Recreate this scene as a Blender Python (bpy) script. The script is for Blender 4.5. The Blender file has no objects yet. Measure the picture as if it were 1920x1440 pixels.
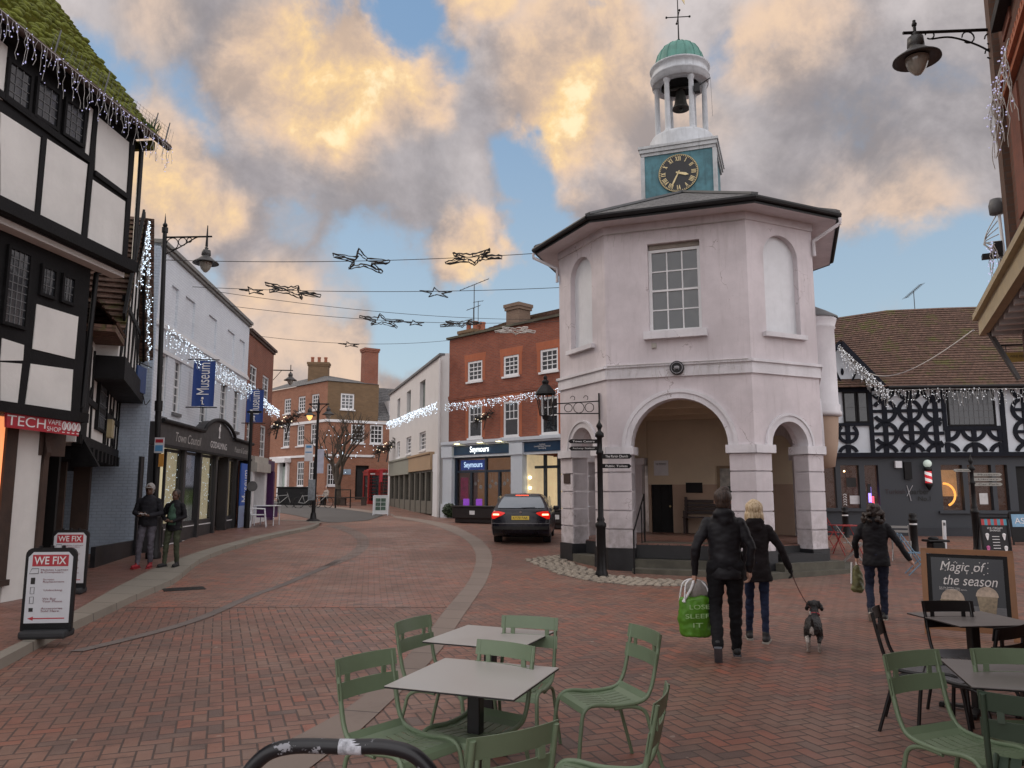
import bpy, bmesh, math, random
from mathutils import Vector, Matrix, noise
R = math.radians
rnd = random.Random(7)
S = bpy.context.scene
COL = S.collection
V = Vector
# ---------------------------------------------------------------- camera maths
FPX = 1443.0
PIT = math.atan(200 / 1443)
CP, SP = math.cos(PIT), math.sin(PIT)
EYE = 1.78
TERR = [(-60, 0), (15, 0), (19, .17), (23, .32), (30, .42), (38, .5), (54, .78), (62, 1.0), (80, 1.5), (140, 2.6), (600, 4)]
def terr(y):
    for (a, za), (b, zb) in zip(TERR, TERR[1:]):
        if y <= b: return za + (zb - za) * (max(y, a) - a) / (b - a)
    return 4
def ray(u, v):
    a = (u - 960) / FPX; b = (720 - v) / FPX
    return V((a, CP - b * SP, SP + b * CP))
def onY(u, v, Y):
    r = ray(u, v); t = Y / r.y
    return V((r.x * t, Y, EYE + r.z * t))
def onz(u, v, z):
    r = ray(u, v); t = (z - EYE) / r.z
    return V((r.x * t, r.y * t, z))
def gr(u, v, dz=0):
    z = dz
    for i in range(60):
        p = onz(u, v, z); z = .5 * z + .5 * (terr(p.y) + dz)
    return V((p.x, p.y, z))
class Fr:                       # frame of a facade: x along the wall, y into the building, z up
    def __init__(s, o, d):
        l = math.hypot(*d); s.o = V((o[0], o[1], 0)); s.ex = V((d[0] / l, d[1] / l, 0)); s.ey = V((-s.ex.y, s.ex.x, 0))
    def px(s, u, v, y=0):
        o = s.o + s.ey * y; r = ray(u, v)
        t = o.dot(s.ey) / r.dot(s.ey)
        p = r * t
        return ((p - s.o).dot(s.ex), EYE + p.z)
    def w(s, x, y, z): return s.o + s.ex * x + s.ey * y + V((0, 0, z))
    def rect(s, u0, v0, u1, v1, y=0):        # left-top and right-bottom corners
        a = s.px(u0, v0, y); b = s.px(u1, v1, y)
        return (a[0], b[0], b[1], a[1])
    def ang(s): return math.atan2(s.ex.y, s.ex.x)
# ---------------------------------------------------------------- mesh builder
class MB:
    def __init__(s): s.v = []; s.f = []; s.m = []; s.s = []
    def add(s, vs, fs, mi=0, sm=False):
        o = len(s.v); s.v += [tuple(v) for v in vs]
        for f in fs: s.f.append([i + o for i in f]); s.m.append(mi); s.s.append(sm)
    def bx(s, x0, x1, y0, y1, z0, z1, mi=0):
        vs = [(x, y, z) for z in (z0, z1) for y in (y0, y1) for x in (x0, x1)]
        s.add(vs, [(0, 2, 3, 1), (4, 5, 7, 6), (0, 1, 5, 4), (2, 6, 7, 3), (0, 4, 6, 2), (1, 3, 7, 5)], mi)
        return s
    def box(s, c, sz, M=None, mi=0):
        h = [a / 2 for a in sz]; c = V(c)
        vs = []
        for z in (-h[2], h[2]):
            for y in (-h[1], h[1]):
                for x in (-h[0], h[0]):
                    p = V((x, y, z))
                    if M is not None: p = M @ p
                    vs.append(p + c)
        s.add(vs, [(0, 2, 3, 1), (4, 5, 7, 6), (0, 1, 5, 4), (2, 6, 7, 3), (0, 4, 6, 2), (1, 3, 7, 5)], mi)
        return s
    def rbox(s, c, sz, r=.02, M=None, mi=0):   # box with bevelled edges
        bm = bmesh.new(); bmesh.ops.create_cube(bm, size=1)
        for v in bm.verts: v.co = V((v.co.x * sz[0], v.co.y * sz[1], v.co.z * sz[2]))
        bmesh.ops.bevel(bm, geom=bm.edges[:], offset=min(r, min(sz) * .45), segments=2, affect='EDGES', profile=.5)
        bm.verts.ensure_lookup_table()
        for v in bm.verts: v.index = v.index
        bm.verts.index_update()
        s.add([((M @ v.co) if M is not None else v.co) + V(c) for v in bm.verts], [[v.index for v in f.verts] for f in bm.faces], mi, False)
        bm.free(); return s
    def prism(s, pts, o, ex, ez, n, d, mi=0):
        o, ex, ez, n = V(o), V(ex), V(ez), V(n); k = len(pts)
        a = [o + ex * p[0] + ez * p[1] for p in pts]; b = [p + n * d for p in a]
        s.add(a + b, [list(range(k)), list(range(2 * k - 1, k - 1, -1))] + [(i, (i + 1) % k, k + (i + 1) % k, k + i) for i in range(k)], mi)
        return s
    def poly(s, pts, y, d, mi=0):              # facade polygon (x,z) extruded from y to y+d
        return s.prism(pts, (0, y, 0), (1, 0, 0), (0, 0, 1), (0, 1, 0), d, mi)
    def beam(s, p0, p1, w, h, up=(0, 0, 1), mi=0):
        p0, p1 = V(p0), V(p1); d = p1 - p0; L = d.length
        if L < 1e-6: return s
        d.normalize(); up = V(up)
        if abs(d.dot(up)) > .98: up = V((0, 1, 0))
        sx = d.cross(up).normalized(); uz = sx.cross(d)
        M = Matrix((sx, d, uz)).transposed()
        return s.box((p0 + p1) / 2, (w, L, h), M, mi)
    def tube(s, path, r, seg=8, mi=0, closed=False, sm=True, flat=1.0):
        P = [V(p) for p in path]; n = len(P)
        if not hasattr(r, '__len__'): r = [r] * n
        T = []
        for i in range(n):
            a = P[(i - 1) % n] if (closed or i) else P[i]; b = P[(i + 1) % n] if (closed or i < n - 1) else P[i]
            t = (b - a); t = t.normalized() if t.length > 1e-9 else V((0, 0, 1)); T.append(t)
        u = T[0].orthogonal().normalized()
        if abs(T[0].z) < .9: u = T[0].cross(V((0, 0, 1))).normalized()
        vs = []
        for i in range(n):
            u = (u - T[i] * u.dot(T[i]))
            u = u.normalized() if u.length > 1e-6 else T[i].orthogonal().normalized()
            w = T[i].cross(u)
            for k in range(seg):
                a = 2 * math.pi * k / seg
                vs.append(P[i] + u * (r[i] * math.cos(a)) + w * (r[i] * flat * math.sin(a)))
        fs = []
        for i in range(n if closed else n - 1):
            j = (i + 1) % n
            for k in range(seg):
                fs.append((i * seg + k, i * seg + (k + 1) % seg, j * seg + (k + 1) % seg, j * seg + k))
        s.add(vs, fs, mi, sm)
        if not closed:
            s.add(vs[:seg], [list(range(seg))], mi); s.add(vs[-seg:], [list(range(seg))], mi)
        return s
    def lathe(s, prof, c=(0, 0, 0), seg=20, mi=0, sm=True, a0=0, a1=2 * math.pi):
        c = V(c); vs = []; full = abs(a1 - a0 - 2 * math.pi) < 1e-6; n = seg if full else seg + 1
        for r, z in prof:
            for k in range(n):
                a = a0 + (a1 - a0) * k / seg
                vs.append(c + V((r * math.cos(a), r * math.sin(a), z)))
        fs = []
        for i in range(len(prof) - 1):
            for k in range(seg):
                kk = (k + 1) % n
                fs.append((i * n + k, i * n + kk, (i + 1) * n + kk, (i + 1) * n + k))
        s.add(vs, fs, mi, sm); return s
    def ball(s, c, r, seg=10, rg=7, mi=0, M=None):
        if not hasattr(r, '__len__'): r = (r, r, r)
        vs = []; fs = []
        for i in range(rg + 1):
            th = math.pi * i / rg
            for k in range(seg):
                a = 2 * math.pi * k / seg
                p = V((r[0] * math.sin(th) * math.cos(a), r[1] * math.sin(th) * math.sin(a), r[2] * math.cos(th)))
                if M is not None: p = M @ p
                vs.append(p + V(c))
        for i in range(rg):
            for k in range(seg): fs.append((i * seg + k, (i + 1) * seg + k, (i + 1) * seg + (k + 1) % seg, i * seg + (k + 1) % seg))
        s.add(vs, fs, mi, True); return s
    def cap(s, p0, p1, r0, r1, seg=12):        # closed tapered capsule
        p0, p1 = V(p0), V(p1); d = p1 - p0; L = d.length; d = d.normalized() if L > 1e-6 else V((0, 0, 1))
        path = []; rr = []
        for i in range(5):
            a = math.pi / 2 * (i / 4); path.append(p0 - d * r0 * math.cos(a)); rr.append(max(r0 * math.sin(a), r0 * .02))
        for i in range(1, 6):
            t = i / 6; path.append(p0 + d * L * t); rr.append(r0 + (r1 - r0) * t)
        for i in range(5):
            a = math.pi / 2 * (i / 4); path.append(p1 + d * r1 * math.sin(a)); rr.append(max(r1 * math.cos(a), r1 * .02))
        s.tube(path, rr, seg); return s
    def loft(s, secs, seg=20):                 # horizontal elliptical rings (cx,cy,cz,rx,ry)
        vs = []
        for cx, cy, cz, rx, ry in secs:
            for k in range(seg):
                a = 2 * math.pi * k / seg; vs.append((cx + rx * math.cos(a), cy + ry * math.sin(a), cz))
        fs = [(i * seg + k, i * seg + (k + 1) % seg, (i + 1) * seg + (k + 1) % seg, (i + 1) * seg + k) for i in range(len(secs) - 1) for k in range(seg)]
        fs += [list(range(seg)), list(range(len(vs) - seg, len(vs)))]
        s.add(vs, fs, 0, True); return s
    def xf(s, M):
        s.v = [tuple(M @ V(v)) for v in s.v]; return s
    def mesh(s, name):
        me = bpy.data.meshes.new(name); me.from_pydata(s.v, [], s.f)
        me.polygons.foreach_set('material_index', s.m); me.polygons.foreach_set('use_smooth', s.s)
        bm = bmesh.new(); bm.from_mesh(me); bmesh.ops.recalc_face_normals(bm, faces=bm.faces[:]); bm.to_mesh(me); bm.free()
        me.update(); return me
    def build(s, name, mats, parent=None, recalc=True):
        me = s.mesh(name); o = bpy.data.objects.new(name, me)
        for m in (mats if isinstance(mats, (list, tuple)) else [mats]): me.materials.append(m)
        COL.objects.link(o)
        if parent is not None: o.parent = parent
        return o
def _parts(s, name, mats, parent=None, gap=.004):   # one object for every separate cluster of pieces
    par = list(range(len(s.v)))
    def fd(a):
        while par[a] != a: par[a] = par[par[a]]; a = par[a]
        return a
    for f in s.f:
        for k in f[1:]: par[fd(f[0])] = fd(k)
    isl = {}
    for i, f in enumerate(s.f): isl.setdefault(fd(f[0]), []).append(i)
    bb = []
    for k, fl in isl.items():
        P = [s.v[j] for i in fl for j in s.f[i]]; bb.append([fl, [min(p[a] for p in P) - gap for a in range(3)], [max(p[a] for p in P) + gap for a in range(3)]])
    ch = True
    while ch:
        ch = False; out = []
        for b in bb:
            for o in out:
                if all(o[1][a] <= b[2][a] and b[1][a] <= o[2][a] for a in range(3)):
                    o[0] += b[0]; o[1] = [min(x, y) for x, y in zip(o[1], b[1])]; o[2] = [max(x, y) for x, y in zip(o[2], b[2])]; ch = True; break
            else: out.append(b)
        bb = out
    r = []
    for fl, _, _ in bb:
        m = MB(); mp = {}
        for i in sorted(fl):
            f = []
            for j in s.f[i]:
                if j not in mp: mp[j] = len(m.v); m.v.append(s.v[j])
                f.append(mp[j])
            m.f.append(f); m.m.append(s.m[i]); m.s.append(s.s[i])
        r.append(m.build(name, mats, parent))
    return r
MB.parts = _parts
def bezier(pts, n=8):                          # smooth polyline through points (Catmull-Rom)
    P = [V(p) for p in pts]; out = []
    for i in range(len(P) - 1):
        a = P[max(i - 1, 0)]; b = P[i]; c = P[i + 1]; d = P[min(i + 2, len(P) - 1)]
        for k in range(n):
            t = k / n
            out.append(.5 * ((2 * b) + (c - a) * t + (2 * a - 5 * b + 4 * c - d) * t * t + (3 * b - a - 3 * c + d) * t ** 3))
    out.append(P[-1]); return out
def tag(o, label, cat, group=None, kind=None):
    o['label'] = label; o['category'] = cat
    if group: o['group'] = group
    if kind: o['kind'] = kind
    return o
def thing(name, label, cat, loc=(0, 0, 0), rz=0, group=None, frame=None):
    o = bpy.data.objects.new(name, None); COL.objects.link(o); o.empty_display_size = .2
    if frame is not None: o.location = frame.o; o.rotation_euler = (0, 0, frame.ang())
    else: o.location = loc; o.rotation_euler = (0, 0, rz)
    return tag(o, label, cat, group)
def struct(o): o['kind'] = 'structure'; return o
def dup(root, loc=None, rz=None, label=None, group=None, scale=None):
    r = root.copy(); COL.objects.link(r)
    if loc is not None: r.location = loc
    if rz is not None: r.rotation_euler = (0, 0, rz)
    if label: r['label'] = label
    if group: r['group'] = group
    if scale: r.scale = (scale,) * 3
    for ch in list(root.children):
        c = ch.copy(); COL.objects.link(c); c.parent = r
        for g in list(ch.children):
            d = g.copy(); COL.objects.link(d); d.parent = c
    return r
def text(s, w, h, o, ex, ez, mat, parent, name='lettering', ext=.004, shear=0, keep=False, align='C', bold=0):
    cu = bpy.data.curves.new('t', 'FONT'); cu.body = s; cu.size = 1; cu.shear = shear; cu.offset = bold
    cu.extrude = 0; cu.space_line = .9
    if '\n' in s: cu.align_x = 'CENTER' if align == 'C' else 'LEFT'
    ob = bpy.data.objects.new('t', cu); COL.objects.link(ob)
    dg = bpy.context.evaluated_depsgraph_get(); me = bpy.data.meshes.new_from_object(ob.evaluated_get(dg))
    bpy.data.objects.remove(ob); bpy.data.curves.remove(cu)
    xs = [v.co.x for v in me.vertices]; ys = [v.co.y for v in me.vertices]
    x0, x1, y0, y1 = min(xs), max(xs), min(ys), max(ys)
    sx = w / (x1 - x0); sy = h / (y1 - y0)
    if keep: sx = sy = min(sx, sy)
    ex, ez, o = V(ex), V(ez), V(o); n = ex.cross(ez)
    for v in me.vertices:
        v.co = o + ex * ((v.co.x - (x0 + x1) / 2) * sx) + ez * ((v.co.y - (y0 + y1) / 2) * sy) + n * ext
    me.name = name; me.materials.clear(); me.materials.append(mat)
    ob = bpy.data.objects.new(name, me); COL.objects.link(ob)
    if parent is not None: ob.parent = parent
    return ob
# ---------------------------------------------------------------- node helpers
class NT:
    def __init__(s, t): s.t = t; s.n = t.nodes; s.l = t.links
    def node(s, typ, **kw):
        n = s.n.new(typ)
        for k, v in kw.items(): setattr(n, k, v)
        return n
    def put(s, sock, v):
        if isinstance(v, bpy.types.NodeSocket): s.l.new(v, sock)
        elif v is not None:
            try: sock.default_value = v
            except Exception: sock.default_value = tuple(v) + (1,) if len(v) == 3 else v[:3]
    def m(s, op, a, b=None, c=None, clamp=False):
        n = s.node('ShaderNodeMath', operation=op, use_clamp=clamp)
        for i, v in enumerate((a, b, c)):
            if v is not None: s.put(n.inputs[i], v)
        return n.outputs[0]
    def vm(s, op, a, b=None, scale=None):
        n = s.node('ShaderNodeVectorMath', operation=op); s.put(n.inputs[0], a)
        if b is not None: s.put(n.inputs[1], b)
        if scale is not None: s.put(n.inputs['Scale'], scale)
        return n.outputs['Value'] if op in ('DOT_PRODUCT', 'LENGTH', 'DISTANCE') else n.outputs[0]
    def sep(s, v):
        n = s.node('ShaderNodeSeparateXYZ'); s.put(n.inputs[0], v); return n.outputs
    def comb(s, x, y, z):
        n = s.node('ShaderNodeCombineXYZ')
        for i, v in enumerate((x, y, z)): s.put(n.inputs[i], v)
        return n.outputs[0]
    def obj(s): return s.node('ShaderNodeTexCoord').outputs['Object']
    def geo(s): return s.node('ShaderNodeNewGeometry').outputs['Position']
    def noise(s, vec, scale, detail=4, rough=.55, dist=0, col=False):
        n = s.node('ShaderNodeTexNoise'); s.put(n.inputs['Vector'], vec)
        s.put(n.inputs['Scale'], scale); s.put(n.inputs['Detail'], detail); s.put(n.inputs['Roughness'], rough); s.put(n.inputs['Distortion'], dist)
        return n.outputs['Color'] if col else n.outputs['Fac']
    def white(s, vec):
        n = s.node('ShaderNodeTexWhiteNoise', noise_dimensions='3D'); s.put(n.inputs['Vector'], vec); return n.outputs['Value']
    def mix(s, f, a, b, bt='MIX'):
        n = s.node('ShaderNodeMix', data_type='RGBA', blend_type=bt)
        s.put(n.inputs[0], f); s.put(n.inputs[6], a); s.put(n.inputs[7], b); return n.outputs[2]
    def mr(s, v, a, b, c=0, d=1, smooth=True):
        n = s.node('ShaderNodeMapRange', interpolation_type='SMOOTHSTEP' if smooth else 'LINEAR')
        for i, x in enumerate((v, a, b, c, d)): s.put(n.inputs[i], x)
        return n.outputs[0]
    def ramp(s, f, stops):
        n = s.node('ShaderNodeValToRGB'); e = n.color_ramp.elements
        while len(e) < len(stops): e.new(.5)
        for el, (p, c) in zip(e, stops): el.position = p; el.color = tuple(c) + (1,)
        s.put(n.inputs[0], f); return n.outputs[0]
    def bump(s, h, st=.3, dist=.01):
        n = s.node('ShaderNodeBump'); s.put(n.inputs['Height'], h); s.put(n.inputs['Strength'], st); s.put(n.inputs['Distance'], dist); return n.outputs[0]
def new_mat(name):
    m = bpy.data.materials.new(name); m.use_nodes = True; t = NT(m.node_tree); b = m.node_tree.nodes['Principled BSDF']
    return m, t, b
def c3(c, k=1.0): return tuple(min(1, x * k) for x in c)
def mat(name, col, rough=.6, var=.15, scale=6, bump=.15, bscale=40, metal=0, streak=0, spec=.5, emit=None, es=0, coat=0):
    m, t, b = new_mat(name)
    o = t.obj()
    n1 = t.noise(o, scale, 5, .6); n2 = t.noise(o, scale * .17, 3, .5)
    f = t.m('ADD', t.m('MULTIPLY', n1, .6), t.m('MULTIPLY', n2, .4))
    c = t.mix(t.mr(f, .3, .7), c3(col, 1 - var), c3(col, 1 + var))
    if streak:
        st = t.noise(t.vm('MULTIPLY', o, (7, 7, .7)), 1.6, 5, .65)
        c = t.mix(t.m('MULTIPLY', t.mr(st, .5, .75), streak), c, c3(col, .35))
    t.put(b.inputs['Base Color'], c)
    t.put(b.inputs['Roughness'], t.mr(n1, .2, .8, max(rough - .08, 0), min(rough + .08, 1)))
    b.inputs['Metallic'].default_value = metal; b.inputs['Specular IOR Level'].default_value = spec
    if coat: b.inputs['Coat Weight'].default_value = coat
    if bump: t.put(b.inputs['Normal'], t.bump(t.noise(o, bscale, 4, .6), bump, .01))
    if emit: b.inputs['Emission Color'].default_value = tuple(emit) + (1,); b.inputs['Emission Strength'].default_value = es
    return m
def brick_mat(name, c1, c2, mortar, bw=.225, bh=.075, ms=.008, rough=.85, paint=0, dark=.4, bumps=.5):
    m, t, b = new_mat(name)
    o = t.obj(); x, y, z = t.sep(o)
    vec = t.comb(t.m('ADD', x, t.m('MULTIPLY', y, 1.0)), z, 0)
    br = t.node('ShaderNodeTexBrick'); br.offset = .5; br.inputs['Scale'].default_value = 1
    t.put(br.inputs['Vector'], vec); t.put(br.inputs['Color1'], c1); t.put(br.inputs['Color2'], c2); t.put(br.inputs['Mortar'], mortar)
    br.inputs['Mortar Size'].default_value = ms; br.inputs['Brick Width'].default_value = bw; br.inputs['Row Height'].default_value = bh
    br.inputs['Mortar Smooth'].default_value = .1; br.inputs['Bias'].default_value = 0
    n = t.noise(o, 1.1, 6, .65); n3 = t.noise(o, 14, 3)
    c = t.mix(t.mr(n, .35, .75), br.outputs['Color'], t.mix(.5, br.outputs['Color'], c3(c1, dark)), 'MIX')
    c = t.mix(t.m('MULTIPLY', t.mr(n3, .45, .8), .35), c, c3(c2, 1.25))
    t.put(b.inputs['Base Color'], c); b.inputs['Roughness'].default_value = rough
    h = t.m('ADD', t.m('MULTIPLY', br.outputs['Fac'], -1), t.m('MULTIPLY', n3, .5))
    t.put(b.inputs['Normal'], t.bump(h, bumps, .008))
    return m
def tile_mat(name, c1, c2, moss=None, w=.17, h=.075):
    m, t, b = new_mat(name)
    o = t.obj(); x, y, z = t.sep(o)
    br = t.node('ShaderNodeTexBrick'); br.offset = .5; br.inputs['Scale'].default_value = 1
    wob = t.m('MULTIPLY', t.noise(o, .8, 2), .12)
    t.put(br.inputs['Vector'], t.comb(t.m('ADD', x, t.m('MULTIPLY', y, .3)), t.m('ADD', z, wob), 0)); t.put(br.inputs['Color1'], c1); t.put(br.inputs['Color2'], c2); t.put(br.inputs['Mortar'], c3(c1, .25))
    br.inputs['Mortar Size'].default_value = .006; br.inputs['Brick Width'].default_value = w; br.inputs['Row Height'].default_value = h
    n = t.noise(o, 1.4, 6, .7); n2 = t.noise(o, 9, 3, .6)
    c = t.mix(t.mr(n2, .4, .7), br.outputs['Color'], c3(c1, .55))
    c = t.mix(t.m('MULTIPLY', t.mr(t.noise(o, 30, 2), .6, .75), .5), c, (.22, .2, .16))
    if moss:
        k = t.mr(t.m('ADD', t.m('MULTIPLY', n, .8), t.m('MULTIPLY', n2, .3)), moss[1], moss[1] + .15)
        c = t.mix(k, c, t.mix(t.noise(o, 25, 3), c3(moss[0], .45), c3(moss[0], 1.4)))
    t.put(b.inputs['Base Color'], c); b.inputs['Roughness'].default_value = .9
    t.put(b.inputs['Normal'], t.bump(t.m('ADD', t.m('MULTIPLY', br.outputs['Fac'], -1), t.m('ADD', n2, t.m('MULTIPLY', t.noise(o, 60, 2), .4))), .8, .02))
    return m
def glass_mat(name, tint=(.02, .025, .03), clear=.0, rough=.03):
    m, t, b = new_mat(name)
    b.inputs['Base Color'].default_value = tuple(tint) + (1,); b.inputs['Roughness'].default_value = rough
    b.inputs['Specular IOR Level'].default_value = .9
    o = t.obj(); t.put(b.inputs['Normal'], t.bump(t.noise(o, 2.2, 2), .35, .03))
    if clear:
        tr = t.node('ShaderNodeBsdfTransparent'); mx = t.node('ShaderNodeMixShader'); fr = t.node('ShaderNodeFresnel'); fr.inputs[0].default_value = 1.5
        t.put(mx.inputs[0], t.m('ADD', t.m('MULTIPLY', fr.outputs[0], .35), (1 - clear) * .5, clamp=True)); t.l.new(tr.outputs[0], mx.inputs[1]); t.l.new(b.outputs[0], mx.inputs[2])
        t.l.new(mx.outputs[0], t.n['Material Output'].inputs[0])
    return m
def emit_mat(name, col, s):
    m, t, b = new_mat(name); b.inputs['Base Color'].default_value = tuple(col) + (1,)
    b.inputs['Emission Color'].default_value = tuple(col) + (1,); b.inputs['Emission Strength'].default_value = s
    return m
def herring_mat(name, rot=.6, running=False, bw=.1, palette=None, gain=1.0):
    m, t, b = new_mat(name)
    g = t.geo(); x, y, z = t.sep(g)
    ca, sa = math.cos(rot) / bw, math.sin(rot) / bw
    X = t.m('ADD', t.m('MULTIPLY', x, ca), t.m('MULTIPLY', y, sa)); Y = t.m('SUBTRACT', t.m('MULTIPLY', y, ca), t.m('MULTIPLY', x, sa))
    if not running:
        i = t.m('FLOOR', X); j = t.m('FLOOR', Y); fx = t.m('SUBTRACT', X, i); fy = t.m('SUBTRACT', Y, j)
        k = t.m('FLOORED_MODULO', t.m('SUBTRACT', i, j), 4)
        k0 = t.m('COMPARE', k, 0, .1); k1 = t.m('COMPARE', k, 1, .1); k2 = t.m('COMPARE', k, 2, .1); k3 = t.m('COMPARE', k, 3, .1)
        dl = t.m('ADD', fx, k1); dr = t.m('ADD', t.m('SUBTRACT', 1, fx), k0)
        db = t.m('ADD', fy, k2); dt = t.m('ADD', t.m('SUBTRACT', 1, fy), k3)
        d = t.m('MINIMUM', t.m('MINIMUM', dl, dr), t.m('MINIMUM', db, dt))
        idv = t.comb(t.m('SUBTRACT', i, k1), t.m('SUBTRACT', j, k2), t.m('ADD', k0, k1))
    else:
        j = t.m('FLOOR', Y); fy = t.m('SUBTRACT', Y, j)
        X2 = t.m('ADD', t.m('MULTIPLY', X, .5), t.m('MULTIPLY', t.m('FLOORED_MODULO', j, 2), .5)); i = t.m('FLOOR', X2); fx = t.m('SUBTRACT', X2, i)
        d = t.m('MINIMUM', t.m('MULTIPLY', t.m('MINIMUM', fx, t.m('SUBTRACT', 1, fx)), 2), t.m('MINIMUM', fy, t.m('SUBTRACT', 1, fy)))
        idv = t.comb(i, j, 0)
    wn = t.white(idv); wn2 = t.white(t.vm('ADD', idv, (17.3, 5.1, 2.2)))
    pal = palette or [(0, (.25, .13, .098)), (.22, (.205, .12, .095)), (.45, (.265, .13, .095)), (.60, (.15, .095, .082)), (.78, (.32, .125, .085)), (.88, (.10, .083, .08)), (1, (.24, .155, .12))]
    c = t.ramp(wn, pal)
    big = t.noise(g, .35, 4, .6); med = t.noise(g, 3.0, 5, .65); fine = t.noise(g, 90, 3, .7)
    c = t.mix(t.m('MULTIPLY', t.mr(big, .44, .62), .6), c, (.125, .09, .08))
    c = t.mix(t.m('MULTIPLY', t.mr(t.noise(t.vm('ADD', g, (9, 4, 0)), .5, 5, .65), .5, .66), .55), c, (.24, .185, .155))
    c = t.mix(t.m('MULTIPLY', t.mr(med, .50, .72), .6), c, (.085, .065, .06))
    c = t.mix(t.m('MULTIPLY', t.mr(fine, .35, .75), .35), c, (.3, .22, .19))
    joint = t.mr(d, .03, .1)
    c = t.mix(joint, (.075, .06, .055), c)
    spots = t.mr(t.noise(g, 9.0, 1, .3), .775, .79)
    c = t.mix(t.m('MULTIPLY', spots, .7), c, (.33, .3, .27))
    c = t.vm('MULTIPLY', c, (gain * 1.08, gain * .94, gain * .86))
    t.put(b.inputs['Base Color'], c)
    t.put(b.inputs['Roughness'], t.mr(t.m('ADD', t.m('MULTIPLY', big, .6), t.m('MULTIPLY', med, .4)), .35, .65, .36, .66))
    b.inputs['Specular IOR Level'].default_value = .42
    h = t.m('ADD', joint, t.m('ADD', t.m('MULTIPLY', fine, .25), t.m('MULTIPLY', wn2, .35)))
    t.put(b.inputs['Normal'], t.bump(h, .55, .006))
    return m
# ---------------------------------------------------------------- camera
cd = bpy.data.cameras.new('camera'); cam = bpy.data.objects.new('camera', cd); COL.objects.link(cam)
cd.sensor_width = 36; cd.lens = 36 * FPX / 1920; cd.clip_start = .05; cd.clip_end = 3000
cam.location = (0, 0, EYE); cam.rotation_euler = (math.pi / 2 + PIT, 0, 0)
S.camera = cam
S.view_settings.view_transform = 'Standard'; S.view_settings.look = 'None'; S.view_settings.exposure = 0; S.view_settings.gamma = 1
S.cycles.max_bounces = 5; S.cycles.diffuse_bounces = 2; S.cycles.glossy_bounces = 2; S.cycles.transparent_max_bounces = 12
S.cycles.use_denoising = True
# ---------------------------------------------------------------- sky and sun
SUN_EL, SUN_AZ = 14, -62            # low in the west, azimuth measured from +Y towards +X
w = bpy.data.worlds.new('World'); S.world = w; w.use_nodes = True
t = NT(w.node_tree); bg = t.n['Background']; out = t.n['World Output']
sky = t.node('ShaderNodeTexSky', sky_type='NISHITA'); sky.sun_disc = False
sky.sun_elevation = R(SUN_EL); sky.sun_rotation = R(SUN_AZ); sky.air_density = 1.2; sky.dust_density = .6; sky.ozone_density = 2
gen = t.node('ShaderNodeTexCoord').outputs['Generated']
nc = t.noise(gen, 2.6, 5, .6, col=True); nc2 = t.noise(gen, 9, 5, .65, col=True)
wd = t.vm('ADD', gen, t.vm('SCALE', t.vm('SUBTRACT', nc, (.5, .5, .5)), scale=.22))
wd = t.vm('ADD', wd, t.vm('SCALE', t.vm('SUBTRACT', nc2, (.5, .5, .5)), scale=.07))
def blobs(lst):
    r = None
    for u, v, rad, wt in lst:
        d = ray(u, v).normalized()
        k = t.m('MULTIPLY', t.mr(t.vm('DISTANCE', wd, tuple(d)), rad / 1443 * 1.0, rad / 1443 * .25, 0, 1), wt)
        r = k if r is None else t.m('MAXIMUM', r, k)
    return r
gap = blobs([(150, 170, 150, .8), (250, 190, 110, .7), (600, 10, 150, .8), (810, 20, 150, 1), (860, 120, 90, .7), (990, 330, 120, 1), (1000, 430, 130, 1), (920, 570, 200, .9), (700, 480, 150, .7),
             (420, 220, 120, .5), (560, 400, 90, .5), (440, 560, 120, .6), (640, 520, 110, .7), (1110, 60, 60, .9), (1430, 60, 90, .5), (1600, 560, 200, 1), (1780, 560, 200, .9), (1450, 540, 220, .9), (1870, 500, 120, .6), (760, 570, 130, .7), (100, 300, 90, .4), (1000, 560, 180, .9)])
warm = blobs([(640, 150, 210, 1), (560, 90, 150, .75), (760, 170, 130, .8), (520, 170, 130, .7), (620, 210, 150, .9), (330, 320, 150, .85), (400, 380, 110, .7), (1090, 200, 190, .8), (1060, 260, 130, .95), (1120, 120, 180, .6), (850, 455, 90, .7), (930, 470, 70, .5),
              (900, 20, 80, .7), (960, 60, 80, .6), (1500, 50, 130, .45), (1700, 420, 160, .4), (540, 530, 110, .5), (640, 620, 170, .4), (700, 700, 150, .35), (590, 720, 160, .4), (430, 700, 150, .4), (1250, 250, 200, .35), (1600, 380, 160, .3), (330, 60, 100, .3)])
dark = blobs([(740, 290, 190, .9), (870, 230, 130, .6), (650, 400, 170, .9), (780, 390, 130, .7), (330, 90, 200, .6), (470, 60, 120, .5), (480, 320, 130, .7), (1400, 260, 260, .55), (1700, 250, 300, .6), (610, 480, 110, .8), (620, 570, 140, .5), (1850, 100, 250, .5), (1550, 300, 200, .5), (760, 620, 130, .4), (910, 380, 80, .5)])
fb = t.noise(gen, 3.0, 7, .6, .2)
fb2 = t.noise(t.vm('ADD', gen, (3.1, 1.7, .4)), 7.0, 6, .62, .3)
cover = t.mr(t.m('ADD', t.m('SUBTRACT', t.m('MULTIPLY', fb, .7), t.m('MULTIPLY', gap, .40)), t.m('ADD', t.m('MULTIPLY', fb2, .45), t.m('MULTIPLY', warm, .22))), .29, .50)
fb3 = t.noise(t.vm('ADD', gen, (1.1, .7, 2.4)), 15, 5, .62, .2)
W = t.m('MULTIPLY', warm, t.mr(t.m('ADD', t.m('MULTIPLY', fb2, .55), t.m('MULTIPLY', fb3, .45)), .38, .62, .45, 1.2))
base = t.mix(t.mr(fb2, .32, .68), (.37, .335, .35), (.60, .545, .54))
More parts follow.
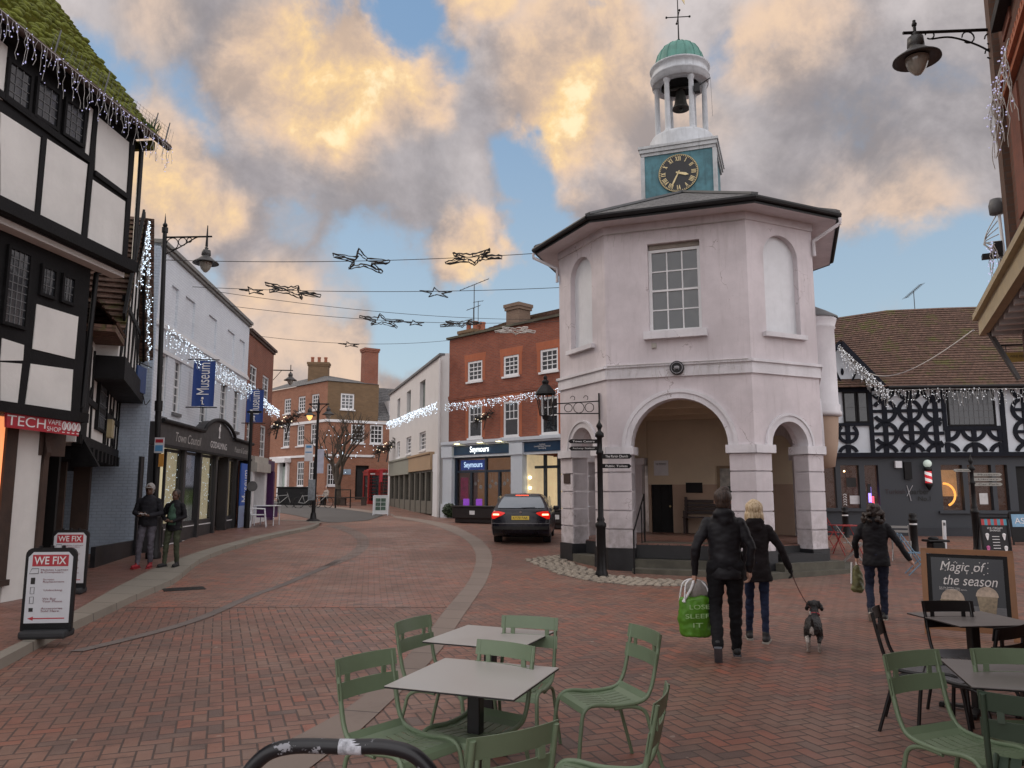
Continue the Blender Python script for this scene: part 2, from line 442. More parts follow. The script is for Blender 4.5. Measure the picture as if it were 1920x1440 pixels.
base = t.mix(t.m('MULTIPLY', dark, .75), base, t.mix(t.mr(fb, .35, .6), (.25, .25, .275), (.38, .355, .37)))
cl = t.mix(t.mr(W, .0, .55), base, (.74, .55, .42))
cl = t.mix(t.mr(W, .4, 1.05), cl, (.98, .68, .34))
cl = t.mix(t.m('MULTIPLY', t.mr(t.m('MULTIPLY', W, fb2), .42, .62), .8), cl, (1.0, .83, .55))
z = t.sep(gen)[2]
grad = t.mix(t.mr(z, .0, .62), (.56, .70, .80), (.25, .41, .65))
blue = t.mix(.25, grad, t.vm('SCALE', sky.outputs[0], scale=.10))
cl = t.vm('SCALE', cl, scale=t.mr(t.m('ADD', t.m('MULTIPLY', fb3, .5), t.m('MULTIPLY', fb2, .5)), .36, .64, .86, 1.13))
col = t.mix(cover, blue, cl)
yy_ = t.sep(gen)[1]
fill_k = t.m('ADD', t.m('MULTIPLY', t.mr(yy_, .05, -.5), 1.5), t.m('ADD', t.m('MULTIPLY', t.mr(z, .62, .9), .7), t.m('MULTIPLY', t.mr(t.sep(gen)[0], .6, .95), 1.6)))  # added fill: sky brightened behind, overhead and right to light the facades
col = t.mix(t.m('MULTIPLY', t.mr(fill_k, 0, 1), .6), col, (.54, .53, .54))
col = t.vm('SCALE', col, scale=t.m('ADD', 1, fill_k))
col = t.mix(t.mr(z, .0, -.08), col, (.12, .1, .09))
w.cycles.sampling_method = 'NONE'
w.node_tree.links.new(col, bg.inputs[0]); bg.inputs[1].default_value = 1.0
sd = bpy.data.lights.new('sun', 'SUN'); sd.energy = 1.0; sd.angle = R(18); sd.color = (1, .86, .72)
so = bpy.data.objects.new('sun', sd); COL.objects.link(so)
az = R(SUN_AZ); el = R(34)
so.rotation_euler = V((-math.sin(az) * math.cos(el), -math.cos(az) * math.cos(el), -math.sin(el))).to_track_quat('-Z', 'Y').to_euler()
so.location = (-20, 0, 30)
# ---------------------------------------------------------------- shared materials
M_white = mat('white paint', (.72, .74, .77), .5, .06, 5, .08, 60, streak=.12)
M_frame = mat('white window paint', (.74, .75, .76), .45, .05, 8, .05)
M_glassd = glass_mat('window glass', (.018, .022, .026), rough=.04)
M_glassc = glass_mat('shop glass', (.03, .03, .03), clear=.75, rough=.03)
M_black = mat('black ironwork', (.008, .008, .009), .45, .3, 20, .1, 90, spec=.3)
M_blackp = mat('black painted timber', (.012, .012, .013), .6, .35, 5, .35, 30, spec=.25)
M_dark = mat('dark recess', (.012, .011, .011), .8, .3)
M_lead = mat('lead', (.12, .125, .13), .6, .2, 4, .2)
M_stone = mat('pale stone', (.42, .40, .36), .8, .12, 8, .3, 60)
M_grn = mat('weathered granite', (.235, .215, .19), .82, .16, 3, .3, 70)
M_pot = mat('terracotta', (.32, .12, .07), .85, .2, 5, .2)
M_bulb = emit_mat('cool white bulb', (.72, .86, 1.0), 1.7)
M_bulb_off = mat('unlit bulb', (.75, .76, .8), .3, .1, 20, 0)
M_bulbv = emit_mat('violet bulb', (.5, .45, 1.0), 2.2)
M_wire = mat('white cable', (.55, .54, .52), .6, .1, 20, 0)
M_wired = mat('dark cable', (.03, .03, .03), .6, .1, 20, 0)
M_txtw = mat('white lettering', (.78, .78, .78), .6, .05, 9, 0)
M_txtk = mat('black lettering', (.012, .012, .012), .5, .1, 9, 0)
M_red = mat('red sign paint', (.42, .025, .04), .4, .1, 4, .03)
M_tile = tile_mat('clay roof tiles', (.13, .075, .055), (.19, .11, .08), ((.11, .105, .03), .56))
M_tilem = tile_mat('mossy roof tiles', (.14, .10, .05), (.2, .15, .07), ((.19, .2, .03), .36))
M_slate = tile_mat('slate', (.13, .13, .135), (.19, .19, .19), ((.16, .17, .13), .62), .3, .09)
M_herr = herring_mat('red herringbone pavers', .36, bw=.112, gain=.98)
M_run = herring_mat('red running pavers', .18, True, .108, gain=1.15)
M_pave = herring_mat('pavement pavers', .08, True, .1, [(0, (.19, .1, .085)), (.4, (.22, .11, .09)), (.7, (.16, .095, .085)), (1, (.24, .12, .1))])
# ---------------------------------------------------------------- ground
def ys(a, b, st):
    n = max(1, int(math.ceil((b - a) / st))); r = [a + (b - a) * i / n for i in range(n + 1)]
    return sorted(set(r + [k for k, _ in TERR if a < k < b]))
g = MB(); Y = ys(-60, 90, 1.5) + [140, 300, 600, 1500]
vs = [(x, y, terr(y)) for y in Y for x in (-600, -30, -12, -5, 0, 5, 12, 30, 600)]
g.add(vs, [(i * 9 + k, i * 9 + k + 1, (i + 1) * 9 + k + 1, (i + 1) * 9 + k) for i in range(len(Y) - 1) for k in range(8)])
struct(g.build('ground', M_herr))
def interp(pts):
    pts = sorted(pts)
    def f(y):
        if y <= pts[0][0]: return pts[0][1]
        for (a, xa), (b, xb) in zip(pts, pts[1:]):
            if y <= b: return xa + (xb - xa) * (y - a) / (b - a)
        return pts[-1][1]
    return f
def curve_x(pix, dz=0, extra=()):
    P = [gr(u, v, dz) for u, v in pix]; P = bezier([(p.x, p.y, 0) for p in P], 6)
    return interp([(p.y, p.x) for p in P] + list(extra))
# outer (road side) and inner edges of the raised kerb
kerbR = curve_x([(0, 1256), (90, 1205), (190, 1157), (260, 1124), (330, 1092), (372, 1058), (420, 1037), (480, 1018), (540, 1003), (583, 994), (600, 985)], 0, [(-20, -3.9), (3, -4.6)])
kerbL = curve_x([(0, 1222), (60, 1192), (150, 1140), (250, 1085), (330, 1050), (400, 1026), (470, 1008), (520, 997), (560, 990), (583, 984)], .1, [(-20, -4.35), (3, -5.1)])
KY = 31.0
def strip(name, fa, fb, y0, y1, mt, dz, st=.5, skirt=0, tz=None):
    m = MB(); Y = ys(y0, y1, st); vs = []; n = 0
    for y in Y:
        a, b = fa(y), fb(y); z = terr(y) + dz
        vs += [(a, y, z), ((a + b) / 2, y, z), (b, y, z)] + ([(b + .015, y, z - skirt)] if skirt else [])
    k = 4 if skirt else 3
    m.add(vs, [(i * k + j, i * k + j + 1, (i + 1) * k + j + 1, (i + 1) * k + j) for i in range(len(Y) - 1) for j in range(k - 1)])
    return struct(m.build(name, mt))
def slab_mat(name, col, L):
    m, t, b = new_mat(name); g = t.geo(); x, y, z = t.sep(g)
    s = t.m('DIVIDE', t.m('ADD', y, t.m('MULTIPLY', x, .25)), L); f = t.m('FRACT', s)
    j = t.mr(t.m('MINIMUM', f, t.m('SUBTRACT', 1, f)), .004, .016)
    wn = t.white(t.comb(t.m('FLOOR', s), 0, 0))
    n = t.noise(g, 1.5, 6, .7); n2 = t.noise(g, 120, 3, .7)
    c = t.mix(wn, c3(col, .85), c3(col, 1.12)); c = t.mix(t.m('MULTIPLY', t.mr(n, .5, .75), .5), c, c3(col, .55)); c = t.mix(t.m('MULTIPLY', n2, .5), c, c3(col, 1.35))
    c = t.mix(j, (.06, .05, .045), c); t.put(b.inputs['Base Color'], c); b.inputs['Roughness'].default_value = .78
    t.put(b.inputs['Normal'], t.bump(t.m('ADD', j, t.m('MULTIPLY', n2, .4)), .4, .006)); return m
M_kerb = slab_mat('granite kerb slabs', (.235, .215, .18), .95)
M_band = slab_mat('pale stone band', (.225, .18, .152), .78)
M_gut = slab_mat('grey drainage channel', (.155, .13, .118), .5)
M_sett = herring_mat('grey setts', .2, True, .1, [(0, (.12, .105, .1)), (.5, (.16, .14, .13)), (1, (.2, .18, .165))])
strip('pavement', lambda y: -14 if y > 18 else -9.6, kerbL, -20, KY - .6, M_pave, .1)
strip('kerb', kerbL, kerbR, -20, KY - .6, M_kerb, .104, skirt=.115)
endx = kerbR(KY - .6)
# pavement continues behind the bend, kerb sweeps round to the left
m = MB(); arc = []
for k in range(13):
    a = math.pi / 2 * k / 12; arc.append((endx - 2.2 + 2.2 * math.cos(a), KY - .6 + 2.6 * math.sin(a)))
for (a, b), (c, d) in zip(arc, arc[1:]):
    m.add([(a, b, terr(b) + .1), (c, d, terr(d) + .1), (-14, d, terr(d) + .1), (-14, b, terr(b) + .1)], [(0, 1, 2, 3)])
    m.add([(a, b, terr(b) + .1), (c, d, terr(d) + .1), (c, d, terr(d)), (a, b, terr(b))], [(0, 1, 2, 3)])
struct(m.build('pavement', M_pave))
m = MB()
for (a, b), (c, d) in zip(arc, arc[1:]):
    def sc(x, y, k): return (endx - 2.2 + (x - endx + 2.2) * k, KY - .6 + (y - KY + .6) * k)
    p, q = sc(a, b, 1), sc(c, d, 1); r_, s_ = sc(c, d, .8), sc(a, b, .8)
    m.add([(p[0], p[1], terr(b) + .104), (q[0], q[1], terr(d) + .104), (r_[0], r_[1], terr(r_[1]) + .104), (s_[0], s_[1], terr(s_[1]) + .104)], [(0, 1, 2, 3)])
struct(m.build('kerb', M_kerb))
bandR = curve_x([(560, 1438), (640, 1400), (760, 1290), (830, 1215), (862, 1165), (893, 1120), (918, 1075), (922, 1040), (905, 1015), (880, 1000), (850, 986), (800, 975), (740, 967)], 0, [(-5, -1.5), (3, -1.2), (44, -7)])
bandL = curve_x([(440, 1438), (540, 1390), (650, 1330), (740, 1255), (800, 1190), (838, 1140), (868, 1105), (888, 1070), (892, 1042), (880, 1020), (850, 1000), (800, 982), (740, 971)], 0, [(-5, -1.95), (3, -1.65), (44, -7.1)])
strip('road', kerbR, bandL, 12.2, 34, M_run, .004)
strip('stone_band', bandL, bandR, -4, 41, M_band, .008)
gutR = curve_x([(109, 1234), (365, 1168), (500, 1111), (622, 1062)], 0)
def gutL(y): return gutR(y) - .17
strip('drainage_channel', gutL, gutR, 8.9, 18.6, M_gut, .009)
def flat(name, pts, mt, dz, st=1.0):        # polygon on the ground, cut into rows
    P = [gr(u, v) for u, v in pts] if len(pts[0]) == 2 else [V(p) for p in pts]
    y0, y1 = min(p.y for p in P), max(p.y for p in P); m = MB(); rows = []
    for y in ys(y0, y1, st):
        yy = min(max(y, y0 + 1e-4), y1 - 1e-4); xs = []
        for a, b in zip(P, P[1:] + P[:1]):
            if (a.y - yy) * (b.y - yy) < 0: xs.append(a.x + (b.x - a.x) * (yy - a.y) / (b.y - a.y))
        if len(xs) >= 2: rows.append((yy, min(xs), max(xs)))
    vs = []
    for y, a, b in rows: vs += [(a, y, terr(y) + dz), (b, y, terr(y) + dz)]
    m.add(vs, [(i * 2, i * 2 + 1, i * 2 + 3, i * 2 + 2) for i in range(len(rows) - 1)])
    return struct(m.build(name, mt))
sL = [gr(u, v) for u, v in [(600, 1064), (640, 1046), (668, 1025), (664, 1008), (640, 995), (610, 986)]]
sR = [gr(u, v) for u, v in [(630, 1060), (672, 1042), (692, 1022), (686, 1005), (662, 992), (640, 985)]]
sL = bezier(sL, 5); sR = bezier(sR, 5); m = MB()
for a, b, c, d in zip(sL, sR, sR[1:], sL[1:]):
    m.add([(p.x, p.y, terr(p.y) + .009) for p in (a, b, c, d)], [(0, 1, 2, 3)])
struct(m.build('sett_strip', M_sett))
M_asph = mat('asphalt', (.085, .082, .08), .85, .2, 2, .3, 150)
aU = bezier([gr(u, v) for u, v in [(440, 935), (520, 941), (585, 949), (650, 956), (720, 966)]], 5)
aL = bezier([gr(u, v) for u, v in [(440, 948), (500, 958), (560, 968), (615, 980), (690, 976)]], 5)
m = MB()
for a, b, c, d in zip(aU, aL, aL[1:], aU[1:]):
    m.add([(p.x, p.y, terr(p.y) + .014) for p in (a, b, c, d)], [(0, 1, 2, 3)])
struct(m.build('asphalt_road', M_asph))
m = MB()
for a, c in zip(aU, aU[1:]):
    m.add([(a.x, a.y, terr(a.y) + .02), (c.x, c.y, terr(c.y) + .02), (c.x + .1, c.y + 1.6, terr(c.y) + .05), (a.x + .1, a.y + 1.6, terr(a.y) + .05)], [(0, 1, 2, 3)])
struct(m.build('kerb', M_band))
# cobbled apron round the pepperpot
cob = [gr(u, v) for u, v in [(985, 1050), (1052, 1040), (1052, 1048), (1135, 1078), (1190, 1084), (1300, 1090), (1300, 1100), (1190, 1098), (1120, 1092), (1050, 1078)]]
flat('cobble_bed', [(p.x, p.y, 0) for p in cob], mat('cobble mortar', (.13, .115, .1), .9, .2, 8, .5, 50), .006, .2)
def inside(x, y, P):
    c = False
    for a, b in zip(P, P[1:] + P[:1]):
        if (a.y > y) != (b.y > y) and x < (b.x - a.x) * (y - a.y) / (b.y - a.y) + a.x: c = not c
    return c
m = MB(); x0, x1 = min(p.x for p in cob), max(p.x for p in cob); y0, y1 = min(p.y for p in cob), max(p.y for p in cob)
yy = y0
while yy < y1:
    xx = x0 + rnd.random() * .1
    while xx < x1:
        if inside(xx, yy, cob):
            m.ball((xx, yy, terr(yy) + .006), (.07 + rnd.random() * .02, .045 + rnd.random() * .015, .028), 7, 5, M=Matrix.Rotation(rnd.uniform(-.5, .5), 3, 'Z'))
        xx += .15 + rnd.random() * .03
    yy += .105
o = m.build('cobblestones', mat('cobble', (.3, .26, .21), .8, .3, 6, .3, 60)); o['kind'] = 'stuff'; o['label'] = 'rounded pale cobblestones set around the pink tower foot'; o['category'] = 'cobbles'
# ---------------------------------------------------------------- octagonal town building
def pix_mat(name, col, st=.35):
    m, t, b = new_mat(name); o = t.obj()
    n1 = t.noise(o, .9, 6, .65); n2 = t.noise(o, 5, 5, .65); st1 = t.noise(t.vm('MULTIPLY', o, (5, 5, .45)), 1.7, 6, .7)
    c = t.mix(t.mr(n1, .35, .68), c3(col, .88), c3(col, 1.08))
    c = t.mix(t.m('MULTIPLY', t.mr(st1, .5, .72), st), c, tuple(a * k for a, k in zip(col, (.62, .6, .58))))
    c = t.mix(t.m('MULTIPLY', t.mr(n2, .62, .8), .35), c, (.42, .39, .37))
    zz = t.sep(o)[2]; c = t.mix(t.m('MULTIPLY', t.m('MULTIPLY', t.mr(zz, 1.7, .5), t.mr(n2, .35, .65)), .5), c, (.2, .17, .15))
    vo = t.node('ShaderNodeTexVoronoi', feature='DISTANCE_TO_EDGE'); t.put(vo.inputs['Vector'], t.vm('ADD', o, t.vm('SCALE', t.noise(o, 2, 4, .6, col=True), scale=.8))); vo.inputs['Scale'].default_value = .55
    c = t.mix(t.m('MULTIPLY', t.mr(vo.outputs[0], .006, .0), t.mr(n1, .5, .6)), c, (.3, .25, .25))
    t.put(b.inputs['Base Color'], c); b.inputs['Roughness'].default_value = .72
    t.put(b.inputs['Normal'], t.bump(t.m('ADD', n2, t.noise(o, 50, 4, .6)), .35, .008)); return m
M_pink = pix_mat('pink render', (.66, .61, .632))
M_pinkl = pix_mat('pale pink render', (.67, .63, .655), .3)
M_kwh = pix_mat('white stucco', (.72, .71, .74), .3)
M_plinth = mat('black plinth paint', (.018, .019, .022), .45, .4, 4, .25, 25)
M_cream = mat('cream interior', (.66, .56, .41), .8, .08, 1.5, .1)
M_buff = mat('buff interior', (.44, .32, .24), .75, .1, 1.5, .1)
KO = (3.565, 16.47); KA = math.atan2(-.342, .94)
K = Fr(KO, (.94, -.342))
kr = thing('octagonal_building', 'pale pink octagonal building on open arches with a clock and domed bell cupola', 'building', frame=K)
OC = [(-1.55, 0), (1.55, 0), (2.90, 1.38), (2.90, 4.64), (1.55, 6.12), (-1.55, 6.12), (-3.07, 4.62), (-3.07, 1.5)]
KC = V((0, 3.06, 0))
TH = .42; ZSP = 2.73
faces8 = []
for i in range(8):
    a, b = V(OC[i] + (0,)), V(OC[(i + 1) % 8] + (0,)); ex = (b - a).normalized(); n = V((-ex.y, ex.x, 0)); faces8.append((a, ex, n, (b - a).length, i % 2 == 0))
UP = V((0, 0, 1))
def arc(cx, cz, r, a0, a1, n=20): return [(cx + r * math.cos(a0 + (a1 - a0) * k / n), cz + r * math.sin(a0 + (a1 - a0) * k / n)) for k in range(n + 1)]
lower = MB(); band = MB(); upper = MB(); frieze = MB(); archv = MB(); impost = MB()
half = {}
for i, (a, ex, n, L, long_) in enumerate(faces8):
    r = 1.035 if long_ else .52; c = L / 2; s0, s1 = c - r, c + r
    if i == 4:
        lower.prism([(0, .3), (L, .3), (L, 4.23), (0, 4.23)], a, ex, UP, n, TH)
    else:
        lower.prism([(0, ZSP), (s0, ZSP)] + arc(c, ZSP, r, math.pi, 0) [1:-1] + [(s1, ZSP), (L, ZSP), (L, 4.23), (0, 4.23)], a, ex, UP, n, TH)
        archv.prism(arc(c, ZSP + .001, r + (.17 if long_ else .14), math.pi, 0) + arc(c, ZSP + .001, r - .012, 0, math.pi), a - n * .035, ex, UP, n, .3)
        archv.prism(arc(c, ZSP + .001, r + (.19 if long_ else .16), math.pi, 0) + arc(c, ZSP + .001, r + .11, 0, math.pi), a - n * .06, ex, UP, n, .08)
    half[i] = (s0, s1)
    band.prism([(-.02, 4.23), (L + .02, 4.23), (L + .02, 4.52), (-.02, 4.52)], a - n * .045, ex, UP, n, .3)
    band.prism([(-.05, 4.47), (L + .05, 4.47), (L + .05, 4.53), (-.05, 4.53)], a - n * .085, ex, UP, n, .12)
    frieze.prism([(-.015, 7.58), (L + .015, 7.58), (L + .015, 7.76), (-.015, 7.76)], a - n * .03, ex, UP, n, .2)
    zt = 7.6; zb0 = 4.52
    if i == 0: h0, h1, zb, zs, ar = c - .57, c + .57, 5.24, 7.25, 0
    elif long_: h0 = None
    else: h0, h1, zb, zs, ar = c - .5, c + .5, 5.14, 6.85, .5
    if h0 is None: upper.prism([(0, zb0), (L, zb0), (L, zt), (0, zt)], a, ex, UP, n, TH)
    else:
        mid = (h0 + h1) / 2
        if ar: la = arc(mid, zs, ar, math.pi, math.pi / 2, 12); ra = arc(mid, zs, ar, math.pi / 2, 0, 12)
        else: la = [(h0, zs), (mid, zs)]; ra = [(mid, zs), (h1, zs)]
        upper.prism([(0, zb0), (mid, zb0), (mid, zb), (h0, zb)] + la + [(mid, zt), (0, zt)], a, ex, UP, n, TH)
        upper.prism([(mid, zb0), (L, zb0), (L, zt), (mid, zt)] + ra + [(h1, zb), (mid, zb)], a, ex, UP, n, TH)
        if i:
            bl = MB(); bl.prism([(h0, zb), (h1, zb)] + arc(mid, zs, ar, 0, math.pi, 20), a + n * .13, ex, UP, n, .05)
            bo = bl.build('blind_window', M_white, kr)
            sl = MB(); sl.prism([(h0 - .1, zb - .1), (h1 + .1, zb - .1), (h1 + .1, zb), (h0 - .1, zb)], a - n * .1, ex, UP, n, .23); sl.build('sill', M_kwh, bo)
lower.build('arcade_wall', M_pink, kr); band.build('string_course', M_kwh, kr); upper.build('upper_wall', M_pink, kr)
frieze.build('frieze', M_pinkl, kr); archv.build('arch_moulding', M_kwh, kr)
for i in range(8):                             # a pier at every corner, shared by two faces
    (a, ex, n, L, lg), (a2, ex2, n2, L2, lg2) = faces8[i - 1], faces8[i]
    if i in (4, 5): pass
    pier = MB(); cap = MB(); bs = MB()
    for (q, e, nn, s_a, s_b) in ((a, ex, n, half[(i - 1) % 8][1], L), (a2, ex2, n2, 0, half[i][0])):
        if (q is a and i - 1 == 4) or (q is a2 and i == 4): continue
        pier.prism([(s_a, .3), (s_b, .3), (s_b, ZSP), (s_a, ZSP)], q + nn * .04 + e * (.022 if s_a else 0), e, UP, nn, TH - .02)
        zz = [.54, .955, 1.355, 1.76, 2.18, 2.56]
        for za, zb in zip(zz, zz[1:]): pier.prism([(s_a, za + .015), (s_b, za + .015), (s_b, zb - .015), (s_a, zb - .015)], q, e, UP, nn, TH)
        cap.prism([(s_a - (.07 if s_a else .02), 2.56), (s_b + (.07 if not s_a else .02), 2.56), (s_b + (.07 if not s_a else .02), ZSP), (s_a - (.07 if s_a else .02), ZSP)], q - nn * .07, e, UP, nn, TH + .14)
        bs.prism([(s_a - (.02 if s_a else .01), -.4), (s_b + (.02 if not s_a else .01), -.4), (s_b + (.02 if not s_a else .01), .545), (s_a - (.02 if s_a else .01), .545)], q - nn * .03, e, UP, nn, TH + .06)
    po = pier.build('pier', M_pinkl, kr); cap.build('capital', M_kwh, po); bs.build('plinth', M_plinth, po)
# eaves
def octo(out, z, squeeze=0):
    r = []
    for i in range(8):
        p, n0 = V(OC[i] + (0,)), faces8[i - 1][2]; n1 = faces8[i][2]; b = (n0 + n1); b = b / b.length; k = out / b.dot(n1)
        q = p - b * k; r.append(V((q.x, q.y, z)))
    return r
def ring(m, a, b, mi=0, sm=False): m.add(a + b, [(k, (k + 1) % 8, 8 + (k + 1) % 8, 8 + k) for k in range(8)], mi, sm)
m = MB(); ring(m, octo(-.02, 7.755), octo(.53, 7.735)); m.build('soffit', M_pinkl, kr)
m = MB(); ring(m, octo(.53, 7.72), octo(.53, 7.9)); ring(m, octo(.545, 7.72), octo(.545, 7.9)); ring(m, octo(.53, 7.72), octo(.545, 7.72))
P = octo(.59, 7.83)
m.tube(P + [P[0]], .06, 8, sm=False); m.build('gutter', M_black, kr)
m = MB(); E8 = octo(.57, 7.9); ap = [KC + V((0, -.96, 9.18)), KC + V((.96, 0, 9.18)), KC + V((0, .96, 9.18)), KC + V((-.96, 0, 9.18))]
for k in range(4):
    i = 2 * k; m.add([E8[i], E8[(i + 1) % 8], ap[k]], [(0, 1, 2)])
    m.add([E8[(i + 1) % 8], E8[(i + 2) % 8], ap[(k + 1) % 4], ap[k]], [(0, 1, 2, 3)])
ro = m.build('roof', M_slate, kr)
m = MB()
for k in range(4):
    for q in (E8[2 * k], E8[2 * k + 1]): m.beam(q + V((0, 0, .02)), ap[k] + V((0, 0, .03)), .16, .05)
m.build('hip_flashing', M_lead, ro)
for p, q in ((octo(.6, 7.75)[7], V(OC[7] + (7.2,))), (octo(.6, 7.75)[2], V(OC[2] + (7.2,)))):
    m = MB(); d = (V((q.x, q.y, 0)) - KC).normalized(); m.tube([p, p + V((0, 0, -.12)), q + d * .05 + V((0, 0, .15)), q + d * .05 + V((0, 0, -.2))], .04, 8); m.build('downpipe', M_kwh, kr)
# sash window of the front
M_sky_glass = glass_mat('old sash glass', (.07, .08, .085), rough=.03)
def sash(parent, s0, s1, z0, z1, y=0, dep=.07, cols=3, rows=4, fw=.06, bar=.022, fm=None, pm=None, sill=.0, name='window', sm=None, lower_plain=False):
    fm = fm or M_frame; pm = pm or M_glassd; m = MB(); y0 = y + dep
    m.bx(s0, s0 + fw, y0, y0 + .06, z0, z1); m.bx(s1 - fw, s1, y0, y0 + .06, z0, z1)
    m.bx(s0 + fw, s1 - fw, y0 + .002, y0 + .058, z0, z0 + fw); m.bx(s0 + fw, s1 - fw, y0 + .002, y0 + .058, z1 - fw, z1)
    zm = (z0 + z1) / 2
    if rows > 1: m.bx(s0 + fw, s1 - fw, y0 + .01, y0 + .055, zm - .022, zm + .022)
    for k in range(1, cols):
        x = s0 + fw + (s1 - s0 - 2 * fw) * k / cols; m.bx(x - bar / 2, x + bar / 2, y0 + .02, y0 + .05, (zm if lower_plain else z0 + fw), z1 - fw)
    for k in range(1, rows):
        z = z0 + fw + (z1 - z0 - 2 * fw) * k / rows
        if abs(z - zm) > .05 and not (lower_plain and z < zm): m.bx(s0 + fw, s1 - fw, y0 + .022, y0 + .048, z - bar / 2, z + bar / 2)
    w_ = m.build(name, fm, parent)
    p = MB(); p.add([(s0 + .01, y0 + .04, z0 + .01), (s1 - .01, y0 + .04, z0 + .01), (s1 - .01, y0 + .042, z1 - .01), (s0 + .01, y0 + .042, z1 - .01)], [(0, 1, 2, 3)]); p.build('pane', pm, w_)
    if sill:
        q = MB(); q.bx(s0 - .06, s1 + .06, y - sill, y + dep, z0 - .09, z0 - .003); q.build('sill', sm or fm, w_)
    return w_
wo = sash(kr, -.57, .57, 5.24, 7.14, 0, .12, 3, 4, .07, .028, pm=M_sky_glass, sill=0)
m = MB(); m.bx(-.68, .68, -.13, .13, 5.07, 5.237); m.build('sill', M_kwh, wo)
m = MB(); m.bx(-.55, .55, .1, .2, 7.14, 7.25); m.build('lintel', mat('weathered lintel', (.25, .22, .19), .8), kr)
# clock tower
M_teal = mat('weathered copper green', (.075, .19, .225), .7, .45, 3.2, .3, 30, streak=.55)
tw = MB(); tw.bx(-.88, .88, KC.y - .9, KC.y + .9, 8.3, 10.28)
two = tw.build('clock_tower', M_teal, kr)
m = MB()
for z0, z1, o_ in ((10.28, 10.36, .03), (10.362, 10.46, .07), (10.462, 10.53, .10)): m.bx(-.9 - o_, .9 + o_, KC.y - .9 - o_, KC.y + .9 + o_, z0, z1)
for sx in (-1, 1): m.bx(sx * .9 - .05, sx * .9 + .05, KC.y - .93, KC.y - .83, 8.3, 10.27)
m.build('tower_cornice', mat('lead painted cornice', (.45, .47, .48), .6, .2, 5, .2, streak=.5), kr)
m = MB(); m.tube([(0, KC.y - .9, 9.72), (0, KC.y - .935, 9.72)], .5, 48); cf = m.build('clock_face', mat('clock black', (.006, .007, .009), .35, .1), two)
M_gold = mat('gilding', (.72, .60, .33), .45, .15, 20, 0)
yf = KC.y - .942
m = MB(); RN = ['XII', 'I', 'II', 'III', 'IIII', 'V', 'VI', 'VII', 'VIII', 'IX', 'X', 'XI']
m.tube([(.485 * math.sin(a * math.pi / 32), yf, 9.72 + .485 * math.cos(a * math.pi / 32)) for a in range(64)], .008, 4, closed=True)
for k in range(60):
    a = k * math.pi / 30; m.beam((.45 * math.sin(a), yf, 9.72 + .45 * math.cos(a)), (.475 * math.sin(a), yf, 9.72 + .475 * math.cos(a)), .014, .006, up=(0, 1, 0))
for k, s_ in enumerate(RN):
    a = k * math.pi / 6; rad = V((math.sin(a), 0, math.cos(a))); tan = V((math.cos(a), 0, -math.sin(a)))
    W_ = {'I': .035, 'V': .07, 'X': .075}; tot = sum(W_[c] for c in s_); x = -tot / 2
    ctr = V((0, yf, 9.72))
    for c in s_:
        w_ = W_[c]; xc = x + w_ / 2; x += w_
        def pt(dx, r_): return ctr + tan * (xc + dx) + rad * r_
        if c == 'I': m.beam(pt(0, .32), pt(0, .435), .019, .006, up=(0, 1, 0))
        elif c == 'V': m.beam(pt(-.02, .435), pt(0, .32), .019, .006, up=(0, 1, 0)); m.beam(pt(.02, .435), pt(0, .32), .012, .007, up=(0, 1, 0))
        else: m.beam(pt(-.022, .435), pt(.022, .32), .019, .006, up=(0, 1, 0)); m.beam(pt(.022, .435), pt(-.022, .32), .012, .007, up=(0, 1, 0))
m.build('clock_numerals', M_gold, two)
for ang, L, w_ in ((R(107), .27, .05), (R(207), .4, .032)):
    m = MB(); d = V((math.sin(ang), 0, math.cos(ang))); c0 = V((0, yf - .02, 9.72)); tn = V((d.z, 0, -d.x))
    m.prism([(-w_ * .4, -.06), (w_ * .4, -.06), (w_ * .7, L * .7), (0, L), (-w_ * .7, L * .7)], c0, tn, d, (0, 1, 0), .008); m.build('clock_hand', M_gold, two)
# cupola
M_cup = mat('cupola paint', (.50, .53, .56), .6, .15, 4, .15, streak=.4)
c = (0, KC.y, 0)
m = MB(); m.lathe([(.86, 10.53), (.86, 10.62), (.84, 10.66), (.84, 10.93), (.80, 11.0), (.3, 11.06), (0, 11.07)], c, 36); m.build('drum', M_cup, kr)
for k in range(6):
    a = k * math.pi / 3 + .06; x, y = .62 * math.cos(a), KC.y + .62 * math.sin(a); m = MB()
    m.lathe([(.11, 11.0), (.11, 11.07), (.08, 11.1), (.075, 11.12), (.065, 12.42), (.09, 12.45), (.10, 12.53)], (x, y, 0), 14); m.build('column', M_cup, kr)
m = MB(); m.lathe([(.5, 12.52), (.74, 12.52), (.745, 12.66), (.78, 12.69), (.79, 12.73), (.74, 12.76), (.73, 12.92), (.79, 12.96), (.80, 13.0), (.74, 13.03), (.5, 13.06)], c, 40); m.build('entablature', M_cup, kr)
m = MB(); m.lathe([(.5, 12.5), (.42, 12.8), (.0, 12.9)], c, 24)
m.build('cupola_ceiling', M_dark, kr)
M_cop = mat('green copper', (.095, .25, .21), .65, .3, 3, .2, 40, streak=.3)
m = MB(); m.lathe([(.66, 13.03), (.64, 13.2), (.58, 13.4), (.47, 13.57), (.3, 13.7), (.12, 13.76), (0, 13.77)], c, 36)
for k in range(16):
    a = k * math.pi / 8; m.tube([(r_ * math.cos(a), KC.y + r_ * math.sin(a), z) for r_, z in ((.66, 13.04), (.645, 13.2), (.585, 13.4), (.475, 13.575), (.3, 13.705), (.1, 13.77))], .011, 5)
m.build('dome', M_cop, kr)
m = MB(); m.tube([(0, KC.y, 13.7), (0, KC.y, 15.25)], [.022, .012], 8); m.ball((0, KC.y, 13.86), .05); wv = m.build('weather_vane', M_black, kr)
m = MB()
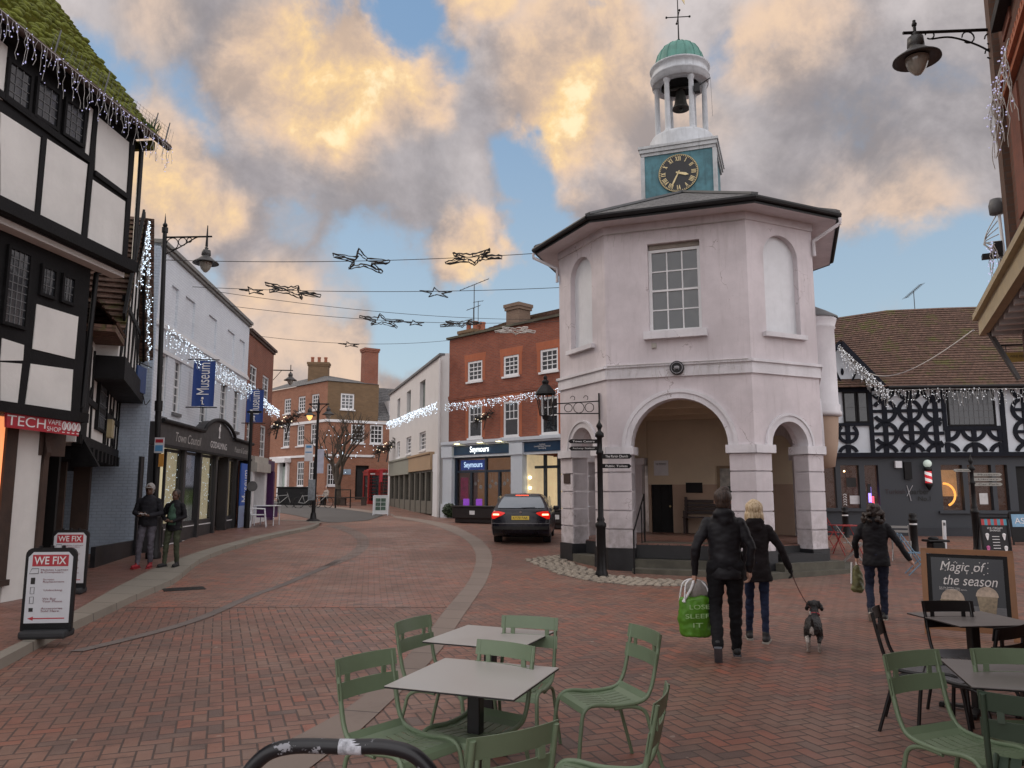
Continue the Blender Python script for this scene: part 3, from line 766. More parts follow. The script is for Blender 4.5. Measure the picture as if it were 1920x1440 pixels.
d1 = V((.95, .25, 0)).normalized(); d2 = V((-.25, .95, 0)); cc = V((0, KC.y, 14.55))
m.tube([cc - d1 * .3, cc + d1 * .3], .013, 6); m.tube([cc - d2 * .3, cc + d2 * .3], .013, 6)
for d in (d1, -d1, d2, -d2): m.ball(cc + d * .31, .032, 8, 6)
m.build('compass_arm', M_black, wv)
m = MB(); m.prism([(-.3, 0), (-.05, .02), (.2, .0), (.32, .12), (.32, -.12), (.2, -.03)], (0, KC.y, 15.18), (.5, .86, 0), (0, 0, 1), (-.86, .5, 0), .01); m.build('vane', M_gold, wv)
m = MB(); m.lathe([(.0, 12.45), (.06, 12.44), (.11, 12.38), (.14, 12.2), (.17, 12.02), (.22, 11.92), (.23, 11.88), (.2, 11.88), (0, 11.98)], c, 20); m.tube([(-.5, KC.y, 12.5), (.5, KC.y, 12.5)], .05, 6); m.ball((0, KC.y, 11.88), .05)
m.build('bell', mat('bronze bell', (.035, .035, .032), .45, .3, 8, .1, metal=.4), kr)
m = MB(); m.tube([(.2, KC.y - .3, 12.3), (.52, KC.y - .58, 12.12)], .02, 6); m.box((.5, KC.y - .56, 12.1), (.14, .14, .22)); m.tube([(.55, KC.y - .6, 12.15), (.85, KC.y - .7, 12.25)], .015, 5); m.tube([(.85, KC.y - .7, 12.25), (.87, KC.y - .7, 11.2)], .004, 4); m.build('floodlight', M_black, kr)
for o in kr.children:
    if o.name.split('.')[0] in ('clock_tower', 'tower_cornice', 'drum', 'column', 'entablature', 'cupola_ceiling', 'dome', 'weather_vane', 'bell', 'floodlight'): o.location.x -= .10
# stair turret on the right flank
tc = (2.93, 3.55, 0)
m = MB(); m.lathe([(.0, 2.3), (.3, 2.35), (.4, 2.9), (.44, 3.55)], tc, 28); m.build('turret_base', M_buff, kr)
m = MB(); m.lathe([(.44, 3.56), (.52, 3.58), (.53, 3.66), (.49, 3.72), (.50, 3.84), (.46, 3.88), (.455, 5.72), (.49, 5.76), (.47, 5.8), (.51, 5.92), (.53, 6.0), (.5, 6.02)], tc, 32); m.build('turret', M_kwh, kr)
m = MB(); m.lathe([(.56, 6.0), (.56, 6.04), (.3, 6.2), (.0, 6.36)], tc, 28); m.build('turret_roof', M_lead, kr)
# floor and steps
M_stepd = mat('dark step riser', (.03, .031, .033), .7, .3, 3, .3, 30)
m = MB(); q = octo(-.35, .63); m.prism([(p.x, p.y) for p in q], (0, 0, .33), (1, 0, 0), (0, 1, 0), (0, 0, 1), .28); m.build('floor_base', M_stepd, kr)
m = MB(); q = octo(-.37, .63); m.prism([(p.x, p.y) for p in q], (0, 0, .612), (1, 0, 0), (0, 1, 0), (0, 0, 1), .02); m.build('floor', M_pave, kr)
M_step = mat('mossy stone step', (.10, .095, .075), .85, .35, 3, .3, 30)
def stepf(name, out, z0, z1, fac):
    m = MB(); q = octo(out, 0); qi = octo(-.9, 0)
    for f in fac: m.prism([(q[f].x, q[f].y), (q[(f + 1) % 8].x, q[(f + 1) % 8].y), (qi[(f + 1) % 8].x, qi[(f + 1) % 8].y), (qi[f].x, qi[f].y)], (0, 0, z0), (1, 0, 0), (0, 1, 0), (0, 0, 1), z1 - z0)
    return m
st = stepf('step', .30, -.3, .12, (0,)); st.prism([(1.1, -.3), (1.68, -.3), (3.6, 1.6), (3.6, 2.9), (3.05, 2.9), (3.05, 1.7), (1.55, .2)], (0, 0, -.3), (1, 0, 0), (0, 1, 0), (0, 0, 1), .418)
m = MB(); m.bx(-1.0, 1.03, -.30, .6, -.3, .155); m.prism([(1.03, -.301), (1.72, -.301), (3.42, 1.35), (3.42, 3.1), (3.0, 3.1), (3.0, 1.7), (1.5, .25), (1.03, .25)], (0, 0, -.3), (1, 0, 0), (0, 1, 0), (0, 0, 1), .452); m.build('step', M_step, kr)
m = MB(); m.bx(-1.02, 1.02, .05, .8, -.2, .315)
m.prism([(1.75, .35), (2.02, .08), (3.2, 1.28), (2.9, 1.6)], (0, 0, .153), (1, 0, 0), (0, 1, 0), (0, 0, 1), .16); m.build('step', M_step, kr)
m = MB(); m.bx(-1.02, 1.02, .38, 1.0, -.2, .475); m.prism([(1.75, .75), (2.1, .4), (2.9, 1.2), (2.6, 1.7)], (0, 0, .3), (1, 0, 0), (0, 1, 0), (0, 0, 1), .17); m.build('step', M_stepd, kr)
m = MB(); m.bx(-1.02, 1.02, .7, 1.2, -.2, .634); m.build('step', M_step, kr)
m = MB(); m.prism([(-3.05, 1.45), (-1.6, .03), (-1.3, .3), (-2.8, 1.8)], (0, 0, -.1), (1, 0, 0), (0, 1, 0), (0, 0, 1), .42); m.build('step', M_step, kr)
# interior: ceiling, rear wall with door, notices
m = MB(); q = octo(-.3, 0); m.prism([(p.x, p.y) for p in q], (0, 0, 3.95), (1, 0, 0), (0, 1, 0), (0, 0, 1), .1)
for y in (1.6, 3.2, 4.7): m.bx(-2.5, 2.5, y, y + .22, 3.72, 3.951)
m.build('ceiling', M_cream, kr)
yb = 5.2
m = MB(); m.bx(-1.6, 2.4, yb, yb + .3, 1.95, 3.95); m.bx(-2.2, -1.6, yb - .1, yb + .3, 2.7, 3.95); m.build('inner_wall', M_cream, kr)
m = MB(); m.bx(-.92, 2.4, yb + .004, yb + .29, .6, 1.95); m.bx(-1.6, -1.52, yb + .004, yb + .29, .6, 1.95); m.build('inner_dado', M_buff, kr)
m = MB(); m.bx(-1.5, -.94, yb + .05, yb + .1, .63, 2.1)
for x in (-1.44, -1.19):
    for z in (.75, 1.2, 1.65): m.bx(x, x + .19, yb + .03, yb + .055, z, z + .36)
do = m.build('door', M_blackp, kr)
m = MB(); m.ball((-1.0, yb + .02, 1.35), .03); m.build('handle', M_gold, do)
m = MB(); m.bx(-1.42, -1.02, yb - .02, yb + .01, 2.2, 2.62)
no = m.build('door_sign', M_white, kr); text('THE PEPPERPOT', .3, .06, (-1.22, yb - .022, 2.52), (1, 0, 0), (0, 0, 1), M_txtk, no)
m = MB(); m.bx(-.55, -.1, yb - .02, yb + .01, 1.72, 2.0); m.build('plaque', M_blackp, kr)
nb = MB(); nb.bx(.3, 1.65, yb - .05, yb + .01, 1.2, 2.45); nbo = nb.build('notice_board', mat('oak', (.28, .2, .12), .6), kr)
nb = MB(); nb.bx(.38, 1.57, yb - .056, yb - .04, 1.62, 2.38); nb.build('notice', mat('map paper', (.42, .42, .38), .6, .5, 6), nbo)
nb = MB(); nb.bx(.38, 1.57, yb - .056, yb - .04, 1.28, 1.44); nb.build('notice', mat('maroon panel', (.16, .03, .04), .6), nbo)
nb = MB(); nb.bx(.40, .95, yb - .06, yb - .05, 1.62, 1.9); nb.build('photograph', mat('photo print', (.05, .07, .06), .5, .7, 12), nbo)
# rear-left inner pier seen through the arch
m = MB(); m.bx(-2.35, -1.72, 4.9, 5.4, .6, 2.5); m.build('inner_pier', M_pinkl, kr)
m = MB(); m.bx(-2.43, -1.64, 4.82, 5.48, 2.5, 2.68); m.build('capital', M_kwh, kr)
# round plaque on the band and small wall plates
m = MB(); m.tube([(.02, -.05, 4.4), (.02, -.12, 4.4)], .15, 28); pl = m.build('roundel', M_black, kr)
m = MB(); m.tube([(.02 + .12 * math.cos(a * .3), -.122, 4.4 + .12 * math.sin(a * .3)) for a in range(21)], .008, 5, closed=True)
m.ball((.02, -.125, 4.41), (.06, .01, .035)); m.tube([(-.03, -.125, 4.44), (-.02, -.125, 4.36)], .008, 4); m.tube([(.07, -.125, 4.42), (.06, -.125, 4.36)], .008, 4); m.build('ram_emblem', mat('roundel relief', (.3, .3, .32), .5), pl)
m = MB(); a0, e0, n0, L0, _ = faces8[0]; m.bx(-.52, -.42, -.05, .0, 4.88, 4.98); m.build('alarm_box', M_stone, kr)
a7, e7, n7, L7, _ = faces8[7]
m = MB(); m.prism([(.17, 1.95), (.47, 1.95), (.47, 2.18), (.17, 2.18)], a7 - n7 * .02, e7, UP, n7, .03); m.build('plaque', mat('bronze plate', (.05, .03, .025), .5), kr)
# lantern on a scrolled bracket (left face)
lr = thing('wall_lantern', 'black glazed lantern on scrolled iron bracket left of the big arch', 'lantern', frame=K)
pm_ = a7 + e7 * (L7 * .87) - n7 * .03 + V((0, 0, 3.66)); od = (V((-1, -.12, 0))).normalized()
m = MB(); m.beam(pm_ + V((0, 0, .3)), pm_ - V((0, 0, .3)), .03, .04, up=(0, 1, 0))
tip = pm_ + od * 1.05; m.tube([pm_ + V((0, 0, .12)), tip + V((0, 0, .08))], .014, 6); m.tube([pm_ - V((0, 0, .16)), tip + V((0, 0, -.14))], .014, 6)
for k, rr in enumerate((.1, .12, .09)):
    cc = pm_ + od * (.22 + .24 * k) - V((0, 0, .02)); m.tube([cc + od * (rr * math.cos(a)) + V((0, 0, rr * math.sin(a))) for a in [j * math.pi / 8 for j in range(16)]], .009, 5, closed=True)
for k in (.3, .6):
    cc = pm_ + od * k + V((0, 0, .2)); m.tube([cc + od * (.05 * math.cos(a)) + V((0, 0, .05 * math.sin(a))) for a in [j * math.pi / 6 for j in range(9)]], .008, 5)
m.beam(tip + V((0, 0, .12)), tip - V((0, 0, .4)), .03, .03, up=(0, 1, 0)); m.build('bracket', M_black, lr)
lc = tip + od * .18 + V((0, 0, .02))
m = MB(); m.tube([tip - V((0, 0, .3)), lc - V((0, 0, .3))], .014, 6); m.lathe([(.0, -.3), (.07, -.28), (.08, -.22), (.13, -.2)], lc, 6, sm=False)
for k in range(6):
    a = k * math.pi / 3; m.tube([lc + V((.13 * math.cos(a), .13 * math.sin(a), -.2)), lc + V((.22 * math.cos(a), .22 * math.sin(a), .3))], .012, 4)
m.lathe([(.26, .29), (.24, .34), (.1, .5), (.07, .52), (.09, .58), (.04, .64), (.05, .68), (0, .76)], lc, 6, sm=False); m.build('lantern_frame', M_black, lr)
m = MB(); m.lathe([(.12, -.2), (.21, .3)], lc, 6, sm=False); m.build('lantern_glass', glass_mat('lantern glass', (.05, .05, .05), .8), lr)
# handrail by the steps
hr = thing('handrail', 'slim black handrail beside the stone steps under the arch', 'handrail', frame=K)
m = MB(); m.tube(bezier([(-.93, -.42, 0), (-.93, -.42, .9), (-.93, -.3, 1.0), (-.93, .75, 1.62), (-.93, .85, 1.6), (-.93, .86, .64)], 6), .018, 8); m.tube([(-.93, .5, .4), (-.93, .5, 1.47)], .014, 6); m.build('rail', M_black, hr)
# bench inside
M_bench = mat('dark varnished bench', (.035, .018, .016), .5, .3, 8, .2)
br = thing('bench', 'dark wooden slatted bench against the buff wall inside the arch', 'bench', K.w(.35, 4.85, .63), K.ang())
for k in range(4):
    m = MB(); m.bx(-.95, .95, .25 + k * .012, .28 + k * .012, .52 + k * .1, .6 + k * .1); m.build('back_slat', M_bench, br)
for k in range(4):
    m = MB(); m.bx(-.95, .95, -.2 + k * .11, -.11 + k * .11, .42, .45); m.build('seat_slat', M_bench, br)
for x in (-.93, .9):
    m = MB(); m.bx(x, x + .06, .2, .34, 0, .98); m.bx(x, x + .06, -.2, .2, .36, .42); m.bx(x, x + .06, -.2, -.13, 0, .62); m.build('leg', M_bench, br)
# ---------------------------------------------------------------- shared facade helpers
X3, Y3, Z3 = (1, 0, 0), (0, 1, 0), (0, 0, 1)
def facade(m, s0, s1, z0, z1, holes, y=0, rev=.16, mi=0):
    hs = [(max(a, s0), min(b, s1), max(c, z0), min(d, z1)) for a, b, c, d in holes]
    xs = sorted(set([s0, s1] + [v for h in hs for v in h[:2]])); zs = sorted(set([z0, z1] + [v for h in hs for v in h[2:]]))
    for a, b in zip(xs, xs[1:]):
        for c, d in zip(zs, zs[1:]):
            cx, cz = (a + b) / 2, (c + d) / 2
            if not any(h[0] < cx < h[1] and h[2] < cz < h[3] for h in hs): m.add([(a, y, c), (b, y, c), (b, y, d), (a, y, d)], [(0, 1, 2, 3)], mi)
    for a, b, c, d in hs:
        for p, q in (((a, c), (b, c)), ((b, c), (b, d)), ((b, d), (a, d)), ((a, d), (a, c))):
            m.add([(p[0], y, p[1]), (q[0], y, q[1]), (q[0], y + rev, q[1]), (p[0], y + rev, p[1])], [(0, 1, 2, 3)], mi)
def tiled(m, a, b, c, d, n, lift=.03, mi=0):   # a-b lower edge, d-c upper edge
    a, b, c, d = map(V, (a, b, c, d)); nn = (b - a).cross(d - a).normalized()
    if nn.z < 0: nn = -nn
    for i in range(n):
        t0, t1 = i / n, (i + 1) / n
        l0, r0, l1, r1 = a.lerp(d, t0), b.lerp(c, t0), a.lerp(d, t1), b.lerp(c, t1)
        m.add([l0 + nn * lift, r0 + nn * lift, r1, l1], [(0, 1, 2, 3)], mi); m.add([l0, r0, r0 + nn * lift, l0 + nn * lift], [(0, 1, 2, 3)], mi)
def icicles(label, path, drop, step=.12, mt=None, frame=None, r=.014, wire=None, group='icicle light strings on the buildings', bulbs=4, fwd=(0, 0, 0), rnds=None, double=1):
    q = rnds or rnd; t_ = thing('icicle_lights', label, 'string lights', frame=frame, group=group) if frame is not None else thing('icicle_lights', label, 'string lights', group=group)
    P = [V(p) for p in path]; wm = MB(); bm_ = MB(); wm.tube(P, .008, 4)
    d = 0
    for a, b in zip(P, P[1:]):
        L = (b - a).length; k = max(1, int(L / step))
        for i in range(k):
            for _ in range(double):
                p = a.lerp(b, (i + q.random()) / k); h = drop * q.choice((.35, .6, .8, 1, .5, .9)); pts = [p]
                n = max(2, int(h / .09))
                for j in range(n):
                    pts.append(pts[-1] + V((q.uniform(-.03, .03), q.uniform(-.03, .03), -h / n)))
                wm.tube(pts, .0045, 3)
                for j in range(bulbs):
                    c = pts[min(n, int(q.random() * (n + .99)))] + V((q.uniform(-.035, .035), q.uniform(-.04, .0), q.uniform(-.04, .04))) ; rr = r * q.uniform(.7, 1.2)
                    bm_.add([c + V(e) * rr for e in ((1, 0, 0), (-1, 0, 0), (0, 1, 0), (0, -1, 0), (0, 0, 1), (0, 0, -1))], [(0, 2, 4), (2, 1, 4), (1, 3, 4), (3, 0, 4), (2, 0, 5), (1, 2, 5), (3, 1, 5), (0, 3, 5)])
    o = wm.build('cable', wire or M_wire, t_); o = bm_.build('bulbs', mt or M_bulb, t_); o['kind'] = 'stuff'
    return t_
M_plast = mat('lime plaster', (.72, .715, .69), .85, .10, 1.3, .8, 9, streak=.04)
M_tim = mat('tarred timber', (.010, .010, .011), .7, .5, 3, .7, 22, spec=.2)
M_timb = mat('brown timber', (.05, .03, .022), .7, .35, 4, .5, 22)
M_leadgl = glass_mat('leaded glass', (.03, .034, .04), rough=.1)
# ---------------------------------------------------------------- A: near timber framed house on the left
FA = Fr((-7.54, 13.7), (.116, .993))
ra = thing('timber_framed_house', 'tall black and white timber framed house with mossy roof at the left edge', 'house', frame=FA)
def panels(F, y, polys, mt, parent, name='plaster_panel', proud=.012, bev=0):
    for pp in polys:
        m = MB(); m.poly([F.px(u, v, y) for u, v in pp], y - proud, proud + .01); m.build(name, mt, parent)
m = MB(); m.bx(-11, 0, -.5, 6, 5.95, 8.35); m.build('upper_storey', M_tim, ra)
panels(FA, -.5, [[(-60, 178), (-2, 212), (0, 262), (-12, 400), (-90, 352)], [(0, 210), (75, 258), (62, 405), (0, 385)], [(87, 260), (163, 308), (150, 445), (70, 410)], [(182, 218), (241, 267), (237, 362), (177, 322)],
                 [(173, 337), (234, 378), (228, 482), (163, 450)], [(168, 200), (176, 208), (167, 297), (158, 293)], [(-4, 72), (13, 88), (4, 188), (-4, 184)]], M_plast, ra)
m = MB()
for a, b, wd in (((-10, 170), (165, 300), .2), ((175, 324), (238, 370), .16), ((0, 397), (232, 505), .2)):
    p, q = FA.px(*a, -.5), FA.px(*b, -.5); m.beam((p[0], -.51, p[1]), (q[0], -.51, q[1]), .07, wd * .55, up=(0, 0, 1))
for a, b, wd in (((80, 258), (66, 412), .13), ((178, 205), (154, 455), .15), ((246, 268), (230, 500), .16)):
    p, q = FA.px(*a, -.5), FA.px(*b, -.5); m.beam((p[0], -.51, p[1]), (q[0], -.51, q[1]), wd * .75, .06, up=(0, 1, 0))
m.beam((-11, -.56, 5.82), (.02, -.56, 5.82), .26, .2); m.bx(-11, 0.01, -.75, -.45, 8.3, 8.42); m.build('timber', M_tim, ra)
def leaded(parent, F, y, quad, nl=3, nr=5, name='window', pm=None, rail=.05):
    P = [F.px(u, v, y) for u, v in quad]; s0 = (P[0][0] + P[3][0]) / 2; s1 = (P[1][0] + P[2][0]) / 2; z1 = (P[0][1] + P[1][1]) / 2; z0 = (P[2][1] + P[3][1]) / 2
    return leadedr(parent, s0, s1, z0, z1, y, nl, nr, name, pm, rail)
def leadedr(parent, s0, s1, z0, z1, y, nl=3, nr=5, name='window', pm=None, rail=.05):
    m = MB(); m.bx(s0, s0 + rail, y - .05, y + .02, z0, z1); m.bx(s1 - rail, s1, y - .05, y + .02, z0, z1); m.bx(s0 + rail, s1 - rail, y - .048, y + .02, z0, z0 + rail); m.bx(s0 + rail, s1 - rail, y - .048, y + .02, z1 - rail, z1)
    w_ = m.build(name, M_tim, parent)
    m = MB(); m.bx(s0 + .01, s1 - .01, y - .02, y - .012, z0 + .01, z1 - .01); m.build('pane', pm or M_leadgl, w_)
    m = MB()
    for k in range(1, nl): x = s0 + rail + (s1 - s0 - 2 * rail) * k / nl; m.bx(x - .007, x + .007, y - .03, y - .018, z0 + rail, z1 - rail)
    for k in range(1, nr): z = z0 + rail + (z1 - z0 - 2 * rail) * k / nr; m.bx(s0 + rail, s1 - rail, y - .029, y - .019, z - .007, z + .007)
    m.build('leading', M_lead, w_); return w_
for q in ([(12, 105), (60, 143), (52, 214), (5, 190)], [(66, 140), (112, 178), (105, 244), (60, 220)], [(120, 182), (160, 210), (152, 278), (113, 250)]): leaded(ra, FA, -.5, q, 3, 4)
for k in range(5): leadedr(ra, -9 + k * 1.1, -8 + k * 1.1, 7.2, 8.1, -.5)
m = MB(); m.bx(-11, -.62, -.25, 6, 3.0, 5.93); m.build('first_storey', M_tim, ra)
m = MB(); m.bx(-11, -.02, -.48, -.24, 5.62, 5.72); m.build('jetty_soffit', M_plast, ra)
panels(FA, -.25, [[(68, 570), (146, 594), (139, 673), (60, 654)], [(3, 634), (44, 647), (42, 676), (0, 676)], [(0, 679), (40, 682), (31, 762), (0, 760)], [(57, 682), (136, 693), (131, 776), (46, 764)]], M_plast, ra)
leaded(ra, FA, -.25, [(8, 462), (58, 470), (47, 618), (3, 610)], 4, 9); leaded(ra, FA, -.25, [(75, 493), (107, 507), (100, 562), (71, 554)], 3, 3); leaded(ra, FA, -.25, [(114, 509), (140, 523), (136, 573), (111, 568)], 3, 3)
m = MB()
for a, b, wd in (((0, 625), (150, 660), 0),): pass
m.beam((-11, -.3, 3.0), (-.6, -.3, 3.0), .22, .16)
m.prism([(0, 0), (.55, .8), (.55, 0)], (-.03, -.26, 2.2), Y3, Z3, X3, .05)
m.build('timber', M_tim, ra)
m = MB(); pts = [FA.px(u, v, 0) for u, v in [(76, 815), (66, 1106)]]
sR_ = -1.12
m.bx(-11, -1.93, 0, 1, 0, 3.0); m.bx(-1.72, sR_, 0, .5, .1, 3.0); m.build('ground_floor_wall', M_plast, ra)
m = MB(); m.bx(-1.94, -1.7, -.04, .1, .42, 2.95); m.bx(-2.0, -1.66, -.07, .1, .35, .44); m.bx(sR_, sR_ + .12, -.05, .45, .05, 2.95); m.bx(-1.2, -.6, -.02, .3, 2.35, 2.95)
m.prism([(0, 0), (.1, -.35), (0, -.6)], (-1.12, 0, 2.75), (0, -1, 0), Z3, X3, .1); m.parts('door_post', M_timb, ra)
m = MB(); m.bx(-1.0, -.25, .7, .8, .05, 2.35); m.bx(-1.0, -.95, .4, .8, .05, 2.4); m.bx(-.3, -.25, .3, .8, .05, 2.4); do = m.build('door', M_dark, ra)
m = MB(); m.bx(-.8, -.52, .68, .69, 1.65, 1.95); m.build('poster', mat('blue poster', (.03, .1, .2), .5, .3), do)
m = MB(); m.bx(-.8, -.55, .68, .69, 1.2, 1.3); m.bx(-.8, -.6, .68, .69, 1.08, 1.15); m.build('notice', M_txtw, do)
m = MB(); m.bx(-2.4, -1.95, -.01, .02, .5, 2.9); m.build('lit_window', emit_mat('warm lit window', (1.0, .36, .14), .9), ra)
m = MB(); m.bx(-11, -.6, 0, 6, 2.95, 3.05); m.build('ceiling_beam', M_tim, ra)
m = MB(); tiled(m, (-11, -.8, 8.38), (.32, -.8, 8.38), (.32, 2.3, 12.3), (-11, 2.3, 12.3), 44, .035); m.bx(.2, .3, -.7, 2.3, 8.2, 8.36)
m.add([(.2, -.5, 8.2), (.2, 2.3, 8.2), (.2, 2.3, 12.2)], [(0, 1, 2)]); m.add([(-11, 2.3, 12.3), (.32, 2.3, 12.3), (.32, 6, 8), (-11, 6, 8)], [(0, 1, 2, 3)]); rfo = m.build('roof', M_tilem, ra)
m = MB(); q_ = random.Random(2)
for k in range(900):
    f = q_.random() ** 1.3; x = q_.uniform(-4.5, .28); y = -.8 + 3.1 * f; z = 8.42 + 3.92 * f; r_ = q_.uniform(.02, .075) * (1.3 - f * .5); m.ball((x, y, z), (r_ * 1.3, r_, r_ * .6), 6, 4)
m.build('moss', mat('moss clumps', (.13, .15, .022), .95, .5, 9, .8, 60), rfo)['kind'] = 'stuff'
m = MB()
for k in range(60): a = V((.05 + q_.gauss(0, .12), -.75 + q_.gauss(0, .05), 8.42)); m.tube([a, a + V((q_.gauss(0, .06), q_.gauss(0, .06), q_.uniform(.1, .25)))], .006, 3)
m.build('weeds', mat('gutter weeds', (.05, .09, .02), .8), rfo)['kind'] = 'stuff'
m = MB(); m.tube([(-11, -.86, 8.34), (.5, -.86, 8.34)], .065, 8); m.build('gutter', M_timb, ra)
m = MB(); m.tube([(.12, -.55, 8.3), (.12, -.55, 6.0), (-.4, -.2, 5.6), (-.5, -.2, 3.2)], .045, 8); m.build('downpipe', M_black, ra)
m = MB()
for x in (-2.6, -1.4, .05, .45): m.tube([(x, -.8, 8.4), (x + .05, -.85, 8.85)], .012, 5)
for j in range(5): m.tube([(-2.7, -.82, 8.45 + j * .07), (.5, -.84, 8.45 + j * .07)], .0025, 3)
for x in range(34): m.tube([(-2.7 + x * .1, -.82, 8.42), (-2.62 + x * .1, -.83, 8.76)], .0025, 3)
m.build('bird_netting', M_lead, rfo)
sg = tag(MB().poly([FA.px(0, 773, -.25), FA.px(139, 793, -.25), FA.px(136, 818, -.25), FA.px(0, 801, -.25)], -.36, .04).build('shop_sign', M_red), 'red shop sign reading TECH VAPE SHOP under the timber framed storey', 'sign')
sg.location = FA.o; sg.rotation_euler = (0, 0, FA.ang())
zc = 2.81; yt = -.362
text('TECH', .8, .15, (-1.95, yt, zc + .01), X3, Z3, M_txtw, sg, ext=.002); text('VAPE', .3, .075, (-1.36, yt, zc + .055), X3, Z3, M_txtw, sg); text('SHOP', .32, .075, (-1.36, yt, zc - .055), X3, Z3, M_txtw, sg)
for k in range(4):
    m = MB(); x = -1.13 + k * .115 ; m.tube([(x + .042 * math.cos(a * .449), yt - .002, zc + .015 + .065 * math.sin(a * .449)) for a in range(14)], .012, 5, closed=True); m.beam((x, yt, zc - .03), (x + .01, yt, zc + .06), .01, .02, up=(0, 1, 0)); m.bx(x - .03, x + .03, yt, yt + .002, zc - .095, zc - .08); m.build('symbol', M_txtw, sg)
icicles('violet and white icicle lights along the mossy gutter at far left', [(-4, -.93, 8.36), (-2, -.93, 8.32), (0, -.93, 8.33), (.5, -.93, 8.3)], .55, .07, mat('cold bulb', (.7, .72, .85), .3, 0, 1, 0, emit=(.5, .5, 1), es=.5), FA, .012, bulbs=3)
# ---------------------------------------------------------------- B: gabled timber framed house
FB = Fr((-8.25, 13.72), (-.362, .932))
rb = thing('gabled_timber_house', 'narrow black and white gabled house with jettied storeys and tiled roof', 'house', frame=FB)

LB_ = 5.6
m = MB(); m.bx(-.6, LB_, -.5, 4, 2.62, 4.6); m.build('first_storey', M_plast, rb)
m = MB()
for s_ in (0.35, .95, 3.0, 3.7, 4.35, 5.0): m.beam((s_, -.515, 2.6), (s_ + rnd.uniform(-.2, .25), -.515, 4.45), .11, .03, up=(0, 1, 0))
for a, b in (((.0, 2.7), (.7, 3.7)), ((3.3, 2.62), (3.05, 3.3)), ((4.9, 2.7), (3.9, 3.6))): m.beam((a[0], -.517, a[1]), (b[0], -.517, b[1]), .1, .03, up=(0, 1, 0))
m.beam((-.4, -.52, 3.45), (LB_, -.52, 3.4), .05, .12); m.beam((-.4, -.52, 2.68), (LB_ + .02, -.52, 2.68), .1, .16); m.bx(-.5, .1, -.56, -.45, 2.6, 4.7); m.bx(LB_ - .12, LB_ + .02, -.54, -.4, 2.6, 4.5); m.build('timber', M_tim, rb)
q = [(200, 670), (219, 684), (212, 790), (192, 773)]; P = [FB.px(u, v, -.5) for u, v in q]; s0 = P[3][0]; s1 = P[1][0]
leadedr(rb, 1.5, 2.9, 3.0, 4.35, -.52, 6, 5)
m = MB()
for k in range(9): m.bx(.1 + k * .62, .32 + k * .62, -.62, .1, 2.36, 2.58)
m.bx(-.3, LB_, -.56, -.4, 2.56, 2.62); m.bx(-.3, LB_ - .02, .3, 3, 2.25, 2.62); m.build('jetty_beam', M_tim, rb)
m = MB(); m.bx(-.4, LB_ - .5, .6, 3, 0, 2.4); m.build('ground_floor_wall', M_dark, rb)
m = MB(); m.bx(LB_ - .62, LB_ - .3, -.05, .3, 0, 2.4); m.bx(2.0, 2.15, -.0, .3, 0, 2.4); m.parts('door_post', M_timb, rb)
# gable storey
g0, g1, gz = .9, 5.35, 4.35; ga = 3.0; gt = 7.75
m = MB(); m.poly([(g0, gz), (g1, gz), (g1, gz + .55), (ga, gt), (g0, gz + .9)], -.9, 3.5); m.build('gable_wall', M_plast, rb)
m = MB(); m.bx(g0 - .1, g1 + .08, -1.05, -.5, gz - .42, gz + .03); m.build('jetty_beam', M_tim, rb)
m = MB()
for s_ in (1.2, 1.9, 2.6, 3.3, 4.0, 4.7, 5.25): m.beam((s_, -.915, gz), (s_ + .1, -.915, min(gz + .9 + (s_ - g0) * 1.3, gt - (s_ - ga) * 1.2 if s_ > ga else 99, gt)), .1, .03, up=(0, 1, 0))
for a, b in (((1.3, 4.5), (2.4, 6.2)), ((4.9, 4.5), (3.9, 6.0)), ((3.2, 4.5), (3.7, 5.6))): m.beam((a[0], -.917, a[1]), (b[0], -.917, b[1]), .1, .03, up=(0, 1, 0))
m.beam((1.0, -.92, 5.6), (4.9, -.92, 5.6), .05, .12)
for a, b in (((g0 - .35, gz + .75), (ga, gt + .3)), ((g1 + .3, gz + .45), (ga, gt + .3))): m.beam((a[0], -1.0, a[1]), (b[0], -1.0, b[1]), .22, .05, up=(0, 1, 0))
m.build('timber', M_tim, rb)
m = MB(); tiled(m, (g0 - .4, 3.5, gz + .5), (g0 - .4, -1.04, gz + .5), (ga, -1.04, gt + .2), (ga, 3.5, gt + .2), 22, .045); tiled(m, (g1 + .35, -1.22, gz + .2), (g1 + .35, 3.5, gz + .2), (ga, 3.5, gt + .2), (ga, -1.22, gt + .2), 20, .04); m.build('roof', M_tile, rb)
m = MB(); tiled(m, (-.6, -1.0, 4.75), (.9, -1.0, 4.75), (.9, .7, 6.7), (-.6, .7, 6.7), 20, .04); m.bx(-.6, .9, -1.0, -.2, 4.6, 4.72); m.build('eaves', M_tile, rb)
m = MB(); m.bx(3.3, 3.75, -.62, -.5, 2.95, 3.35); m.build('alarm_box', mat('cream alarm box', (.4, .34, .2), .6), rb)
icicles('dense bright white icicle lights down the gable verge of the narrow timber house', [(ga - 1.0, -1.1, 6.4), (ga, -1.1, gt + .15), (g1 + .3, -1.1, gz + .4), (g1 + .2, -1.1, gz - .4)], .5, .1, M_bulb, FB, .014, bulbs=3, double=2)
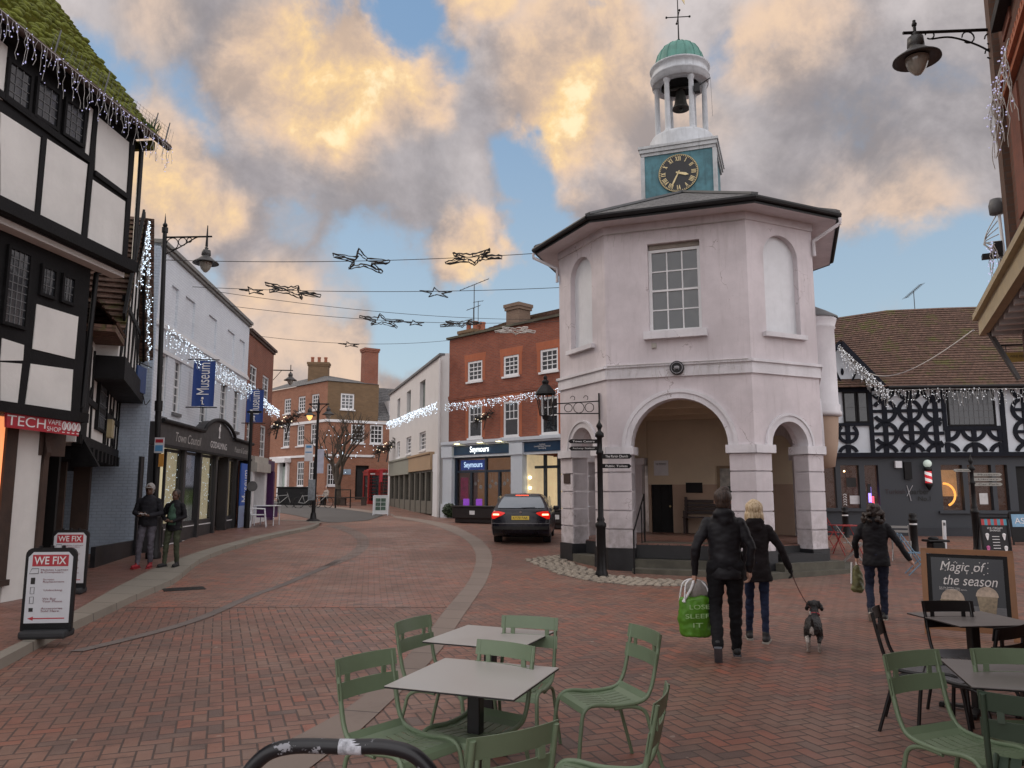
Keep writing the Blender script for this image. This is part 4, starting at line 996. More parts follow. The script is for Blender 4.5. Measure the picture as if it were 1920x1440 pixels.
# ---------------------------------------------------------------- C: painted brick museum building
FC = Fr((-9.07, 19.17), (-.106, 1))
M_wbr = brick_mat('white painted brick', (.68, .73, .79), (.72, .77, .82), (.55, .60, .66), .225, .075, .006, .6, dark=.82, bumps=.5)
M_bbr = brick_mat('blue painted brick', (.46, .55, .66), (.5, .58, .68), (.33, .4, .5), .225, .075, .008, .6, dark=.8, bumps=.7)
rc = thing('museum_building', 'long pale blue white painted brick building with blind windows above a dark shopfront', 'building', frame=FC)
LC = 10.0
def sp(F, u, v=700, y=0): return F.px(u, v, y)[0]
uw = [(313, 326), (340, 359), (386, 402), (423, 437), (446, 457)]
up_ = [(sp(FC, a), sp(FC, b), 6.2, 7.3) for a, b in uw]
lw = [(sp(FC, 300, 650), sp(FC, 316, 650), 3.7, 5.35), (sp(FC, 327), sp(FC, 340), 3.9, 5.35), (sp(FC, 379), sp(FC, 392), 3.85, 5.4), (sp(FC, 416), sp(FC, 428), 3.85, 5.4), (sp(FC, 441), sp(FC, 451), 3.9, 5.4)]
m = MB(); facade(m, 0, LC, 2.9, 8.1, up_ + lw, 0, .12)
for h in up_: m.add([(h[0], .06, h[2]), (h[1], .06, h[2]), (h[1], .06, h[3]), (h[0], .06, h[3])], [(0, 1, 2, 3)])
m.bx(0, LC, .12, 7, 2.9, 8.0); m.build('wall', M_wbr, rc)
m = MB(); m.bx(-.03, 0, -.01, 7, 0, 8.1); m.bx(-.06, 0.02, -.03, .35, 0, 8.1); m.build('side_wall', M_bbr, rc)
m = MB(); m.bx(-.08, LC + .02, -.14, .6, 8.1, 8.2); m.bx(-.06, LC, -.08, .5, 8.02, 8.1); m.build('parapet', mat('grey coping', (.2, .2, .19), .7, .2), rc)
m = MB(); m.bx(-.02, LC, -.07, 0, 5.97, 6.06); m.bx(-.02, LC, -.035, 0, 6.06, 6.13); m.bx(.0, LC, -.03, 0, 5.35, 5.45); m.build('string_course', M_frame, rc)
for h in lw:
    sash(rc, *h, 0, .05, 2, 6, .05, .025, M_frame, M_glassd, .06, sm=M_lead)
for k in (0, 1): pass
# shopfront
M_fas = mat('charcoal shopfront', (.034, .034, .036), .5, .15, 4, .08)
def shopx(u): return sp(FC, u, 930)
m = MB(); hump = [(0, 2.93), (LC, 2.93), (LC, 3.48), (7.3, 3.5)] + [(5.45 + 1.75 * math.cos(a), 3.56 + .42 * math.sin(a) ** 1.5) for a in [math.pi * k / 14 for k in range(15)]] + [(3.6, 3.5), (0, 3.5)]
m.poly(hump, -.28, .3); fo = m.build('fascia', M_fas, rc)
m = MB(); tp = [(7.25, 3.5)] + [(5.45 + 1.75 * math.cos(a), 3.56 + .42 * math.sin(a) ** 1.5) for a in [math.pi * k / 14 for k in range(15)]] + [(3.6, 3.5)]
m.tube([(0, -.34, 3.53)] + [(a, -.34, b + .03) for a, b in reversed(tp)] + [(LC, -.34, 3.51)], .06, 6); m.bx(0, LC, -.33, -.2, 2.88, 2.95); m.build('moulding', M_blackp, fo)
text('Town Council', 2.3, .25, (2.35, -.285, 3.2), X3, Z3, mat('grey lettering', (.5, .5, .48), .6), fo, shear=.25); text('GODALMING', 1.9, .2, (5.45, -.285, 3.2), X3, Z3, M_txtw, fo); text('Museum & Garden', 1.9, .2, (8.4, -.285, 3.2), X3, Z3, mat('grey lettering', (.5, .5, .48), .6), fo, shear=.25)
m = MB(); m.ball((5.45, -.29, 3.72), (.12, .01, .09)); m.beam((5.45, -.29, 3.66), (5.45, -.29, 3.46), .05, .02, up=(0, 1, 0)); m.ball((5.45, -.29, 3.46), (.1, .01, .035)); m.ball((5.5, -.29, 3.84), (.07, .01, .05)); m.build('crest', M_txtw, fo)
bays = [('c', 300, 328), ('p', 332, 359), ('c', 363, 390), ('d', 394, 413), ('g', 416, 431)]
M_cur = mat('cream curtain', (.52, .46, .33), .8, .2, 9, .1, emit=(.9, .78, .5), es=.5)  # glow in the cloth stands in for the lit room
M_disp = mat('window display', (.16, .14, .11), .7, .8, 9, .1, emit=(.9, .7, .45), es=.3)  # emission here replaces lamps inside the window
m, t, b = new_mat('landscape poster'); o = t.obj(); xx, yy, zz = t.sep(o); n = t.noise(o, 4, 7, .7)
cc = t.ramp(t.m('DIVIDE', t.m('SUBTRACT', zz, .85), 2.0), [(0, (.3, .3, .3)), (.22, (.3, .32, .3)), (.3, (.1, .16, .05)), (.45, (.1, .14, .06)), (.5, (.05, .06, .06)), (.56, (.4, .42, .5)), (1, (.36, .4, .52))])
t.put(b.inputs['Base Color'], t.mix(t.m('MULTIPLY', t.mr(n, .52, .6), t.mr(xx, 4.0, 3.2)), cc, (.03, .035, .03))); t.put(b.inputs['Emission Color'], cc); b.inputs['Emission Strength'].default_value = .35; M_post = m  # print glows as well, in place of window lighting
pil = MB(); ris = MB(); xs_ = [0.0]
for kind, ua, ub in bays:
    a, b_ = shopx(ua), shopx(ub)
    w_ = MB(); w_.bx(a, a + .05, -.1, -.03, .85, 2.88); w_.bx(b_ - .05, b_, -.1, -.03, .85, 2.88); w_.bx(a + .05, b_ - .05, -.1, -.03, .85, .92); w_.bx(a + .05, b_ - .05, -.1, -.03, 2.8, 2.88)
    if kind == 'd': continue
    wo_ = w_.build('shop_window', M_fas, rc)
    if kind == 'c':
        c_ = MB(); n_ = 40; vs = []
        for k in range(n_ + 1):
            x = a + (b_ - a) * k / n_; y = .01 + .03 * math.sin(k * 1.9) + .015 * math.sin(k * .7); vs += [(x, y, .85), (x, y, 2.9)]
        c_.add(vs, [(2 * k, 2 * k + 2, 2 * k + 3, 2 * k + 1) for k in range(n_)], 0, True); c_.build('curtain', M_cur, wo_)
        fl = MB()
        for k in range(60):
            c0 = V((a + (b_ - a) * rnd.random(), -.045, rnd.uniform(1.0, 2.85))); fl.ball(c0, .012, 5, 4)
        fo_ = fl.build('fairy_lights', M_bulb, wo_); fo_['kind'] = 'stuff'
    elif kind == 'p': c_ = MB(); c_.bx(a, b_, -.05, -.03, .85, 2.9); c_.build('poster', M_post, wo_)
    else: c_ = MB(); c_.bx(a, b_, .02, .05, .85, 2.9); c_.build('display', M_disp, wo_)
    p_ = MB(); p_.bx(a + .03, b_ - .03, -.07, -.06, .9, 2.84); p_.build('pane', M_glassc, wo_)
    ris.bx(a - .0, b_ + .0, -.12, .0, .2, .85)
    for (x0_, x1_, z0_, z1_) in ((a, b_, .76, .79), (a, b_, .36, .39)): ris.bx(x0_ + .05, x1_ - .05, -.13, -.115, z0_, z1_, 1)
ris.parts('stall_riser', [M_fas, M_frame], rc)
for u in (284, 330, 361, 392, 414.5, 432, 453):
    x = shopx(u) if u > 300 else .1; pil.bx(x - .09, x + .09, -.2, .1, .1, 2.9)
pil.parts('pilaster', M_fas, rc)
m = MB(); a, b_ = shopx(393), shopx(414); m.bx(a, b_, .5, .6, .2, 2.9); dd = m.build('door', M_blackp, rc)
m = MB(); m.bx(a + .2, b_ - .2, .48, .5, 1.0, 2.6); m.build('door_display', mat('warm display', (.3, .2, .12), .7, .9, 5, emit=(1, .6, .3), es=.15), dd)  # panel glows in place of light from inside the doorway
m = MB(); m.bx(shopx(453), LC, -.1, .1, .2, 2.9); m.build('end_pilaster', M_frame, rc)
m = MB(); m.bx(0, LC, .8, 6, .1, 2.95); m.bx(0, LC, .1, .8, .1, .2); m.bx(-.02, 0.3, -.05, .1, .1, .75); m.build('interior', M_dark, rc)
m = MB(); m.bx(-2.6, -.04, .0, .1, .1, .6); m.bx(-.5, -.3, -.06, .0, .1, 2.6); m.build('plinth', M_plinth, rc)
# the side (return) wall that faces the camera
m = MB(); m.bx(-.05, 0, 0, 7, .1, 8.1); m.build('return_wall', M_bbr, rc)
def banner(label, F, u0, v0, u1, v1, y, words, cat='banner', proj=True):
    s0, s1, z0, z1 = F.rect(u0, v0, u1, v1, 0)
    sc_ = (s0 + s1) / 2; t_ = thing('museum_banner', label, cat, F.w(sc_, 0, 0), F.ang(), 'blue museum banners')
    wd = .62; y1 = -.15; y0 = y1 - wd
    bl = mat('blue banner cloth', (.022, .06, .24), .6, .08, 3, .1)
    m = MB(); n_ = 10; vs = []
    for k in range(n_ + 1):
        yk = y0 + wd * k / n_; xk = .02 * math.sin(k * .9); vs += [(xk, yk, z0), (xk + .01, yk, z1)]
    m.add(vs, [(2 * k, 2 * k + 1, 2 * k + 3, 2 * k + 2) for k in range(n_)], 0, True); m.build('banner_cloth', bl, t_)
    m = MB()
    for z in (z0 - .03, z1 + .03): m.tube([(0, 0, z), (0, y0 - .1, z)], .018, 6)
    m.parts('pole', M_black, t_)
    # lettering reads upwards, on the side facing down the street
    L = (z1 - z0)
    text('Museum', L * .70, .34, (-.035, (y0 + y1) / 2, z0 + L * .60), (0, 0, 1), (0, 1, 0), M_txtw, t_)
    text('i', .16, .2, (-.035, (y0 + y1) / 2, z0 + L * .12), (1, 0, 0), (0, 0, 1), M_txtw, t_) if 0 else None
    m = MB(); m.ball((-.035, (y0 + y1) / 2 - .0, z0 + L * .17), (.01, .035, .04)); m.tube([(-.035, (y0 + y1) / 2 + .04, z0 + L * .12), (-.035, (y0 + y1) / 2, z0 + L * .12), (-.035, (y0 + y1) / 2, z0 + L * .04), (-.035, (y0 + y1) / 2 - .05, z0 + L * .04)], .018, 5); m.build('symbol', M_txtw, t_)
    return t_
banner('nearer blue Museum banner hanging from the white building wall', FC, 333, 665, 367, 768, 0, 'Museum')
banner('farther blue Museum banner at the end of the white building', FC, 440, 722, 467, 797, 0, 'Museum')
s0 = shopx(432) ; s1 = shopx(450); t_ = thing('museum_banner', 'tall blue and white Museum banner standing by the dark shopfront door', 'banner', frame=FC, group=None)
m = MB(); m.bx(s0, s1, -.34, -.3, 1.25, 2.75); m.build('banner_cloth', mat('blue banner print', (.03, .12, .5), .5, .06), t_)
m = MB(); m.bx(s0, s1, -.34, -.3, .2, 1.248); m.build('banner_foot', mat('pale blue print', (.38, .47, .68), .5, .06), t_)
text('Museum', 1.15, s1 - s0 - .35, ((s0 + s1) / 2, -.342, 1.95), (0, 0, 1), (-1, 0, 0), M_txtw, t_); m = MB(); c_ = (s0 + s1) / 2; m.bx(c_ - .05, c_ + .05, -.345, -.342, .85, 1.0); m.bx(c_ - .04, c_ + .04, -.345, -.342, 1.05, 1.12); m.parts('symbol', mat('navy lettering', (.02, .03, .1), .6), t_)
icicles('dense cool white icicle lights along the middle of the white building', [(0, -.25, 5.95), (2, -.3, 5.82), (3.5, -.3, 5.72), (5, -.3, 5.75), (7, -.3, 5.7), (8.5, -.3, 5.62), (10, -.3, 5.7)], .6, .06, M_bulb, FC, .014, bulbs=3)
# small hanging sign on the return wall
t_ = thing('hanging_sign', 'small blue hanging sign on the painted return wall under the gable', 'sign', FC.w(-.9, -.1, 4.1), FC.ang())
m = MB(); m.bx(-.35, .2, -.02, .02, .0, .62); m.build('board', mat('blue board', (.03, .07, .2), .5), t_); m = MB(); m.tube([(.6, 0, .7), (-.4, 0, .7)], .015, 5); m.tube(bezier([(.6, 0, -.1), (.3, 0, -.25), (.1, 0, -.05), (-.2, 0, -.1)], 5), .012, 5); m.build('bracket', M_black, t_)
# ---------------------------------------------------------------- D: red brick house further along on the left
M_rbr = brick_mat('red brick', (.27, .082, .045), (.20, .06, .036), (.24, .17, .13), .225, .075, .009, dark=.5)
rd = thing('brick_house', 'narrow red brick house beside the white museum building', 'house', frame=FC)
D1 = 14.85
du = [(sp(FC, 470), sp(FC, 483), 5.45, 6.7), (sp(FC, 494), sp(FC, 506), 5.45, 6.62)]; dl = [(sp(FC, 469), sp(FC, 481), 2.9 + .25, 4.55), (sp(FC, 494), sp(FC, 504), 3.15, 4.5)]
m = MB(); facade(m, LC + .01, D1, 2.8, 7.95, du + dl, .02, .14); m.bx(LC + .01, D1, .17, 7, 0.1, 7.9); m.build('wall', M_rbr, rd)
m = MB(); m.bx(D1, D1 + .02, .03, 7, .1, 7.9); m.build('side_wall', M_rbr, rd)
m = MB(); m.bx(LC + .03, D1 + .1, -.12, 6.9, 7.9, 8.0); m.bx(LC + .03, D1 + .04, -.05, .3, 7.8, 7.9); m.build('parapet', mat('dark brick coping', (.09, .06, .05), .85, .3), rd)
for h in du + dl: sash(rd, *h, .02, .03, 2, 4, .07, .03, sill=.06, sm=M_frame)
m = MB(); m.bx(LC + .3, LC + 2.9, -.45, .1, 2.5, 2.85); m.bx(LC + .35, LC + 2.85, -.35, .1, 2.85, 3.1); m.build('shop_cornice', M_stone, rd)
m = MB(); m.bx(LC + .3, LC + .65, -.3, .1, .2, 2.5); m.bx(LC + 2.5, LC + 2.9, -.3, .1, .2, 2.5); m.bx(LC + .65, LC + 2.5, -.25, .1, .2, .8)
for k in range(7): m.bx(LC + .8 + k * .26, LC + .83 + k * .26, -.2, -.15, .8, 2.5)
m.build('shopfront', M_frame, rd)
M_pur = mat('purple paint', (.07, .02, .09), .5, .15)
m = MB(); m.bx(LC + 3.0, D1, -.22, .1, 2.6, 3.05); m.bx(LC + 3.0, LC + 3.3, -.25, .1, .2, 2.6); m.bx(D1 - .3, D1, -.25, .1, .2, 2.6); m.bx(LC + 3.3, D1 - .3, -.2, .1, .2, .9); m.build('purple_shopfront', M_pur, rd)
m = MB(); m.bx(LC + .66, D1 - .3, .02, .03, .8, 2.6); m.build('pane', M_glassd, rd)
icicles('cool white icicle lights across the narrow red brick house', [(10.1, -.28, 5.7), (12.5, -.28, 5.35), (14.9, -.28, 5.3)], .4, .09, M_bulb, FC, .017, bulbs=3, double=2)
# bracket lamp on that house
def bell_lamp(parent, p, s=1.0, lit=False, seg=20):
    m = MB(); m.lathe([(0, .42 * s), (.015 * s, .36 * s), (.05 * s, .33 * s), (.03 * s, .30 * s), (.10 * s, .27 * s), (.11 * s, .15 * s), (.085 * s, .13 * s), (.12 * s, .1 * s), (.2 * s, .03 * s), (.3 * s, -.035 * s), (.305 * s, -.06 * s), (.2 * s, -.02 * s), (.14 * s, -.01 * s)], p, seg)
    h = m.build('lamp_hood', M_lamp, parent)
    m = MB(); m.lathe([(.15 * s, -.03 * s), (.145 * s, -.1 * s), (.10 * s, -.2 * s), (.04 * s, -.27 * s), (0, -.285 * s)], p, seg); m.build('lamp_glass', M_lampon if lit else M_lampg, parent)
M_lamp = mat('weathered lamp iron', (.055, .055, .055), .5, .3, 12, .1)
M_lampg = glass_mat('lamp bowl glass', (.32, .31, .27), rough=.12)
M_lampon = emit_mat('lit lamp bowl', (1.0, .55, .16), 1.5)
t_ = thing('wall_lamp', 'bell shaped wall lamp on a bracket high on the narrow brick house', 'lamp', frame=FC)
sq, zq = D1 - .05, 6.75
m = MB(); m.tube([(sq, 0, zq + .35), (sq, -.85, zq + .35)], .025, 6); m.tube([(sq, -.75, zq + .35), (sq, -.75, zq + .6)], .02, 5); m.tube([(sq, 0, zq - .1), (sq, -.35, zq + .33)], .015, 5); m.build('bracket', M_black, t_); bell_lamp(t_, (sq, -.75, zq - .05), .95, seg=12)
# ---------------------------------------------------------------- E: corner town house closing the street
M_ebr = brick_mat('orange brick', (.33, .145, .085), (.26, .11, .065), (.3, .22, .17), .3, .1, .009, dark=.6)
M_ebd = brick_mat('soot stained brick', (.20, .125, .065), (.15, .095, .05), (.16, .12, .08), .3, .1, .009, dark=.6)
re = thing('town_house', 'three storey brick corner town house with white sash windows closing the street', 'house', (-14, 58, 0), 0)
for F, side in ((Fr((-14, 58), (1, -1)), 0), (Fr((-14, 58), (1.55, 1)), 1)):
    ch = bpy.data.objects.new('corner_front', None)
    M4 = Matrix.Translation(F.o - V((-14, 58, 0))) @ Matrix.Rotation(F.ang(), 4, 'Z')
    def put(o):
        o.matrix_local = M4; return o
    if side == 0:
        wn = [(s_ - .55, s_ + .55, 7.95, 9.2) for s_ in (-6.05, -3.8, -1.75)] + [(s_ - .55, s_ + .55, 5.25, 6.95) for s_ in (-6.05, -3.8, -1.75)] + [(s_ - .55, s_ + .55, 2.1, 4.05) for s_ in (-3.65, -1.85)]
        dr = [(-6.7, -5.5, 1.15, 4.0)]; a, b_ = -12, 0
    else:
        wn = [(1.05, 2.15, 7.95, 9.2), (1.95, 3.05, 5.4, 6.85), (3.5, 4.6, 5.4, 6.9), (.15, .95, 2.15, 3.8)]; dr = [(2.4, 3.5, 1.1, 3.7)]; a, b_ = 0, 11
    m = MB(); facade(m, a, b_, .8, 7.05, [h for h in wn if h[2] < 7] + dr, 0, .2); put(m.build('lower_wall', M_ebr, re))
    m = MB(); facade(m, a, b_ if side == 0 else 4.15, 7.05, 10.05, [h for h in wn if h[2] > 7], 0, .2); put(m.build('upper_wall', M_ebr if side == 0 else M_ebd, re))
    m = MB(); m.bx(a + .2, b_ - .01, .22, 4, .8, 9.9 if side == 0 else 7.0); put(m.build('inner_core', M_dark, re))
    for h in wn:
        w_ = sash(re, *h, 0, .06, 3, 4, .12, .05, sill=.1); w_.matrix_local = M4
    m = MB(); m.bx(a, b_, -.08, 0, 6.95, 7.15); m.bx(a, b_ if side == 0 else 3.9, -.08, 0, 4.35, 4.52); put(m.build('string_course', M_frame, re))
    for h in dr:
        m = MB(); m.bx(h[0] + .15, h[1] - .15, .1, .16, h[2], h[3] - .3); put(m.build('door', mat('pale green door', (.35, .42, .38), .5) if side == 0 else M_dark, re))
        if side == 0:
            m = MB(); m.bx(h[0] - .2, h[0] + .14, -.2, .1, 1.1, 4.001); m.bx(h[1] - .14, h[1] + .2, -.2, .1, 1.1, 4.0); m.bx(h[0] - .4, h[1] + .4, -.6, .1, 4.0, 4.35); put(m.build('door_surround', M_frame, re))
m = MB(); c0 = V((0, 0, 10.07)); l = V((-8.5, 8.5, 10.07)); r_ = V((3.5, 2.26, 10.07)); bk = V((-5, 11, 10.07)); ap_ = V((-1.6, 5.2, 11.3)); ap2 = V((-5, 8.5, 11.2))
m.add([l + V((-.1, -.1, 0)), c0 + V((0, -.15, 0)), ap_, ap2], [(0, 1, 2, 3)]); m.add([c0 + V((0, -.15, 0)), r_ + V((.1, 0, 0)), ap_], [(0, 1, 2)]); m.add([r_, bk, ap2, ap_], [(0, 1, 2, 3)]); m.build('roof', M_slate, re)
def chim(parent, c, sx, sy, z0, z1, mt, pots=0, rz=0, name='chimney'):
    M_ = Matrix.Rotation(rz, 4, 'Z')
    m = MB(); m.bx(-sx, sx, -sy, sy, z0, z1 - .3); m.bx(-sx - .06, sx + .06, -sy - .06, sy + .06, z1 - .3, z1 - .16); m.bx(-sx - .1, sx + .1, -sy - .1, sy + .1, z1 - .16, z1); o = m.build(name, mt, parent); o.location = c; o.rotation_euler = (0, 0, rz)
    for k in range(pots):
        q = MB(); x = -sx + (2 * k + 1) * sx / pots; q.lathe([(.14, z1), (.12, z1 + .35), (.15, z1 + .4), (.15, z1 + .48), (.1, z1 + .48)], (x, 0, 0), 10); q.build('chimney_pot', M_pot, o)
    return o
chim(re, (-1.9, 4.6, 0), .8, .45, 9.6, 12.2, M_ebd, 3, .1)
pr = Fr((-14, 58), (1.55, 1)).w(3.65, .8, 0) - V((-14, 58, 0)); chim(re, pr, .55, .45, 7, 13.0, M_rbr, 0, math.atan2(1, 1.55))
Fe = Fr((-14, 58), (1.55, 1)); M4 = Matrix.Translation(V((0, 0, 0))) @ Matrix.Rotation(Fe.ang(), 4, 'Z')
m = MB(); tiled(m, (4.1, -.2, 7.2), (11, -.2, 7.2), (11, 2.6, 10.2), (4.1, 2.6, 10.2), 20, .03); put(m.build('side_roof', M_slate, re)).matrix_local = M4
m = MB(); m.bx(5.2, 6.8, .25, 2, 7.6, 8.9); o = m.build('dormer', M_frame, re); o.matrix_local = M4; m = MB(); m.bx(5.3, 6.7, .23, .25, 7.7, 8.8); m.build('pane', M_glassd, o)
m = MB(); m.bx(1.3, 2.0, -.05, 0, 3.0, 3.4); o = m.build('plaque', mat('pale blue board', (.3, .4, .5), .5), re); o.matrix_local = M4
# ---------------------------------------------------------------- F: white rendered shops right of the gap
FF = Fr((-3.53 - .316 * 16.2, 38 + 16.2), (.316, -1)); LF = 17.0
M_rend = mat('white render', (.60, .59, .58), .75, .05, 1.5, .15, 40, streak=.12)
rf = thing('rendered_building', 'white rendered three storey building with small recessed windows above two shops', 'building', frame=FF)
fu = [(3.4, 4.5, 6.2, 7.8), (7.0, 8.4, 6.35, 7.85), (11.3, 12.9, 6.35, 7.88)]; fl_ = [(3.5, 4.7, 3.9, 4.95), (7.1, 8.8, 3.98, 5.0), (11.4, 13.2, 3.98, 5.0)]
m = MB(); facade(m, 0, LF, 3.5, 8.5, fu + fl_, 0, .25); m.bx(.1, LF - .02, .27, 6, .6, 8.4); m.build('wall', M_rend, rf)
for h in fu: m = MB(); m.bx(h[0], h[1], .2, .26, h[2], h[3]); m.build('blind_window', mat('grey green blind window', (.12, .15, .14), .6, .2), rf)
for h in fl_: sash(rf, *h, 0, .1, 2, 4, .1, .05, sill=.06)
m = MB(); m.bx(-.1, LF + .05, -.12, .4, 8.48, 8.6); m.build('parapet', M_lead, rf)
pe = Fr(FF.w(LF, 0, 0).xy, (1, -.02)); q = FF.w(LF, 0, 0)
# short bay facing the camera, up to the brick house
m = MB(); d = (V((-3.13, 38, 0)) - q); F2 = Fr((q.x, q.y), (d.x, d.y)); M4f = Matrix.Rotation(-FF.ang(), 4, 'Z') @ Matrix.Translation(q - FF.o) @ Matrix.Rotation(F2.ang(), 4, 'Z')
m.bx(0, max(d.length, .4) + .1, 0, 3, .3, 8.6); o = m.build('end_wall', M_rend, rf); o.matrix_local = M4f
m = MB(); m.tube([(LF + .12, -.1, 8.3), (LF + .12, -.1, .5)], .07, 8); m.build('downpipe', M_rend, rf)
for nm, a, b_, col, tx in (('grey_shopfront', 1.6, 9.2, (.24, .25, .21), 'GIFT SHOP'), ('tan_shopfront', 9.25, 15.6, (.36, .25, .15), 'CLEANERS')):
    mt_ = mat(nm, col, .6, .08); m = MB(); m.bx(a, b_, -.22, 0, 2.75 if a < 5 else 2.85, 3.65); m.bx(a, b_, -.3, 0, 3.65, 3.75)
    so_ = m.build(nm, mt_, rf)
    mt2 = mat('olive shop paint', (.12, .115, .095), .55, .1); m = MB()
    n_ = 4; wx = (b_ - a) / n_
    for k in range(n_ + 1): m.bx(a + wx * k - .12, a + wx * k + .12, -.12, .1, .6, 2.75)
    m.bx(a, b_, -.08, .1, .6, 1.25); m.build('stall_riser', mt2, so_)
    m = MB(); m.bx(a, b_, .12, .14, 1.2, 2.8); m.build('display', mat('mixed display', (.22, .19, .17), .6, .9, 2.2, 0, emit=(.9, .8, .65), es=.08), so_)  # slight glow of the goods stands in for shop lighting
    m = MB(); m.bx(a, b_, .02, .03, 1.2, 2.8); m.build('pane', M_glassc, so_)
m = MB(); m.bx(15.6, LF, -.1, 0, .3, 3.6); m.bx(.3, 1.5, -.06, 0, .6, 3.6); m.parts('shop_pilaster', M_white, rf)
for x, w_ in ((15.2, .55), (16.5, .5)): chim(rf, (x, 2.2, 0), w_, .5, 8.3, 9.9 if x > 16 else 9.4, M_ebd, 2)
# ---------------------------------------------------------------- S: red brick house with the blue shopfront
FS = Fr((-3.13, 38), (1, -1)); LS = 14
rs = thing('brick_shop_building', 'three storey red brick building over a lit navy and white shopfront', 'building', frame=FS)
M_sbr = brick_mat('deep red brick', (.30, .085, .045), (.215, .06, .036), (.2, .13, .1), .225, .075, .008, dark=.45)
su = [(1.38, 2.42, 7.0, 7.98), (3.87, 4.86, 7.0, 7.95), (6.2, 7.25, 6.95, 7.95), (8.8, 9.8, 6.95, 7.95), (11.2, 12.2, 6.95, 7.95)]; sl_ = [(1.45, 2.42, 4.27, 5.84), (3.87, 4.86, 4.2, 5.84), (6.22, 7.25, 4.2, 5.84), (8.8, 9.8, 4.2, 5.84), (11.2, 12.2, 4.2, 5.84)]
m = MB(); facade(m, 0, LS, 4.1, 9.3, su + sl_, 0, .13); m.build('wall', M_sbr, rs)
m = MB(); m.bx(.01, LS, .14, 7, 4.0, 9.2); m.bx(.01, LS, 2.2, 7, .3, 4.0); m.bx(-.01, .02, .0, 7, .3, 9.2); m.build('inner_core', M_sbr, rs)
m = MB()
for h in su + sl_: m.prism([(h[0] - .22, h[3]), (h[1] + .22, h[3]), (h[1] + .26, h[3] + .36), (h[0] - .26, h[3] + .36)], (0, -.006, 0), X3, Z3, Y3, .02); m.bx(h[0] - .2, h[0], -.005, .01, h[2], h[3]); m.bx(h[1], h[1] + .2, -.005, .01, h[2], h[3])
m.parts('brick_dressing', brick_mat('orange rubbed brick', (.42, .12, .05), (.36, .1, .045), (.3, .14, .09), .075, .225, .006, dark=.7), rs)
for h in su: sash(rs, *h, 0, .02, 3, 4, .1, .035, sill=.08)
for h in sl_: sash(rs, *h, 0, .02, 3, 4, .1, .035, sill=.04, lower_plain=True)
m = MB(); m.bx(-.02, LS, -.05, 0, 6.28, 6.4); m.bx(-.02, LS, -.035, 0, 6.2, 6.28); m.build('string_course', M_sbr, rs)
m = MB(); m.bx(-.1, LS, -.15, .4, 9.28, 9.38); m.build('parapet', mat('mossy coping', (.09, .085, .06), .9, .35, 4, .3), rs)
m = MB(); tiled(m, (0, .3, 9.35), (LS, .3, 9.35), (LS, 3, 10.6), (2.2, 3, 10.6), 14, .03); m.build('roof', M_tile, rs)
ch = chim(rs, (3.75, 1.1, 0), .42, .4, 9.2, 10.62, brick_mat('buff stack brick', (.21, .14, .1), (.17, .11, .08), (.2, .16, .12), dark=.5))
chim(rs, (.0, 1.5, 0), .5, .4, 8.6, 9.95, M_ebd, 2)
# shopfront
M_sw = mat('pale blue white shop paint', (.56, .62, .68), .5, .04); M_navy = mat('navy sign', (.01, .045, .10), .35, .15, 2)
m = MB(); m.bx(0, LS, -.5, 0, 3.98, 4.12); m.bx(0, LS, -.42, 0, 3.9, 3.98); m.bx(0, LS, -.3, 0, 3.35, 3.9); cn = m.build('shop_cornice', M_sw, rs)
m = MB()
for x0_, x1_ in ((.05, .72), (4.75, 5.45), (8.9, 9.5), (13.3, 14)): m.bx(x0_, x1_, -.4, .0, .4, 3.4); m.bx(x0_ - .06, x1_ + .06, -.46, -.0, 3.36, 3.88); m.bx(x0_ - .05, x1_ + .05, -.47, 0, .4, 1.15)
m.parts('pilaster', M_sw, rs)
m = MB(); m.bx(.8, 4.68, -.33, -.29, 3.46, 3.88); s1_ = m.build('shop_sign', M_navy, rs)
M_gl = emit_mat('lit lettering', (.92, .98, 1.0), 1.6)
text('Seymours', 1.3, .36, (2.65, -.36, 3.66), X3, Z3, M_gl, s1_, ext=.02, bold=.012)
m = MB(); m.bx(5.5, 8.8, -.33, -.29, 3.46, 3.88); s2_ = m.build('shop_sign', M_navy, rs)
text('Lettings\nLand & New Homes\nSurveying', .95, .26, (6.6, -.335, 3.67), X3, Z3, M_txtw, s2_)
for x in (1.35, 2.95, 4.2):
    m = MB(); m.box((x, -.62, 4.02), (.32, .12, .09)); m.tube([(x, -.45, 4.14), (x, -.62, 4.08)], .015, 5); lm = m.build('sign_lamp', M_white, rs)
    m = MB(); m.bx(x - .14, x + .14, -.67, -.57, 3.965, 3.972); m.build('lamp_glass', emit_mat('warm lamp', (1, .9, .45), 9), lm)
M_nav2 = mat('dark blue joinery', (.015, .03, .05), .4, .1); m = MB()
m.bx(.72, .84, -.2, 0, .45, 3.35); m.bx(.84, 4.75, -.15, -.05, 2.62, 2.72); m.bx(.84, 4.75, -.15, -.05, 3.27, 3.35); m.bx(.84, 4.75, -.15, -.05, .5, .95)
for x in (1.85, 2.85, 3.75, 4.68): m.bx(x - .06, x + .06, -.16, -.04, .95, 3.3 if abs(x - 2.85) < .1 else 2.65)
for x in (6.1, 6.9, 7.7, 8.5): m.bx(x - .07, x + .07, .35, .45, .45, 3.35)
m.bx(5.45, 8.9, .35, .45, 2.75, 2.87); m.build('window_frame', M_nav2, rs)
m = MB(); m.bx(.84, 4.75, 1.2, 1.25, .5, 3.3); m.bx(.84, 4.75, 0, 1.2, 3.3, 3.31); m.build('shop_interior', mat('shop interior', (.10, .05, .035), .7, .9, 1.6, 0, emit=(1, .5, .25), es=.22), rs)  # back wall and ceiling glow in place of room lights
